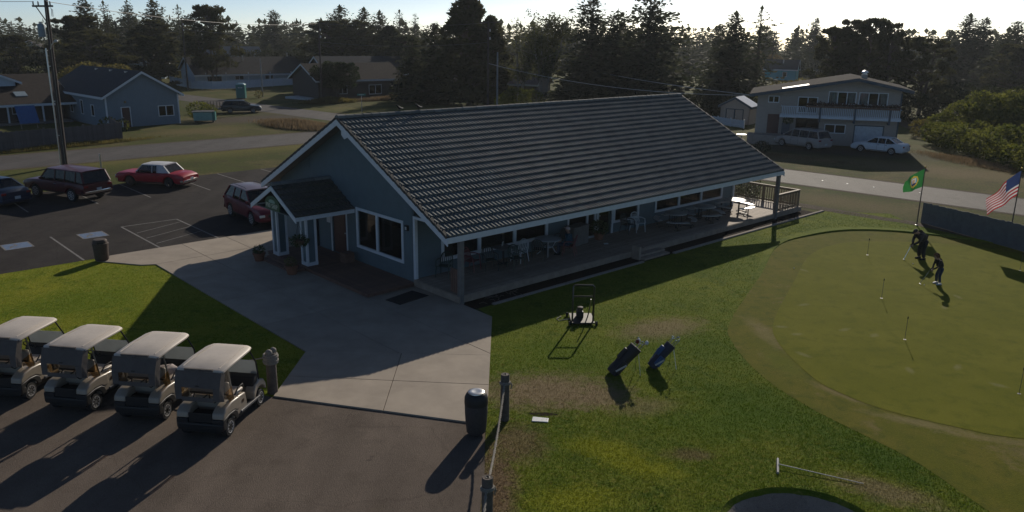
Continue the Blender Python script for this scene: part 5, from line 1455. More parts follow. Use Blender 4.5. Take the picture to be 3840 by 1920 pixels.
def figure(label, loc, rz, s, lean, top, legs, shoes, hair, cap=None, curly=False, sleeves='long', skinny=1.0, sit=False, putter=True, look=None):
    """local x forward (lean direction), y left, metres for a 1.75 m adult times s"""
    t = thing('person', label, 'person', loc, rz)
    k = skinny
    if not sit:
        hipz = .90; hip = Vector((-.10,0,hipz)); la = R(lean)
        def up(l, y=0): return (hip.x + math.sin(la)*l, y, hip.z + math.cos(la)*l)
        neck = Vector(up(.50)); 
        V = [hip, up(.14), up(.30), up(.43), up(.50), up(.56)]
        legsV = lambda sy: [(-.10,sy*.09,.86),(.03,sy*.13,.48),(-.03,sy*.15,.09)]
        hd_f = Vector((math.sin(la+R(75)),0,math.cos(la+R(75)))); hd_u = Vector((math.sin(la*.9),0,math.cos(la*.9)))
    # trousers: one continuous mesh
        TV = [(hip.x,0,hipz+.04),(hip.x,0,hipz-.04)]; TE = [(0,1)]; TR = [(.15*k,.165*k),(.15*k,.165*k)]
        for sy in (-1,1):
            i0 = len(TV); TV += legsV(sy); TE += [(1,i0),(i0,i0+1),(i0+1,i0+2)]; TR += [.105*k,.085*k,.072*k]
    else:
        hip = Vector((0,0,.52)); la = R(lean); hipz = .52
        def up(l, y=0): return (hip.x + math.sin(la)*l, y, hip.z + math.cos(la)*l)
        TV = [(0,0,.54),(.03,0,.52)]; TE = [(0,1)]; TR = [(.15*k,.17*k),(.15*k,.17*k)]
        for sy in (-1,1):
            i0 = len(TV); TV += [(.10,sy*.10,.53),(.46,sy*.13,.52),(.48,sy*.13,.09)]; TE += [(1,i0),(i0,i0+1),(i0+1,i0+2)]; TR += [.10*k,.078*k,.062*k]
        hd_f = Vector((math.sin(R(80)),0,math.cos(R(80)))); hd_u = Vector((0,0,1))
    S = lambda L_: [tuple(Vector(v)*s) for v in L_]
    SR = lambda L_: [tuple(a*s for a in r) if isinstance(r, tuple) else r*s for r in L_]
    # torso and arms: one continuous mesh
    BV = [up(-.02), up(.14), up(.30), up(.44), up(.50)]; BE = [(0,1),(1,2),(2,3),(3,4)]; BR = [(.15*k,.16*k),(.14*k,.165*k),(.145*k,.185*k),(.12*k,.17*k),(.065,.065)]
    hands = []
    for sy in (-1,1):
        sh = Vector(up(.43, sy*.19))
        if not sit:
            el = sh + Vector((.10,sy*.03,-.27)); wr = Vector((up(.43)[0]+.26, sy*.02, sh.z-.47))
        else:
            el = sh + Vector((.04,sy*.06,-.27)); wr = el + Vector((.25,-sy*.06,-.02))
        i0 = len(BV); BV += [tuple(sh), tuple(el), tuple(wr)]; BE += [(3,i0),(i0,i0+1),(i0+1,i0+2)]; BR += [.078*k,.055*k,.042*k]
        hands.append((el, wr, sy))
    skin_mesh('torso', S(BV), BE, SR(BR), top, t, 2)
    skin_mesh('trousers', S(TV), TE, SR(TR), legs, t, 1)
    nk = Vector(up(.52)); 
    MB().tube(S([up(.47), up(.58)]), [.06*s,.052*s], 10).build('neck', m_skin, t, smooth=True)
    hc = Vector(up(.60)) + hd_u*.07 + hd_f*.03
    head(t, hc*s, look or hd_f, hd_u, s if not curly else s*1.2, hair, cap, curly)
    for el, wr, sy in hands:
        d = (wr-el).normalized()
        if sleeves == 'short': MB().tube(S([el, wr]), [.05*s*k,.036*s], 10).build('forearm', m_skin, t, smooth=True)
        hand(t, wr*s, d, Vector((0,-sy,0)) if not sit else Vector((0,0,-1)), m_skin, s*1.05, 1)
    for sy in (-1,1):
        fx = -.03 if not sit else .48
        ft = MB(); rg = []
        for x, w_, z1 in ((-.10,.035,.08),(-.05,.045,.10),(.05,.048,.085),(.13,.05,.06),(.19,.035,.045)):
            y = (sy*.15 if not sit else sy*.13); rg.append([((fx+x)*s,(y-w_)*s,.0),((fx+x)*s,(y+w_)*s,.0),((fx+x)*s,(y+w_*.8)*s,z1*s),((fx+x)*s,(y-w_*.8)*s,z1*s)])
        ft.rings(rg).build('shoe', shoes, t, smooth=True, bevel=.008)
    return t, hands
m_navyc = M('charcoal_shirt', (.030,.028,.030), rough=.85, var=.15); m_slacks = M('black_slacks', (.013,.013,.015), rough=.85)
m_capb = M('black_cap', (.015,.015,.02), rough=.8); m_hairg = M('grey_hair', (.25,.23,.2), rough=.9); m_curl = M('auburn_curls', (.14,.055,.022), rough=.8, var=.3, vs=30, trans=.2)
m_tee = M('black_tee', (.012,.013,.015), rough=.85); m_jean = M('dark_jeans', (.018,.035,.07), rough=.85, var=.2); m_shoe = M('dark_shoe', (.012,.018,.018), rough=.95, spec=.1); m_shw = M('white_shoe', (.45,.46,.48), rough=.6)
def putter(label, a, b_):
    t = thing('putter', label, 'putter', (0,0,0))
    MB().tube([a, b_], .010, 6).build('shaft', m_chrome, t)
    a, b_ = Vector(a), Vector(b_); MB().tube([a, a+(b_-a)*.24], .016, 6).build('grip', m_black, t)
    MB().box((b_.x+.0,b_.y-.04,b_.z),(.035,.12,.03)).build('putter_head', m_metal, t, bevel=.006)
MAN, BOY = Vector((18.5,34.95,.018)), Vector((17.33,31.15,.018))
mr_, br_ = R(192), R(185)
figure('man in black cap and dark clothes bent over a putter', MAN, mr_, 1.0, 52, m_navyc, m_slacks, m_shoe, m_hairg, cap=m_capb, skinny=1.18)
figure('boy with bushy auburn curls in black tee and jeans, putting', BOY, br_, .78, 30, m_tee, m_jean, m_shw, m_curl, curly=True, sleeves='short', skinny=.92)
def LW(base, rz, p, s): c, sn = math.cos(rz), math.sin(rz); return (base.x+(p[0]*c-p[1]*sn)*s, base.y+(p[0]*sn+p[1]*c)*s, base.z+p[2]*s)
putter("putter held by the man in the black cap", LW(MAN, mr_, (.53,.0,.80), 1.0), LW(MAN, mr_, (.85,-.02,.02), 1.0))
putter("putter held by the curly haired boy", LW(BOY, br_, (.40,.0,.93), .78), LW(BOY, br_, (.95,-.02,.03), .78))
m_teal = M('teal_shirt', (.018,.075,.12), rough=.8)
p = W(7.20,1.35,DZ)
figure('person in teal shirt and pale cap seated at the glass table', (p.x, p.y, DZ-.02), CHA+R(125), .98, 6, m_teal, m_jean, m_shoe, M('white_hair',(.5,.48,.45)), cap=M('pale_cap',(.5,.42,.45)), sit=True)
# ---------------------------------------------------------------- houses
m_sh_dk = M('dark_shingle', (.028,.032,.040), rough=.9, var=.25, vs=3, bump=.5, bs=12)
m_sh_br = M('brown_shingle', (.050,.041,.036), rough=.95, spec=.1, var=.2, vs=3, bump=.5, bs=12)
m_sh_gy = M('grey_shingle', (.062,.058,.056), rough=.95, spec=.1, var=.2, vs=3, bump=.5, bs=12)
m_w_blue = M('blue_grey_siding', (.17,.22,.26), rough=.75, var=.06, vs=2, bump=.2, bs=8)
m_w_pale = M('pale_blue_siding', (.48,.58,.66), rough=.75, var=.06)
m_w_dark = M('dark_brown_siding', (.055,.05,.048), rough=.85, var=.1)
m_w_beige = M('beige_siding', (.35,.315,.28), rough=.8, var=.06, bump=.2, bs=6)
m_w_teal = M('teal_siding', (.05,.34,.38), rough=.7, var=.05)
m_w_cream = M('cream_siding', (.36,.34,.24), rough=.8)
m_bluetrim = M('slate_trim', (.05,.075,.10), rough=.6)
m_hpane = glass('house_glass', (.10,.12,.13), 1.0)
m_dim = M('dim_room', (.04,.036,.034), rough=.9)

def gable_house(t, x0, L, W_, eave, ridge, wallm, roofm, oe=.45, og=.4, trim=None, wins=(), th=.16, oe0=None, core=True, y0=0.0, axis='X', base=0.0, names=('wall','roof')):
    """gabled block in t's frame: ridge along x (or y); wins: (face, pos, z, w, h, mull, kind)"""
    trim = trim or m_trim
    rz = Matrix.Identity(3) if axis == 'X' else Matrix.Rotation(math.pi/2, 3, 'Z')
    off = Vector((x0, y0, 0))
    def T(mb):
        mb.v = [tuple(rz @ Vector(p) + off) for p in mb.v]; return mb
    hw = W_/2; sl_ = (ridge-eave)/hw
    faces = {'g0': [], 'g1': [], 's0': [], 's1': []}
    for w in wins: faces[w[0]].append((w[1], w[1]+w[3], w[2]-base, w[2]+w[4]-base))
    mb = MB()
    wall_panel(mb, (0,-hw,base), (1,0,0), L, eave-base, faces['s0'], .12, (0,1,0))
    wall_panel(mb, (0,hw,base), (1,0,0), L, eave-base, faces['s1'], .12, (0,-1,0))
    for x, k, n_ in ((0,'g0',1),(L,'g1',-1)):
        wall_panel(mb, (x,-hw,base), (0,1,0), W_, eave-base, faces[k], .12, (n_,0,0))
        mb.extr([(-hw,eave),(hw,eave),(0,ridge)], x, x+n_*.12, 'X')
    T(mb).build(names[0], wallm, t)
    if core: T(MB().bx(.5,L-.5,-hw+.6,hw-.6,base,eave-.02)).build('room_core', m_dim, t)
    o0 = oe if oe0 is None else oe0
    for s, oo in ((-1, o0), (1, oe)):
        y1 = s*(hw+oo); z1 = eave - sl_*oo
        pr_ = T(MB().extr([(0,ridge+.02),(0,ridge+th),(y1,z1+th),(y1,z1+.02)], -og, L+og, 'X')).build(names[1], roofm, t)
        T(MB().bx(-og,L+og,y1-.015 if s < 0 else y1-.015,y1+.015,z1-.10,z1+th-.02)).build('fascia', trim, t)
        for x in (-og-.03, L+og):
            T(MB().extr([(0,ridge-.10),(0,ridge+th-.03),(y1,z1+th-.03),(y1,z1-.10)], x, x+.03, 'X')).build('barge_board', trim, t)
    for w in wins:
        f, p, z, ww, hh = w[:5]; mull = w[5] if len(w) > 5 else 0; kind = w[6] if len(w) > 6 else 'window'
        if f in ('s0','s1'):
            p0 = Vector((p, -hw if f == 's0' else hw, z)); ud = Vector((1,0,0)); nd = Vector((0, 1 if f == 's0' else -1, 0))
        else:
            p0 = Vector((0 if f == 'g0' else L, -hw+p, z)); ud = Vector((0,1,0)); nd = Vector((1 if f == 'g0' else -1, 0, 0))
        p0 = rz @ p0 + off; ud = rz @ ud; nd = rz @ nd
        mm = tuple(ww*(i+1)/(mull+1) for i in range(mull))
        if kind == 'window': window(t, p0, ud, nd, ww, hh, mull=mm, fw=.08, mat_f=trim if trim is not m_bluetrim else m_trim, mat_p=m_hpane)
        elif kind == 'door':
            dm = w[7] if len(w) > 7 else m_door
            a, b_ = p0 + nd*.04, p0 + ud*ww + nd*.04
            d_ = MB(); d_.bar(a+ud*.0+Vector((0,0,hh/2)), b_+Vector((0,0,hh/2)), .05, hh); dd = d_.build('door', dm, t)
            MB().ball(tuple(p0+ud*ww*.85+Vector((0,0,hh*.48))), .05).build('handle', m_metal, dd)
            fr = MB()
            for q in (-.06, ww+.0): fr.bar(p0+ud*(q+.03)-nd*.02, p0+ud*(q+.03)-nd*.02+Vector((0,0,hh+.06)), .08)
            fr.bar(p0-nd*.02+Vector((0,0,hh+.03)), p0+ud*ww-nd*.02+Vector((0,0,hh+.03)), .08)
            fr.build('door_frame', trim, t)

def ang(dx, dy): return math.atan2(dy, dx)
# blue-grey gabled house, left
A_ = Vector((-40.3,79.9)); gd = Vector((.688,.7254)); Cm = A_ + gd*3.65
t = thing('gabled_house', 'blue-grey house with dark roof and white gable trim at left', 'house', (Cm.x, Cm.y, 0), ang(-.7254,.688))
HW = 3.65
gable_house(t, 0, 15.6, 7.3, 3.2, 5.35, m_w_blue, m_sh_dk, .45, .45, wins=[('g0',7.3-2.25,0,.80,1.95,0,'door',m_door),('g0',7.3-6.75,.85,1.65,1.12,1),('s1',9.2,.9,.9,1.5,0),('s1',6.2,.9,.8,1.5,0),('s1',3.2,.9,.9,1.2,0)])
MB().bx(-.03,.10,HW-.10,HW+.03,0,3.1).build('corner_board', m_trim, t); MB().bx(-.03,.10,-HW-.03,-HW+.10,0,3.1).build('corner_board', m_trim, t)
MB().box((-.08,HW-1.85,2.5),(.14,.16,.2)).build('wall_lamp', M('brass_lamp',(.3,.2,.08),rough=.4), t, bevel=.02)
for x in (2.5,6.5,10.5): MB().box((x,.35,5.27),(.35,.3,.18)).build('roof_vent', m_metal, t)
# brown roofed porch house at the frame edge
t = thing('porch_house', 'brown roofed house with white porch posts and blue dormer, far left', 'house', (-62.6,77.6,0), ang(.688,.7254))
gable_house(t, 0, 16.5, 8.5, 2.9, 4.6, m_w_dark, m_sh_br, .45, .5, oe0=2.4, wins=[('s0',3.0,.9,1.6,1.1,1),('s0',8.0,.2,1.0,2.0,0,'door',m_door),('s0',11.5,.9,1.6,1.1,1)])
for x in (1.0,4.2,7.4,10.6,13.8): MB().bx(x-.07,x+.07,-6.4,-6.26,0,2.05).build('porch_post', m_trim, t)
MB().bx(0,16.5,-6.5,-4.3,.02,.25).build('porch_floor', m_woodgrey, t)
gable_house(t, 9.3, 3.5, 6.6, 4.15, 5.55, m_w_pale, m_sh_br, .5, .4, axis='Y', y0=-2.7, base=3.2, core=False, names=('dormer_wall','dormer_roof'))
for x, w_ in ((5.4,.9),(12.4,1.1)): MB().box((x,-4.6,2.95),(w_,1.0,.12),rx=.385).build('skylight', M('skylight_glass',(.30,.36,.38),rough=.15), t)
# wooden yard fence
def board_fence(t, L, h, bw, mat, gap=.012, rail=True, posts=2.4, seed=1, vary=.02):
    rr = random.Random(seed); n = int(L/bw)
    mes = [MB().bx(0,bw-gap,-.012,.012,.03,h+dv).mesh('board') for dv in (-vary,0,vary)]
    for me in mes: me.materials.append(mat)
    for i in range(n): link_mesh('board', rr.choice(mes), None, t, loc=(i*bw,0,0))
    x = 0
    while x <= L+.01: MB().bx(x-.07,x+.07,-.10,.02+.0,0,h+.10).build('fence_post', mat, t); x += posts
    if rail: MB().bx(0,L,-.05,-.014,h-.22,h-.12).bx(0,L,-.05,-.014,.25,.35).build('fence_rail', mat, t)
m_fencew = M('weathered_fence', (.105,.095,.095), rough=.9, var=.2, vs=2, bump=.4, bs=15, rnd=.12)
t = thing('yard_fence', 'weathered wooden yard fence along the left road', 'fence', (-34.8,71.1,0), ang(-5.87,-8.0))
board_fence(t, 16.0, 1.55, .20, m_fencew, posts=3.2)
t = thing('yard_fence', 'short wooden fence return beside the blue-grey house', 'fence', (-34.8,71.1,0), ang(-3.6,5.4))
board_fence(t, 6.6, 1.45, .20, m_fencew, posts=3.2, seed=3)
t = thing('tarp_stand', 'tilted blue tarp board on legs behind the wooden fence', 'tarp', (-47.6,78.9,0), ang(.688,.7254))
MB().box((0,0,1.35),(1.75,.06,1.9),rx=-.55).build('tarp', M('blue_tarp',(.015,.10,.27),rough=.6,bump=.2), t)
for x in (-.7,.7): MB().bar((x,-.3,0),(x,.2,1.3),.08).build('leg', m_rail, t)
# white long house and fence
t = thing('long_house', 'long pale blue house with grey roof behind white fence', 'house', (-58.5,146.5,0), ang(.80,.60))
gable_house(t, 0, 20.5, 8.5, 2.6, 4.7, m_w_pale, m_sh_gy, .5, .5, oe0=1.6, wins=[('g0',5.6,.6,1.0,1.1,1),('s0',2.5,.3,2.2,1.8,1),('s0',7.0,.9,1.6,1.1,1),('s0',12.5,.9,1.6,1.1,1),('s0',16.5,.1,.95,2.0,0,'door',m_w_pale)])
gable_house(t, 23.5, 9.5, 8.8, 2.7, 4.7, m_w_pale, m_sh_gy, .5, .5, axis='Y', y0=-6.0, wins=[('g0',2.2,.8,1.0,1.2,1),('g0',5.8,.8,1.0,1.2,1),('s1',3.0,.8,1.4,1.1,1)], names=('wing_wall','wing_roof'))
for x in (1.5,5,9,13,17): MB().bx(x-.06,x+.06,-5.7,-5.58,0,2.3).build('porch_post', m_trim, t)
for x, y in ((9.5,-1.5),(19,1)): MB().tube([(x,y,4.2),(x,y,5.5)], .13, 8).build('flue_pipe', m_metal, t)
m_wf = M('white_fence_paint', (.55,.60,.65), rough=.7, var=.08)
pl = [(-62.5,148.2),(-53.9,136.2),(-50.1,135.3),(-46.9,138.4),(-39.1,151.7),(-33.5,160)]
for k, (a, b_) in enumerate(zip(pl, pl[1:])):
    a, b_ = Vector(a), Vector(b_); L_ = (b_-a).length; n = max(1, round(L_/2.4)); w_ = L_/n
    t = thing('white_fence', ('white board fence, far left run behind the blue-grey house','white board fence, short front corner run left of the toilet cabin','white board fence run directly behind the toilet cabin','white board fence, long run before the pale blue house','white board fence, far right run past the house wing')[k], 'fence', (a.x, a.y, 0), ang(*(b_-a)), 'white fence runs')
    for i in range(n):
        MB().bx(i*w_+.06,(i+1)*w_-.06,-.02,.02,.06,1.32).build('panel', m_wf, t)
        MB().bx(i*w_-.05,i*w_+.05,-.05,.05,0,1.42).build('fence_post', m_wf, t)
# portable toilet, dumpster, pad
m_toi = M('teal_plastic', (.015,.16,.15), rough=.4, var=.06)
t = thing('portable_toilet', 'teal portable toilet cabin at the side street', 'toilet cabin', (-39.7,118.3,0), R(8))
MB().bx(-.62,.62,-.62,.62,.08,1.95).build('cabin', m_toi, t, bevel=.03)
MB().rings([[(-.64,-.64,1.95),(.64,-.64,1.95),(.64,.64,1.95),(-.64,.64,1.95)],[(-.6,-.6,2.05),(.6,-.6,2.05),(.6,.6,2.05),(-.6,.6,2.05)],[(-.35,-.4,2.18),(.35,-.4,2.18),(.35,.4,2.18),(-.35,.4,2.18)]]).build('roof', M('pale_teal',(.25,.42,.42),rough=.4), t, bevel=.02)
d_ = MB().bx(-.42,.42,-.65,-.622,.15,1.85).build('door', m_toi, t, bevel=.01); MB().bx(-.3,-.05,-.66,-.651,1.5,1.66).bx(.05,.3,-.66,-.651,1.5,1.66).build('decal', m_plate, d_)
MB().bx(-.66,.66,-.66,.66,0,.08).build('base', m_black, t)
t = thing('dumpster', 'pale green dumpster with dark green end by the blue-grey house', 'dumpster', (-33.4,86.8,0), R(14))
MB().extr([(-.55,.2),(.55,.2),(.6,1.05),(-.6,1.15)], -.95, .95, 'X').build('bin', M('pale_green_steel',(.20,.36,.32),rough=.6,var=.12), t, bevel=.02)
MB().extr([(-.56,.2),(.56,.2),(.61,1.05),(-.61,1.15)], .952, 1.25, 'X').build('bin_end', m_toi, t)
MB().box((0,0,1.14),(2.2,1.25,.05),rx=.08).build('lid', m_sh_dk, t)
for x in (-.8,1.0): MB().bx(x-.08,x+.08,-.5,.5,0,.2).build('foot', m_black, t)
o = MB().prism([(-33.6,119.2),(-30.9,124.8),(-24.4,120.6),(-27.9,115.2)], .01, .30).build('concrete_pad', M('pale_concrete',(.42,.45,.48),rough=.6,var=.08)); tag(o, 'pale raised concrete pad beside the side street', 'concrete pad')
t = thing('white_shed', 'small white shed behind the flat-topped cypress', 'shed', (-26.0,123.2,0), R(30))
gable_house(t, 0, 2.4, 2.6, 1.9, 2.5, m_wf, m_sh_gy, .15, .15, wins=[('s0',.8,.1,.8,1.6,0,'door',m_w_pale)])
# dark low house mid-left
t = thing('low_house', 'dark brown low house with grey roof behind the cypress', 'house', (-30.6,119.4,0), ang(.76,.65))
gable_house(t, 0, 14.0, 8.2, 2.9, 4.9, m_w_dark, m_sh_br, .5, .6, wins=[('s0',3,.8,1.6,1.2,1),('s0',8.2,.6,2.2,1.4,1),('g1',3.0,.8,1.0,1.2,1)])
t2 = thing('low_house', 'dark roofed house rising just behind the brown low house', 'house', (-31.5,130.8,0), ang(.80,.60))
gable_house(t2, 0, 14.5, 8.5, 3.2, 5.6, m_w_dark, m_sh_dk, .5, .5, wins=[('s0',4,.8,1.6,1.2,1),('g1',3.0,.8,1.0,1.2,1)])
# far houses
t = thing('far_house', 'cream house with grey roof among trees at far left', 'house', (-139,236,0), ang(-.35,.94))
gable_house(t, 0, 9, 8, 3.4, 5.8, m_w_cream, m_sh_gy, .4, .4, wins=[('g0',1.5,.9,1.1,1.3,1),('g0',5,.9,1.1,1.3,1),('s0',3,.9,1.4,1.2,1)])
t = thing('far_house', 'blue house with flue, half hidden behind the tall umbrella pine', 'house', (-76.5,196,0), ang(.86,.50))
gable_house(t, 0, 15, 9, 3.0, 5.6, m_w_blue, M('blue_grey_shingle',(.06,.09,.12),rough=.9), .5, .4, wins=[('s0',2,.9,1.2,1.2,1),('s0',6,.4,1.6,1.8,1),('s0',11,.9,1.2,1.2,1)])
MB().tube([(4,-1.5,4.5),(4,-1.5,6.9)], .14, 8).build('flue_pipe', m_metal, t)
t = thing('far_house', 'small gabled house glimpsed left of the umbrella pine trunks', 'house', (-73.2,163,0), ang(-.3,.95))
gable_house(t, 0, 9, 6.5, 3.0, 5.2, m_w_pale, m_sh_br, .4, .4, wins=[('g0',2.4,.9,1.2,1.2,1)])
t = thing('far_house', 'brown roofed house glimpsed between the birch trunks', 'house', (-8.0,128,0), ang(.95,-.30))
gable_house(t, 0, 13, 8, 2.6, 5.0, m_w_dark, M('warm_shingle',(.16,.12,.11),rough=.9), .5, .4, wins=[('s0',3,.8,1.6,1.2,1)])
t = thing('far_house', 'bright teal gabled house behind the two-storey house', 'house', (66.3,192.5,0), ang(-.90,.43))
gable_house(t, 0, 7.0, 4.9, 2.6, 4.5, m_w_teal, m_sh_dk, .4, .35, wins=[('s1',2.0,.8,1.0,1.1,0)])
MB().tube([(3.2,1.0,3.7),(3.2,1.0,4.6)], .14, 8).build('flue_pipe', m_metal, t)
o = MB().box((77.3,214,1.4),(5.2,2.2,.4),rz=.2).build('trailer_roof', M('white_trailer',(.6,.6,.58),rough=.4)); 
MB().box((77.3,214,.7),(5.0,2.0,1.0),rz=.2).build('trailer_side', M('trailer_tan',(.35,.3,.24)), o); tag(o, 'long white-topped trailer right of the teal house', 'trailer')
t = thing('camper_van', 'white camper van by the pale gravel lot at far right', 'camper van', (111.8,226,0), R(25))
MB().bx(-1.9,1.9,-1.1,1.1,.5,2.7).build('body', M('camper_white',(.55,.57,.60),rough=.4), t, bevel=.12)
MB().bx(1.9,2.9,-1.0,1.0,.5,1.6).build('cab', MATS['camper_white'], t, bevel=.15)
MB().bx(1.2,1.75,-1.12,-1.10,1.5,2.2).bx(-1.2,-.2,-1.12,-1.10,1.5,2.2).build('window', m_cglass, t); MB().bx(-.4,.3,-.3,.3,2.7,2.95).build('roof_unit', m_pw, t, bevel=.05)
for x in (-1.1,2.0):
    for s in (-1,1): MB().lathe([(.12,-.1),(.36,-.1),(.36,.1),(.12,.1)], (x,s*1.0,.36), 14, 'Y').build('wheel', m_tyre, t)
sheet('gravel_lot', [(103,193),(128,206),(140,232),(112,230),(104,212)], .01, M('pale_gravel',(.30,.27,.25),rough=.9,var=.2,vs=.4))
sheet('gravel_drive', [(43,86),(56,88),(60,100),(46,99)], .01, m_gravel)

# two-storey house at right
t = thing('two_storey_house', 'beige two-storey house with long white balcony and garage', 'house', (22.98,76.79,0), ang(.951,-.309))
DEP, WF = 8.5, 12.3
def ztop(s): return 6.0 - (8.5-s)*.182 if s < 8.5 else 6.0 - (s-8.5)*.205
low = [(6.15,8.0,1.1,1.95),(1.05,2.1,.85,2.65),(3.6,5.65,.85,2.62),(8.8,11.15,.05,1.88)]
hi = [(.95,1.95,3.7,4.35),(3.6,5.35,2.85,4.35),(6.2,8.6,3.75,4.92),(8.8,11.25,3.75,4.92)]
mb = MB(); wall_panel(mb, (0,0,0), (1,0,0), WF, 2.72, low, .14, (0,1,0)); mb.build('front_wall', m_w_beige, t)
mb = MB(); wall_panel(mb, (0,0,2.723), (1,0,0), WF, 1.64, [(a,b_,c-2.723,min(d-2.723,1.64)) for a,b_,c,d in hi], .14, (0,1,0))
wall_panel(mb, (5.8,0,4.366), (1,0,0), 6.5, .58, [(a-5.8,b_-5.8,-.01,d-4.366) for a,b_,c,d in hi[2:]], .14, (0,1,0))
mb.extr([(0,4.366),(5.798,4.366),(5.798,ztop(5.8)),(0,ztop(0))], 0, .14, 'Y')
mb.extr([(5.8,4.948),(WF,4.948),(WF,ztop(WF)),(8.5,6.0),(5.8,ztop(5.8))], 0, .14, 'Y')
mb.build('upper_wall', m_w_beige, t)
MB().extr([(0,0),(WF,0),(WF,ztop(WF)),(8.5,6.0),(0,ztop(0))], DEP-.14, DEP, 'Y').build('back_wall', m_w_beige, t)
MB().bx(0,.14,.142,DEP-.142,0,4.4).build('side_wall', m_w_beige, t); MB().bx(WF-.14,WF,.142,DEP-.142,0,5.1).build('side_wall', m_w_beige, t)
MB().bx(.6,WF-.6,.9,DEP-.6,0,2.6).bx(.6,WF-.6,.9,DEP-.6,2.75,4.3).build('room_core', M('pale_room',(.16,.14,.12),rough=.9), t)
m_curt = M('curtain_white', (.5,.48,.46), rough=.9)
for k, (a, b_, c, d) in enumerate(hi + low[:1]):
    mu = 1 if k in (0,1,4) else 2
    window(t, (a,0,c), (1,0,0), (0,1,0), b_-a, d-c, mull=tuple((b_-a)*(i+1)/(mu+1) for i in range(mu)), fw=.08, mat_p=m_pane if k > 1 else m_hpane)
for a, b_ in ((6.3,7.0),(7.9,8.5),(8.9,9.5),(10.6,11.15)):
    rgs = []
    for z, pull in ((4.85,0),(4.4,.12),(4.0,.30),(3.8,.28)): rgs.append([(a+pull*.3+(b_-a)*i/8, .22+.03*math.sin(i*2.2), z) for i in range(9)])
    MB().rings(rgs, caps=False, closed=False).build('curtain', m_curt, t, fix=False)
MB().bx(1.05,2.1,.06,.11,.85,2.65).build('front_door', m_door, t)
window(t, (3.6,0,.85), (1,0,0), (0,1,0), 2.05, 1.77, mull=(1.0,), fw=.08, mat_f=m_dim, mat_p=m_hpane)
gd_ = MB().bx(8.8,11.15,.05,.10,.05,1.88).build('garage_door', M('garage_white',(.46,.52,.57),rough=.6), t)
for q in range(4): MB().bx(8.82,11.13,.035,.049,.08+.455*q,.50+.455*q).build('door_panel', MATS['garage_white'], gd_)
MB().bx(8.7,8.79,-.03,.05,0,1.97).bx(11.16,11.25,-.03,.05,0,1.97).bx(8.79,11.16,-.03,.05,1.89,1.97).build('garage_trim', m_bluetrim, t)
MB().bx(-.6,5.6,-1.9,-.002,0,.84).build('raised_porch', m_conc, t)
for (xa, xb) in ((-.75,8.5),(8.5,13.15)):
    MB().extr([(xa,ztop(xa)+.02),(xb,ztop(xb)+.02),(xb,ztop(xb)+.20),(xa,ztop(xa)+.20)], -1.2, DEP+.6, 'Y').build('roof', M('low_slope_roofing',(.045,.042,.042),rough=.97,spec=.03,var=.15,vs=2,bump=.2,bs=10), t)
    MB().extr([(xa,ztop(xa)-.08),(xb,ztop(xb)-.08),(xb,ztop(xb)+.17),(xa,ztop(xa)+.17)], -1.23, -1.202, 'Y').build('barge_board', m_bluetrim, t)
MB().extr([(2.1,ztop(2.1)+.205),(4.4,ztop(4.4)+.205),(4.4,ztop(4.4)+.25),(2.1,ztop(2.1)+.25)], -1.15, .6, 'Y').build('roof_panel', M('light_roof_sheet',(.5,.5,.5),rough=.35), t)
MB().bx(9.0,9.5,2.2,2.7,5.7,6.4).build('chimney', m_w_beige, t); MB().lathe([(.2,6.4),(.2,6.55),(.30,6.56),(.26,6.70),(.001,6.8)], (9.25,2.45,0), 12).build('chimney_cap', m_metal, t)
BZ, BP = 2.72, 1.1
bl = MB().bx(2.15,WF+.05,-BP,-.002,BZ-.16,BZ).build('balcony', m_w_beige, t)
MB().bx(2.1,WF+.1,-BP-.03,-BP-.002,BZ-.22,BZ+.02).build('balcony_fascia', m_wf, bl)
MB().bx(2.15,WF+.05,-BP-.04,-BP+.04,BZ+.76,BZ+.82).bx(2.15,WF+.05,-BP-.02,-BP+.02,BZ+.06,BZ+.10).bx(2.15,2.21,-BP+.042,-.02,BZ+.76,BZ+.82).bx(WF-.01,WF+.05,-BP+.042,-.02,BZ+.76,BZ+.82).build('balcony_rail', m_wf, bl)
bme = MB().bx(-.035,.035,-.012,.012,BZ+.02,BZ+.758).mesh('baluster'); bme.materials.append(m_wf)
x = 2.3
while x < WF: link_mesh('baluster', bme, None, bl, loc=(x,-BP,0)); x += .155
for x in (5.6,8.55,11.45): MB().bx(x-.08,x+.08,-BP-.09,-BP-.045,BZ-.55,BZ+.84).bx(x-.07,x+.07,-BP-.02,-.02,BZ-.55,BZ-.43).build('bracket_post', m_bluetrim, t)
fb = MB().bx(4.3,12.2,-BP-.22,-BP-.05,BZ+.78,BZ+.92).build('flower_box', m_brown, t)
rg = np.random.default_rng(12); n = 1500
C = np.stack([rg.uniform(4.3,12.2,n), -BP-.13+rg.normal(size=n)*.10, BZ+.98+np.abs(rg.normal(size=n))*.12], 1)
link_mesh('flowers', leafmesh('flowers', C, rg.normal(size=(n,3)), rg.uniform(.10,.2,n), .6, rg), M('dark_red_flowers',(.035,.04,.018),rough=.7,vs=3,col2=(.11,.03,.025),trans=.2), fb)
MB().bx(WF-.02,WF+.10,-.06,.06,0,4.9).build('downpipe', m_bluetrim, t)
rg = np.random.default_rng(15); C, D = leaf_ball(300,.5,rg,.7); hb = link_mesh('porch_plant', leafmesh('porch_plant', C, D, rg.uniform(.1,.2,300), .5, rg), m_leafd, t, loc=(2.9,-.7,2.2))
MB().bx(2.4,3.1,-.5,-.1,.85,1.9).build('porch_cabinet', m_bluetrim, t)
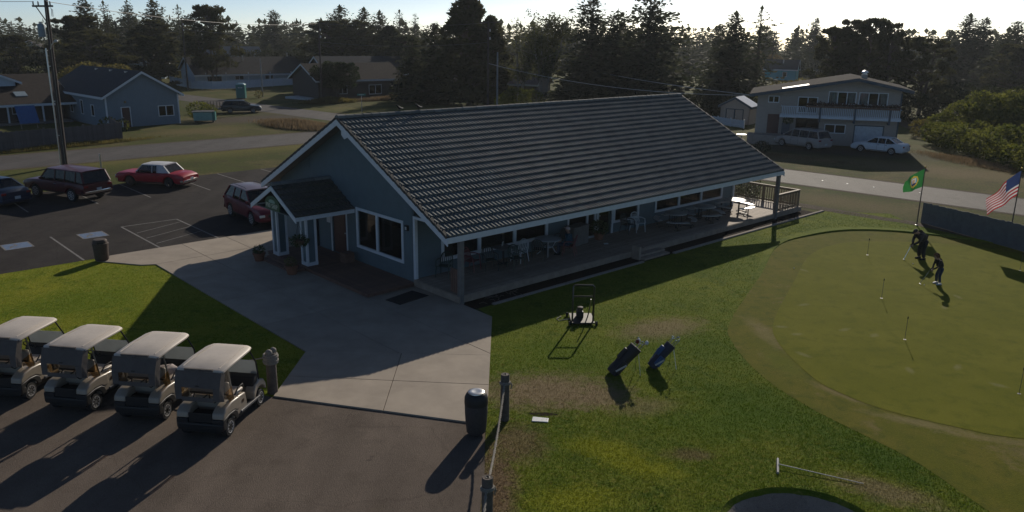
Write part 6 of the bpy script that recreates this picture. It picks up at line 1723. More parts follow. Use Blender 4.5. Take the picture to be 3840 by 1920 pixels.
# garden shed and low fence beside it
t = thing('garden_shed', 'small beige garden shed with blue-trimmed double doors', 'shed', (25.15,92.3,0), ang(.55,.83))
gable_house(t, 0, 2.6, 3.4, 2.0, 2.9, m_w_beige, M('pale_metal_roof',(.42,.45,.48),rough=.3), .25, .2, trim=m_bluetrim, wins=[('g0',.75,.05,.95,1.6,0,'door',m_w_beige),('g0',1.72,.05,.95,1.6,0,'door',m_w_beige)])
t = thing('picket_fence', 'low pale picket fence in front of the garden shed', 'fence', (22.2,93.5,0), ang(2.9,-5.6))
board_fence(t, 6.4, .85, .16, m_wf, gap=.05, posts=2.1)
t = thing('garden_table', 'small pale round table by the two-storey house door', 'table', (21.6,76.2,0))
MB().lathe([(.001,.70),(.5,.70),(.52,.73),(.001,.74)], n=18).build('top', m_pw, t); MB().tube([(0,0,0),(0,0,.7)], .05, 8).build('stem', m_metal, t)
t = thing('boulder', 'pale boulder at the edge of the right hand drive', 'rock', (20.6,74.6,0))
rr = random.Random(3); MB().rings([[(1.0*k*math.cos(a*math.pi/5)*(1+rr.uniform(-.15,.15)), .6*k*math.sin(a*math.pi/5)*(1+rr.uniform(-.15,.15)), z+rr.uniform(-.03,.03)) for a in range(10)] for k, z in ((1.0,-.02),(.95,.25),(.7,.48),(.25,.56))]).build('stone', M('pale_stone',(.36,.30,.24),rough=.9,bump=.5), t, smooth=True)

# ---------------------------------------------------------------- utility poles and wires
m_pole = M('creosote_pole', (.055,.042,.036), rough=.9, var=.25, vs=3, bump=.4, bs=20)
m_wire = M('wire', (.10,.10,.10), rough=.6)
t = thing('utility_pole', 'tall utility pole with street lamp and grey transformer at left', 'utility pole', (-32.27,57.16,0))
MB().tube([(0,0,0),(.06,.03,4),(.10,.05,8),(.16,.09,11.4)], [.19,.175,.15,.125], 12).build('pole', m_pole, t, smooth=True)
MB().tube([(-.24,-.09,0),(-.20,-.07,8.2)], .055, 8).build('conduit', m_metal, t, smooth=True)
MB().tube([(.12,-.18,.2),(.22,-.12,11)], .018, 6).build('ground_wire', m_rope, t)
for z in (2.2,4.6,7.0): MB().box((-.12,-.12,z),(.22,.06,.04)).build('clamp', m_metal, t)
ca = MB().bar((-1.0,.45,11.0),(.75,-.25,11.0),.12,.12).build('crossarm', m_pole, t)
MB().bar((-.7,.33,10.95),(.1,.02,9.9),.05).build('arm_brace', m_pole, t)
for q in (-.9,-.45,.6): MB().lathe([(.03,11.06),(.055,11.12),(.04,11.2),(.05,11.26),(.02,11.32)], (q,.45*(-q)*.9,0), 10).build('insulator', M('insulator_glass',(.12,.12,.12),rough=.3), ca, smooth=True)
tx = MB().lathe([(.20,8.95),(.24,9.0),(.24,9.75),(.20,9.82),(.06,9.86),(.06,9.95),(.001,9.97)], (-.42,.12,0), 16).build('transformer', M('transformer_grey',(.22,.28,.32),rough=.5), t, smooth=True)
la = MB().tube([(.15,-.1,8.15),(.35,-.25,8.45),(.62,-.45,8.62),(.80,-.6,8.65)], .035, 8).build('lamp_arm', m_metal, t, smooth=True)
lh = MB(); rgs = []
for x, r_ in ((0,.05),(.08,.11),(.22,.15),(.38,.15),(.48,.09),(.52,.02)): rgs.append([(.72+x*.75, -.55-x*.6, 8.68) + () if False else (.72+x*.75+r_*.5*math.cos(a*math.pi/5)*.6, -.55-x*.6+r_*math.cos(a*math.pi/5)*.8, 8.70+r_*.62*math.sin(a*math.pi/5)) for a in range(10)])
lh.rings(rgs).build('lamp_head', M('lamp_head_grey',(.42,.45,.47),rough=.4), la, smooth=True)
MB().tube([(.55,-.2,10.9),(.75,-.3,10.75),(.72,-.28,10.3),(.62,-.25,10.35),(.66,-.26,10.8)], .02, 6).build('cutout_switch', m_metal, t)
def pole(label, x, y, h, arm=None, mat=None, r=.14, bits=True):
    t = thing('utility_pole', label, 'utility pole', (x, y, 0))
    MB().tube([(0,0,0),(0,0,h)], [r, r*.7], 10).build('pole', mat or m_pole, t, smooth=True)
    if arm:
        MB().bar((-arm*.9,.3,h-.15),(arm,-.3,h-.15),.12,.12).build('crossarm', mat or m_pole, t)
        for s in (-.7,.7): MB().bar((arm*s,-.2*s,h-.2),(0,0,h-1.0),.05).build('arm_brace', mat or m_pole, t)
    if bits:
        for z in (h-1.2,h-2.1): MB().lathe([(.06,z),(.09,z+.15),(.05,z+.3)], (.22,-.1,0), 8).build('insulator', m_metal, t)
    return t
pole('bare dark utility pole left of the flat-topped cypress', -26.47, 112.0, 10.8)
pole('utility pole with crossarm behind the clubhouse ridge', -3.14, 96.9, 11.0, 1.25)
pole('short pale grey pole right of the crossarm pole', -2.03, 97.0, 7.5, None, M('grey_pole',(.20,.21,.22),rough=.8), .13, False)
pole('dark utility pole in front of the white fence', -53.64, 133.9, 11.4)
pole('thin pole standing behind the portable toilet', -37.6,121.5, 5.6, None, M('grey_pole',(.2,.2,.2)), .10, False)
pole('utility pole with transformer behind the teal house', 62.4, 200, 10.7, 1.2)
def wire(a, b_, sag, label, r=.016, n=16, mat=None):
    a, b_ = Vector(a), Vector(b_); pts = [a.lerp(b_, i/n) - Vector((0,0,sag*4*(i/n)*(1-i/n))) for i in range(n+1)]
    o = MB().tube(pts, r, 5).build('overhead_wire', mat or m_wire, smooth=True); tag(o, label, 'wire', 'overhead wires')
wire((-33.1,57.5,11.3), (-75,22,11.0), .5, 'overhead wire running left from the lamp pole')
wire((-32.0,57.1,11.3), (-26.5,112,10.6), .7, 'overhead wire from the lamp pole to the cypress pole', .02)
wire((-26.5,112,9.4), (-53.6,133.9,9.6), .5, 'low overhead wire over the white fence', .022)
wire((-26.5,112,8.2), (-3.1,96.9,8.6), .5, 'low overhead wire before the dark low house', .02)
wire((-26.5,112,10.6), (-3.1,96.9,10.8), .4, 'high overhead wire to the crossarm pole', .018)
wire((-3.1,96.9,6.2), (22.5,77.2,4.3), .9, 'service wire reaching the two-storey house eave', .026, mat=M('pale_wire',(.45,.45,.45),rough=.5))
wire((62.4,200,10.5), (120,205,10.2), .5, 'upper overhead wire right of the teal house pole', .03)
wire((62.4,200,7.6), (120,205,7.2), .4, 'lower overhead wire right of the teal house pole', .03)
wire((8,116,5.3), (22.6,78.5,4.25), .3, 'pale cable slung above the garden shed', .03, mat=MATS['pale_wire'])
# ---------------------------------------------------------------- trees and shrubs
def fol(name, c, c2, tr_=.32): return M(name, c, rough=.75, vs=.55, col2=c2, trans=tr_, spec=.15)
m_spr = fol('spruce_needles', (.022,.030,.017), (.075,.076,.038), .45)
m_pin = fol('pine_needles', (.026,.033,.013), (.10,.09,.036), .45)
m_bir = fol('birch_leaves', (.045,.055,.020), (.15,.14,.06), .5)
m_shb = fol('shrub_leaves', (.035,.055,.010), (.19,.19,.035), .5)
m_olv = fol('olive_shrub', (.06,.06,.016), (.20,.165,.05), .5)
m_dkh = fol('dark_hedge', (.016,.022,.010), (.045,.050,.018))
m_bark = M('bark', (.075,.058,.046), rough=.95, var=.3, vs=3, bump=.6, bs=10)
m_birb = M('pale_bark', (.20,.18,.16), rough=.9, var=.4, vs=4)

def spruce(seed, h=1.0, r=.25, lev=58, nb=8, sp=11, droop=.25, skirt=.03, size=.040, ragged=.28, upper=.0):
    rg = np.random.default_rng(seed); C = []; D = []; S = []
    br = MB()
    for k in range(lev):
        f = (k+rg.random()*.6)/lev; z = skirt + (1-skirt)*f
        L_ = r*(1-f)**.60*(1+rg.normal()*ragged*.4)*(1 if f > .12 else .8+1.6*f) + .010
        for j in range(max(3, int(nb*(1-f*.4)))):
            a = rg.random()*6.283; l = L_*rg.uniform(1-ragged,1+ragged*.6)
            if f < .05: l *= .7
            slope = (.25+upper)*(f-.35) + .12 if f > .5 else -droop*(.6-f) + upper
            dv = np.array([math.cos(a), math.sin(a), slope+rg.normal()*.12]); dv /= np.linalg.norm(dv)
            if l > .10 and rg.random() < .25: br.tube([(0,0,z), tuple(dv*l*.9+np.array([0,0,z]))], [.004,.0015], 4, caps=False)
            n = max(2, int(sp*l/r)+1)
            for q in range(n):
                t = (q+.4+rg.random()*.5)/n
                p = dv*l*t + np.array([0,0,z - .05*l*t*t])
                for w in range(2):
                    C.append(p + rg.normal(size=3)*size*.38); d = dv*1.0 + rg.normal(size=3)*.45; d[2] -= .25*(1-f); D.append(d); S.append(size*rg.uniform(.8,1.5)*(1.15-.55*f))
    C.append(np.array([0,0,1.0])); D.append(np.array([0,0,1.])); S.append(size*2)
    me = leafmesh('crown', np.array(C)*h, np.array(D), np.array(S)*h, .50, rg)
    tb = MB().tube([(0,0,0),(.004*h,0,.5*h),(0,0,.97*h)], [.018*h,.011*h,.002*h], 7)
    br.v = [tuple(np.array(v)*h) for v in br.v]; n0 = len(tb.v); tb.v += br.v; tb.f += [tuple(i+n0 for i in f) for f in br.f]
    tm = tb.mesh('trunk', smooth=True)
    return me, tm
def pine(seed, h=1.0, clumps=26, r=.30, z0=.3, size=.028, per=150, flat=.55, trunks=1, spread=.10, shape='dome', cs=1.0):
    rg = np.random.default_rng(seed); C = []; D = []
    tb = MB(); tops = []
    for k in range(trunks):
        a = 6.283*k/max(1,trunks)+.6; bx_, by_ = math.cos(a)*spread, math.sin(a)*spread*.5
        tb.tube([(bx_*.25,by_*.25,0),(bx_*.5,by_*.5,.25),(bx_,by_,.55),(bx_*1.25,by_*1.2,.85)], [.026/(trunks**.4),.022/(trunks**.4),.014/(trunks**.4),.004], 7)
    for k in range(clumps):
        f = rg.random()
        if shape == 'dome': z = z0+(1-z0)*f; rad = r*math.sqrt(max(0.02,1-((z-(z0+.25*(1-z0)))/(1-z0)/.78)**2)) if z > z0+.25*(1-z0) else r*(.75+.25*f)
        elif shape == 'flat': z = z0+(1-z0)*(.22+.72*f); rad = r*(.75+.25*math.sin(f*3.14))
        else: z = z0+(1-z0)*f; rad = r*(1-f)**.55
        a = rg.random()*6.283; q = rad*math.sqrt(rg.random())*.95
        c = np.array([q*math.cos(a), q*math.sin(a), z]); cr = cs*r*rg.uniform(.16,.32)*(1.2-.5*f)
        c[2] = min(c[2], 1-cr*flat*.8)
        tb.tube([(0,0,max(.1,z-.12)), tuple(c)], [.007,.002], 5, caps=False)
        d = rg.normal(size=(per,3)); d /= np.linalg.norm(d, axis=1)[:, None]
        p = d*(cr*(.45+.55*rg.random(per)**.5))[:, None]; p[:, 2] = p[:, 2]*flat + np.abs(p[:, 2])*.15
        C.append(c+p); dd = d*.8 + rg.normal(size=(per,3))*.5; dd[:, 2] += .5; D.append(dd)
    C = np.concatenate(C); D = np.concatenate(D)
    me = leafmesh('crown', C*h, D, rg.uniform(.7,1.5,len(C))*size*h, .42, rg)
    tb.v = [tuple(np.array(v)*h) for v in tb.v]
    return me, tb.mesh('trunk', smooth=True)
def birch(seed, h=1.0, n=3800, r=.26, size=.020):
    rg = np.random.default_rng(seed); tb = MB(); C = []
    for k in range(6):
        a = rg.random()*6.283; s_ = rg.uniform(.03,.16); top = np.array([math.cos(a)*s_*1.5, math.sin(a)*s_*1.5, rg.uniform(.75,.98)])
        P = [np.array([math.cos(a)*.015, math.sin(a)*.015, 0]), np.array([math.cos(a)*s_*.5, math.sin(a)*s_*.5, .35]), top*np.array([.8,.8,.7]), top]
        tb.tube([tuple(p) for p in P], [.013,.010,.006,.002], 6)
        for q in range(16):
            t = rg.uniform(.3,1.0); i = min(2, int(t*3)); b0 = P[i]+(P[i+1]-P[i])*(t*3-i)
            e = b0 + np.array([rg.normal()*.09, rg.normal()*.09, rg.uniform(.0,.14)])
            tb.tube([tuple(b0), tuple(e)], [.003,.001], 4, caps=False)
            m_ = max(4, int(n/96)); tt = rg.random((m_,1)); C.append(b0+(e-b0)*tt + rg.normal(size=(m_,3))*.028)
    C = np.concatenate(C); D = rg.normal(size=C.shape)
    me = leafmesh('crown', C*h, D, rg.uniform(.7,1.3,len(C))*size*h, .7, rg)
    tb.v = [tuple(np.array(v)*h) for v in tb.v]
    return me, tb.mesh('trunk', smooth=True)
def bush_mesh(seed, lobes, per, size, flat=.8):
    rg = np.random.default_rng(seed); C = []; D = []
    for (x, y, z, r) in lobes:
        n = int(per*r*r); c, d = leaf_ball(n, r, rg, flat, .55, (x, y, z)); k = c[:, 2] > .02; C.append(c[k]); D.append(d[k])
    C = np.concatenate(C); D = np.concatenate(D)
    return leafmesh('foliage', C, D, rg.uniform(.6,1.4,len(C))*size, .6, rg)

P_SPR = [spruce(11), spruce(12, r=.31, ragged=.38, nb=9), spruce(13, r=.24, lev=52), spruce(14, r=.34, ragged=.5, droop=.1, upper=.24, nb=9, skirt=.05)]
P_SPARSE = [spruce(21, r=.22, lev=34, nb=5, sp=9, ragged=.5, size=.034), spruce(22, r=.19, lev=32, nb=5, sp=9, ragged=.5, size=.034)]
P_PIN = [pine(31, clumps=100, r=.34, z0=.10, size=.040, flat=.6, per=95, cs=.72), pine(32, clumps=105, r=.30, z0=.08, size=.040, flat=.7, per=95, cs=.72), pine(33, clumps=120, r=.26, z0=.04, shape='cone', flat=1.4, per=90, size=.038, cs=.7), pine(34, clumps=85, r=.42, z0=.14, flat=.5, size=.042, per=95, cs=.72)]
P_UMB = pine(41, clumps=80, r=.38, z0=.24, flat=.55, trunks=3, spread=.16, size=.034)
P_FLAT = pine(42, clumps=95, r=.62, z0=.18, flat=.45, shape='flat', size=.05, per=130, trunks=3, spread=.14)
P_BIR = [birch(51, n=6500), birch(52, n=5000)]
def tree(name, label, proto, mat, x, y, h, sx=1.0, rz=0.0, bark=None, group=None, cat='tree'):
    t = thing(name, label, cat, (x, y, 0), rz, group)
    for nm, me, mt in (('crown', proto[0], mat), ('trunk', proto[1], bark or m_bark)):
        o = bpy.data.objects.new(nm, me); COL.objects.link(o); o.parent = t
        if not me.materials: me.materials.append(mt)
        o.material_slots[0].link = 'OBJECT'; o.material_slots[0].material = mt
    t.scale = (h*sx, h*sx, h)
    return t
G1 = 'trees behind the clubhouse'
tree('shore_pine', 'tall shore pine of upright tufts behind the clubhouse ridge', P_PIN[2], m_pin, -6.5, 112, 14.4, 1.45, .3, group=G1)
tree('shore_pine', 'lower right shoulder of the tall shore pine, by the grey pole', P_PIN[2], m_pin, -3.2, 114, 11.8, 1.4, 1.9, group=G1)
tree('spruce_tree', 'dark spruce left of the tall shore pine', P_SPR[1], m_spr, -11.1, 114, 10.8, 1.5, .9, group=G1)
tree('spruce_tree', 'shorter dark spruce at the left end behind the ridge', P_SPR[2], m_spr, -14.6, 118, 9.2, 1.6, 2.2, group=G1)
tree('birch_tree', 'sparse grey-green birch against the sky behind the ridge', P_BIR[0], m_bir, 3.6, 106, 13.4, 1.05, .4, m_birb, G1)
tree('birch_tree', 'thin smaller birch left of the sparse tall birch', P_BIR[1], m_bir, .6, 108, 11.6, .95, 2.4, m_birb, G1)
tree('spruce_tree', 'massive dark spruce right of the birch', P_SPR[1], m_spr, 10.2, 110, 14.4, 1.45, 1.2, group=G1)
tree('spruce_tree', 'spruce filling the gap between the two massive spruces', P_SPR[0], m_spr, 13.9, 113, 12.8, 1.5, 2.0, group=G1)
tree('spruce_tree', 'massive spruce with upswept limbs above the ridge end', P_SPR[3], m_spr, 17.4, 108, 15.2, 1.35, 3.0, group=G1)
tree('spruce_tree', 'low dark spruce under the upswept one, by the ridge end', P_SPR[2], m_spr, 15.5, 103, 8.0, 2.0, 1.0, group=G1)
tree('spruce_tree', 'low dark spruce under the massive one, behind mid ridge', P_SPR[1], m_spr, 8.5, 104, 7.0, 2.1, 4.0, group=G1)
tree('spruce_tree', 'rounded dark spruce left of the two-storey house', P_SPR[0], m_spr, 29.6, 112, 12.6, 1.5, .2)
tree('spruce_tree', 'wide leaning spruce just behind the rounded one', P_SPARSE[0], m_spr, 36.8, 125, 13.8, 1.4, 1.0)
tree('spruce_tree', 'distant hazy spruce in the gap right of the upswept one', P_SPR[0], m_spr, 37.5, 152, 11.8, 1.1, 2.0)
for k, (x, y, h, sx, lab) in enumerate(((43.3,112,10.9,1.0,'leftmost shore pine behind the two-storey house'),(45.6,113,11.9,1.05,'second shore pine from left behind the two-storey house'),(48.0,112,12.1,1.05,'tallest middle shore pine behind the two-storey house'),(50.0,110,11.5,1.0,'shore pine above the chimney of the two-storey house'),(52.6,106,9.8,1.1,'rightmost low shore pine behind the two-storey house'))):
    tree('shore_pine', lab, P_PIN[k % 2] if k != 4 else P_PIN[3], m_pin, x, y, h, sx, k*1.3, group='shore pines behind the two-storey house')
for k, (x, y, h, sx, lab) in enumerate(((92.5,170,14.5,1.2,'tall hazy spruce, left peak of the far right group'),(97.0,172,13.9,1.2,'hazy spruce, middle peak of the far right group'),(99.5,165,13.3,1.2,'hazy spruce, right peak of the far right group'),(100.5,158,13.4,1.2,'dark spruce at the right frame edge'),(99.1,190,11.8,1.1,'hazy spruce standing over the pale gravel lot'),(84.0,138,9.0,1.4,'broad dark pine above the big right shrub'),(88.5,150,10.5,1.3,'dark spruce right of the gravel lot trunk'),(92,142,10.0,1.3,'broad dark spruce low at the right frame edge'))):
    tree('spruce_tree', lab, P_SPR[k % 3] if k != 5 else P_PIN[0], m_spr if k != 5 else m_pin, x, y, h, sx*1.3, k*.9, group='trees at far right')
tree('umbrella_pine', 'three-trunked umbrella pine in front of the long house', P_UMB, m_pin, -53.0, 143.5, 13.4, .95, .3)
for k, (x, y, h, sx, lab, pr_, mt) in enumerate((
    (-87.8,170,15.2,1.1,'tall spruce right of the lamp pole, left of the twin tops',P_SPR[0],m_spr),(-85.3,173,14.7,1.0,'tall open spruce, right one of the twin tops',P_SPARSE[0],m_spr),(-78.8,150,11.5,1.5,'broad dark pine right of the lamp',P_PIN[0],m_pin),(-91,186,12.3,1.0,'spruce behind the lamp pole',P_SPR[2],m_spr),
    (-88.2,190,15.6,1.0,'open pointed spruce with clear sky on both sides',P_SPARSE[1],m_spr),(-78.7,181,15.4,1.1,'tall dark spruce left of the umbrella pine',P_SPR[1],m_spr),(-75.2,186,14.6,1.0,'thin open spruce nearest the umbrella pine on its left',P_SPARSE[0],m_spr),(-65.9,151,11.0,1.4,'broad dark pine above the blue-grey house roof',P_PIN[1],m_pin),
    (-58.6,132,8.4,1.4,'low dense dark pine behind the blue-grey house ridge',P_PIN[0],m_pin),(-123,190,12.8,1.4,'dark spruce at the upper left, left of the lamp pole',P_SPR[1],m_spr),(-129,196,14.4,1.4,'tall dark spruce at the left frame edge',P_SPR[0],m_spr),(-117,252,16.5,1.2,'pointed spruce directly behind the lamp pole top',P_SPR[2],m_spr),
    (-72.1,140,9.0,1.4,'dark pine left of the yellowing shrub',P_PIN[3],m_pin),(-96,158,8.0,1.5,'broad dark pine right of the cream house',P_PIN[0],m_pin))):
    tree('conifer', lab, pr_, mt, x, y, h, sx*1.25, k*1.1, group='conifers at upper left')
for k, (x, y, h, sx, lab, pr_) in enumerate((
    (-34.9,166,14.3,1.1,'tall spruce, left peak of the group above the dark low house',P_SPR[1]),(-29.9,165,13.9,1.1,'spruce, middle peak of the group above the dark low house',P_SPR[0]),(-26.2,161,13.3,1.1,'spruce, right peak of the group above the dark low house',P_SPR[2]),(-31.5,158,11.6,1.4,'broad dark pine in front of the three-peak spruce group',P_PIN[1]),
    (-36.4,160,11.4,1.2,'dark pine at the left edge of the three-peak group',P_PIN[0]),(-30.0,216,14.9,1.1,'open spruce with gaps, left of a far pair',P_SPARSE[0]),(-26.7,222,14.2,1.1,'open spruce with gaps, right of a far pair',P_SPARSE[1]),(-67,231,15.0,1.0,'distant pointed spruce above the far blue house',P_SPR[0]),(-22.8,150,10.6,1.3,'dark pine right of the three-peak spruce group',P_PIN[2]),(-18.5,140,9.0,1.4,'low dark pine above the dark low house gable',P_PIN[0]))):
    tree('conifer', lab, pr_, m_spr if k < 3 or k > 4 else m_pin, x, y, h, sx*1.3, k*.8, group='conifers above the dark low house')
for k, (x, y, h, sx, lab) in enumerate(((77.9,230,12.0,1.2,'hazy rounded conifer between the pole and the shore pines'),(83.9,232,14.8,1.1,'hazy pointed spruce left of the shore pines'),(71,235,11.5,1.3,'hazy conifer above the teal house roof'))):
    tree('conifer', lab, P_SPR[k], m_spr, x, y, h, sx, k, group='hazy conifers above the teal house')
tree('cypress_tree', 'flat-topped dark cypress beside the bare utility pole', P_FLAT, fol('cypress_leaves',(.010,.020,.008),(.040,.060,.018)), -25.3, 116.2, 5.5, 1.0, .5)

# far woods: one mass of small trees
rg = np.random.default_rng(77)
lows = [spruce(101+i, r=.22+.03*i, lev=16, nb=5, sp=4, size=.085, ragged=.4)[0] for i in range(3)]
arr = []
for me in lows:
    V = np.empty(len(me.vertices)*3); me.vertices.foreach_get('co', V); arr.append(V.reshape(-1,3))
Vs = []
for k in range(760):
    a = rg.uniform(-42, 42); Dd = rg.uniform(232, 330)
    x, y = Dd*math.tan(R(a)), Dd
    if abs(x) > 400 or (-.66 < x/y < -.50 and y < 262): continue
    if rg.random() < .25: x *= .9; y = rg.uniform(205, 240)
    h = rg.uniform(8.0, 12.8)*(1.0 if y > 230 else .7); c, s = math.cos(k), math.sin(k); b = arr[k % 3]
    sx = h*rg.uniform(1.3,2.1)
    Vs.append(np.stack([(b[:,0]*c-b[:,1]*s)*sx+x, (b[:,0]*s+b[:,1]*c)*sx+y, b[:,2]*h], 1))
V = np.concatenate(Vs); n = len(V)//4
me = bpy.data.meshes.new('distant_woods'); me.vertices.add(4*n); me.loops.add(4*n); me.polygons.add(n)
me.vertices.foreach_set('co', V.ravel().astype(np.float32)); me.loops.foreach_set('vertex_index', np.arange(4*n, dtype=np.int32)); me.polygons.foreach_set('loop_start', np.arange(0,4*n,4,dtype=np.int32)); me.update(calc_edges=True)
o = link_mesh('distant_woods', me, m_spr); tag(o, 'continuous dark conifer woods along the horizon', 'woods', kind='stuff')

# shrubs and hedges
def shrub(name, label, loc, lobes, per, size, mat, seed, cat='shrub', flat=.8, group=None, stem=True):
    t = thing(name, label, cat, loc, 0, group)
    link_mesh('foliage', bush_mesh(seed, lobes, per, size, flat), mat, t)
    if stem: MB().tube([(0,0,0),(.05,.02,lobes[0][2])], [.07,.03], 6).build('stem', m_bark, t)
    return t
def row(n, dx, dy, r, seed, jit=.3):
    rr = random.Random(seed); return [(dx*i+rr.uniform(-jit,jit), dy*i+rr.uniform(-jit,jit), r*rr.uniform(.55,.85), r*rr.uniform(.8,1.2)) for i in range(n)]
shrub('hedge', 'low bright hedge bank running down the right side', (40.4,76.0,0), row(9,-.15,-2.0,1.5,1,.6)+row(8,1.9,-1.8,1.7,2,.7), 260, .26, m_shb, 61, 'hedge')
shrub('hedge', 'dense green shrubs at the right frame edge beyond the lawn', (43.0,68.5,0), row(7,.25,-2.0,1.7,3,.7)+row(6,2.2,-1.8,1.9,8,.8)+[(1.5,-9.5,.9,1.6),(4,-10.5,1.0,1.7),(6,-8,1.2,2)], 240, .28, m_shb, 62, 'hedge')
shrub('big_shrub', 'large rounded shrub with yellow crown at the right edge', (44.6,80.0,0), [(0,0,2.0,2.4),(2.8,.6,2.4,2.7),(5.5,-.5,2.3,2.6),(1.4,-1.6,1.5,2.0),(4.3,-2.2,1.6,2.1),(7.5,.5,2.3,2.5),(-1.8,.6,1.3,1.7),(2.2,1.5,3.3,1.9),(5.2,1.2,3.4,2.0)], 260, .30, m_shb, 63)
shrub('big_shrub', 'dark leafy thicket between two-storey house and yellow shrub', (50.5,95,0), [(0,0,1.6,2.4),(3,1,2.0,2.6),(-3,1,1.8,2.4),(6,2,2.2,2.8),(9,1,2.3,2.8),(-5.5,2,1.6,2.2),(3,3,3.0,2.2),(12,3,2.4,3)], 200, .32, m_dkh, 64)
shrub('big_shrub', 'silvery shrub above the gravel strip at right', (41.6,82.5,0), [(0,0,.9,1.2),(1.6,.4,1.1,1.3),(3,.2,.9,1.2)], 320, .22, m_olv, 65)
shrub('big_shrub', 'brown-green shrubs in front of the teal house', (40.5,124,0), [(0,0,1.6,2.2),(3.0,.6,1.8,2.4),(-3.0,.4,1.3,1.8),(6,1.2,2.0,2.5),(8.5,1,1.7,2.2)], 200, .30, m_olv, 66)
shrub('big_shrub', 'dark rounded shrub mass right of the teal house', (80,205,0), [(0,0,2.6,4.2),(5.5,1,3.0,4.6),(-4,4,3.0,4.2),(10,2,2.4,4)], 70, .55, m_dkh, 67)
shrub('grass_bank', 'tawny dry bank of tall grass below the hazy conifers', (70,222,0), [(0,0,2.0,4),(-5,2,2.6,4.5),(5,-3,1.4,3.4)], 80, .55, fol('tawny_grass',(.10,.075,.035),(.19,.14,.06)), 68)
shrub('round_bush', 'small clipped dark bush at the right roadside', (21.5,69.2,0), [(0,0,.45,.75)], 900, .12, m_dkh, 69)
shrub('big_shrub', 'yellowing shrub above the blue-grey house roof', (-61.5,119,0), [(0,0,2.6,3.0),(3.2,1,2.4,2.8),(-3.0,1,2.2,2.6),(1.5,-1.5,1.8,2.4),(5.8,1.5,1.8,2.2)], 190, .34, m_olv, 70)
shrub('big_shrub', 'dark scrub below the cream far house', (-106,170,0), [(0,0,2.2,3.6),(5,1,2.4,3.8),(-5,1,2.0,3.5),(11,2,2.4,4),(16,0,2.0,3.5),(-11,1,2,3.6)], 90, .48, m_dkh, 71)
shrub('big_shrub', 'golden scrub at the left frame edge', (-118,182,0), [(0,0,2.4,3.6),(5,1,2.0,3.0),(-5,0,2.2,3.4)], 100, .45, m_olv, 72)
shrub('hedge', 'clipped dark hedge behind the long pale house', (-60,181,0), [(2.6*i,1.4*i,2.8,2.8) for i in range(10)], 130, .42, m_dkh, 73, 'hedge', 1.0)
shrub('pampas_grass', 'pale pampas clump right of the umbrella pine, larger one', (-60.0,176,0), [(0,0,1.6,2.0),(.3,.2,2.8,1.0)], 300, .40, fol('pampas',(.16,.16,.08),(.34,.31,.20)), 74)
shrub('pampas_grass', 'pale pampas clump right of the umbrella pine, smaller one', (-54.8,178,0), [(0,0,1.2,1.4)], 300, .36, MATS['pampas'], 75)
shrub('roadside_shrub', 'leafy shrub at the right end of the blue-grey house', (-34.6,88.6,0), [(0,0,1.1,1.3),(.8,.7,.9,1.0)], 420, .20, m_shb, 76)
shrub('roadside_shrub', 'small bright shrub behind the wooden fence by the red door', (-39.0,77.4,0), [(0,0,.7,.9),(1.1,.4,.6,.75)], 420, .18, m_shb, 77)
shrub('roadside_shrub', 'small pale shrub right of the portable toilet', (-37.4,119.0,0), [(0,0,.6,.7)], 420, .18, m_olv, 78)
def tall_grass(name, label, loc, rz, rx, ry, n, h, mat, seed):
    rg = np.random.default_rng(seed); q = np.sqrt(rg.random(n)); a = rg.random(n)*6.283
    hh = h*rg.uniform(.5,1.2,n)*(1.15-.6*q); tx = rg.normal(size=n)*.22
    C = np.stack([q*np.cos(a)*rx*(1+.2*rg.normal(size=n)), q*np.sin(a)*ry*(1+.2*rg.normal(size=n)), hh*.5], 1)
    D = np.stack([tx, rg.normal(size=n)*.22, np.ones(n)], 1)
    o = link_mesh(name, leafmesh(name, C, D, hh, .10, rg), mat, None, loc, rz); tag(o, label, 'tall grass', kind='stuff'); return o
m_dryc = fol('dry_clump', (.16,.115,.065), (.30,.22,.125))
tall_grass('tall_dry_grass', 'wide patch of tawny tall grass beside the left road', (-22.6,83.6,0), -.65, 5.2, 2.2, 9000, .75, m_dryc, 81)
tall_grass('tall_dry_grass', 'tawny weeds along the front of the dark low house', (-15.5,121.5,0), .70, 9.0, 1.3, 6000, .8, m_dryc, 79)
tall_grass('tall_dry_grass', 'dark weeds at the foot of the bare utility pole', (-25.6,112.2,0), .6, 3.6, 1.1, 3500, .9, m_olv, 80)
tall_grass('tall_dry_grass', 'thin tawny weeds along the wooden fence foot', (-37.0,66.8,0), .94, 7.0, .7, 4500, .4, m_olv, 86)
tall_grass('tall_dry_grass', 'pale rough grass below the right hand hedge', (37.2,64.5,0), -1.35, 6.5, 1.6, 6000, .35, m_dryc, 87)
tall_grass('tall_dry_grass', 'rough grass verge in front of the two-storey house drive', (23.0,66.5,0), -.75, 5.5, 1.1, 4500, .25, m_dryc, 88)
shrub('big_shrub', 'bright green shrub under the birch, behind the ridge', (.2,103,0), [(0,0,1.6,2.0),(2.0,.5,1.5,1.8),(-1.4,.3,1.2,1.4)], 420, .22, fol('bright_leaf',(.06,.075,.012),(.17,.18,.03),.5), 82)
shrub('big_shrub', 'dark understorey thicket behind the clubhouse ridge', (8,102,0), row(8,2.1,-.4,2.0,15,.6), 190, .34, m_dkh, 83)
shrub('big_shrub', 'olive scrub behind the garden shed', (30,101,0), row(6,2.0,.2,1.9,16,.6), 200, .32, m_olv, 84)
shrub('big_shrub', 'dark scrub left of the garden shed', (22.5,100,0), row(4,1.7,-.2,1.8,17,.5), 220, .30, m_dkh, 85)

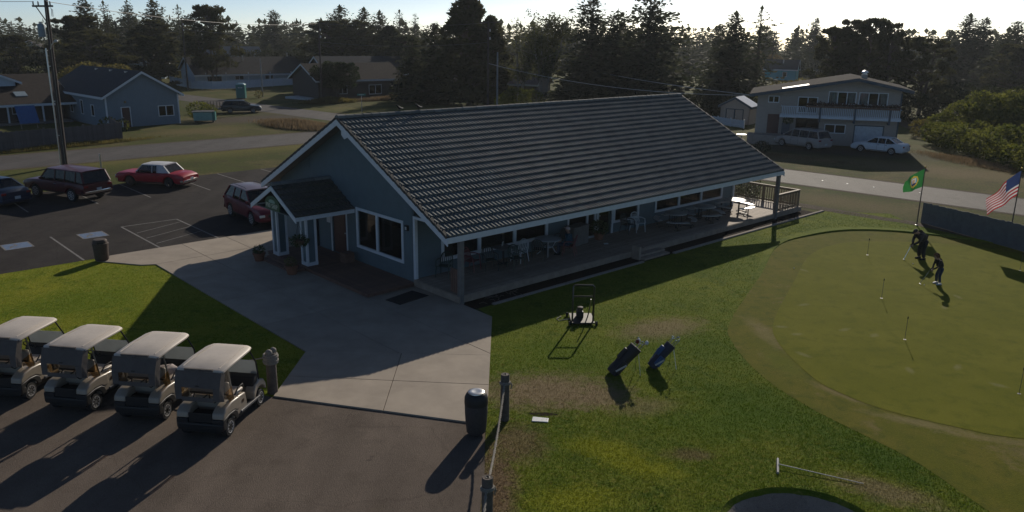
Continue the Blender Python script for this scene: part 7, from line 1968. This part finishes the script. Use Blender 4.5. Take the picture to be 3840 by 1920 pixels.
# ---------------------------------------------------------------- lawn blades
def in_poly(P, poly):
    x, y = P[:,0], P[:,1]; ins = np.zeros(len(P), bool); n = len(poly)
    for i in range(n):
        x0, y0 = poly[i]; x1, y1 = poly[(i+1) % n]
        c = ((y0 > y) != (y1 > y)) & (x < (x1-x0)*(y-y0)/((y1-y0) if y1 != y0 else 1e-9)+x0); ins ^= c
    return ins
def blade_mat(name, layers, spots):
    m_ = ground_mat(name, layers, bump=0, spots=spots)
    nt = m_.node_tree; pb = nt.nodes['Principled BSDF']; src = pb.inputs['Base Color'].links[0].from_socket
    trn = nt.nodes.new('ShaderNodeBsdfTranslucent'); nt.links.new(src, trn.inputs['Color']); mxs = nt.nodes.new('ShaderNodeMixShader'); mxs.inputs[0].default_value = .5
    nt.links.new(pb.outputs[0], mxs.inputs[1]); nt.links.new(trn.outputs[0], mxs.inputs[2]); nt.links.new(mxs.outputs[0], nt.nodes['Material Output'].inputs['Surface'])
    return m_
m_blade = blade_mat('lawn_blades', LAWN_LAYERS, LAWN_SPOTS[-2:])
m_blade_r = blade_mat('grazing_dim_lawn_blades', LAWN_R, SPOTS_R)  # blades carry the same darkened grazing-sun tone as the soil below
def blades(name, poly, n, box, excl, seed, hmin, hmax, label):
    rg = np.random.default_rng(seed)
    P = np.stack([rg.uniform(box[0],box[1],n), rg.uniform(box[2],box[3],n)], 1)
    k = in_poly(P, poly) & (rg.random(n) < np.minimum(1, (17.0/P[:,1])**2))
    for e in excl: k &= ~in_poly(P, e)
    P = P[k]; n = len(P); h = rg.uniform(hmin,hmax,n); a = rg.random(n)*6.283; w = rg.uniform(.006,.014,n)
    lx, ly = rg.normal(size=n)*.35*h, rg.normal(size=n)*.35*h
    z = np.full(n, .006)
    V = np.stack([np.stack([P[:,0]-np.cos(a)*w, P[:,1]-np.sin(a)*w, z],1), np.stack([P[:,0]+np.cos(a)*w, P[:,1]+np.sin(a)*w, z],1), np.stack([P[:,0]+lx, P[:,1]+ly, z+h],1)], 1).reshape(-1,3)
    me = bpy.data.meshes.new(name); me.vertices.add(3*n); me.loops.add(3*n); me.polygons.add(n)
    me.vertices.foreach_set('co', V.ravel().astype(np.float32)); me.loops.foreach_set('vertex_index', np.arange(3*n, dtype=np.int32)); me.polygons.foreach_set('loop_start', np.arange(0,3*n,3,dtype=np.int32)); me.update(calc_edges=True)
    o = link_mesh(name, me, m_blade if seed == 3 else m_blade_r); tag(o, label, 'grass', kind='stuff')
blades('lawn_grass', lawnR, 1150000, (-.8,30,13,50), [fringe, bunker], 1, .015, .042, 'short green grass blades on the right lawn')
blades('lawn_grass', lawnL, 420000, (-26,-6,20,38), [], 3, .015, .042, 'short green grass blades on the left lawn')

# ---------------------------------------------------------------- haze
hz = MB().bx(-430,430,-50,630,-1.2,19).build('haze', None, fix=True); hz['kind'] = 'stuff'
hm = bpy.data.materials.new('haze_air'); hm.use_nodes = True
hn = hm.node_tree.nodes; hn.remove(hn['Principled BSDF'])
pv = hn.new('ShaderNodeVolumePrincipled'); pv.inputs['Color'].default_value = (.86,.94,1.0,1); pv.inputs['Density'].default_value = .00018; pv.inputs['Anisotropy'].default_value = .35
hm.node_tree.links.new(pv.outputs[0], hn['Material Output'].inputs['Volume'])
hz.data.materials.append(hm)
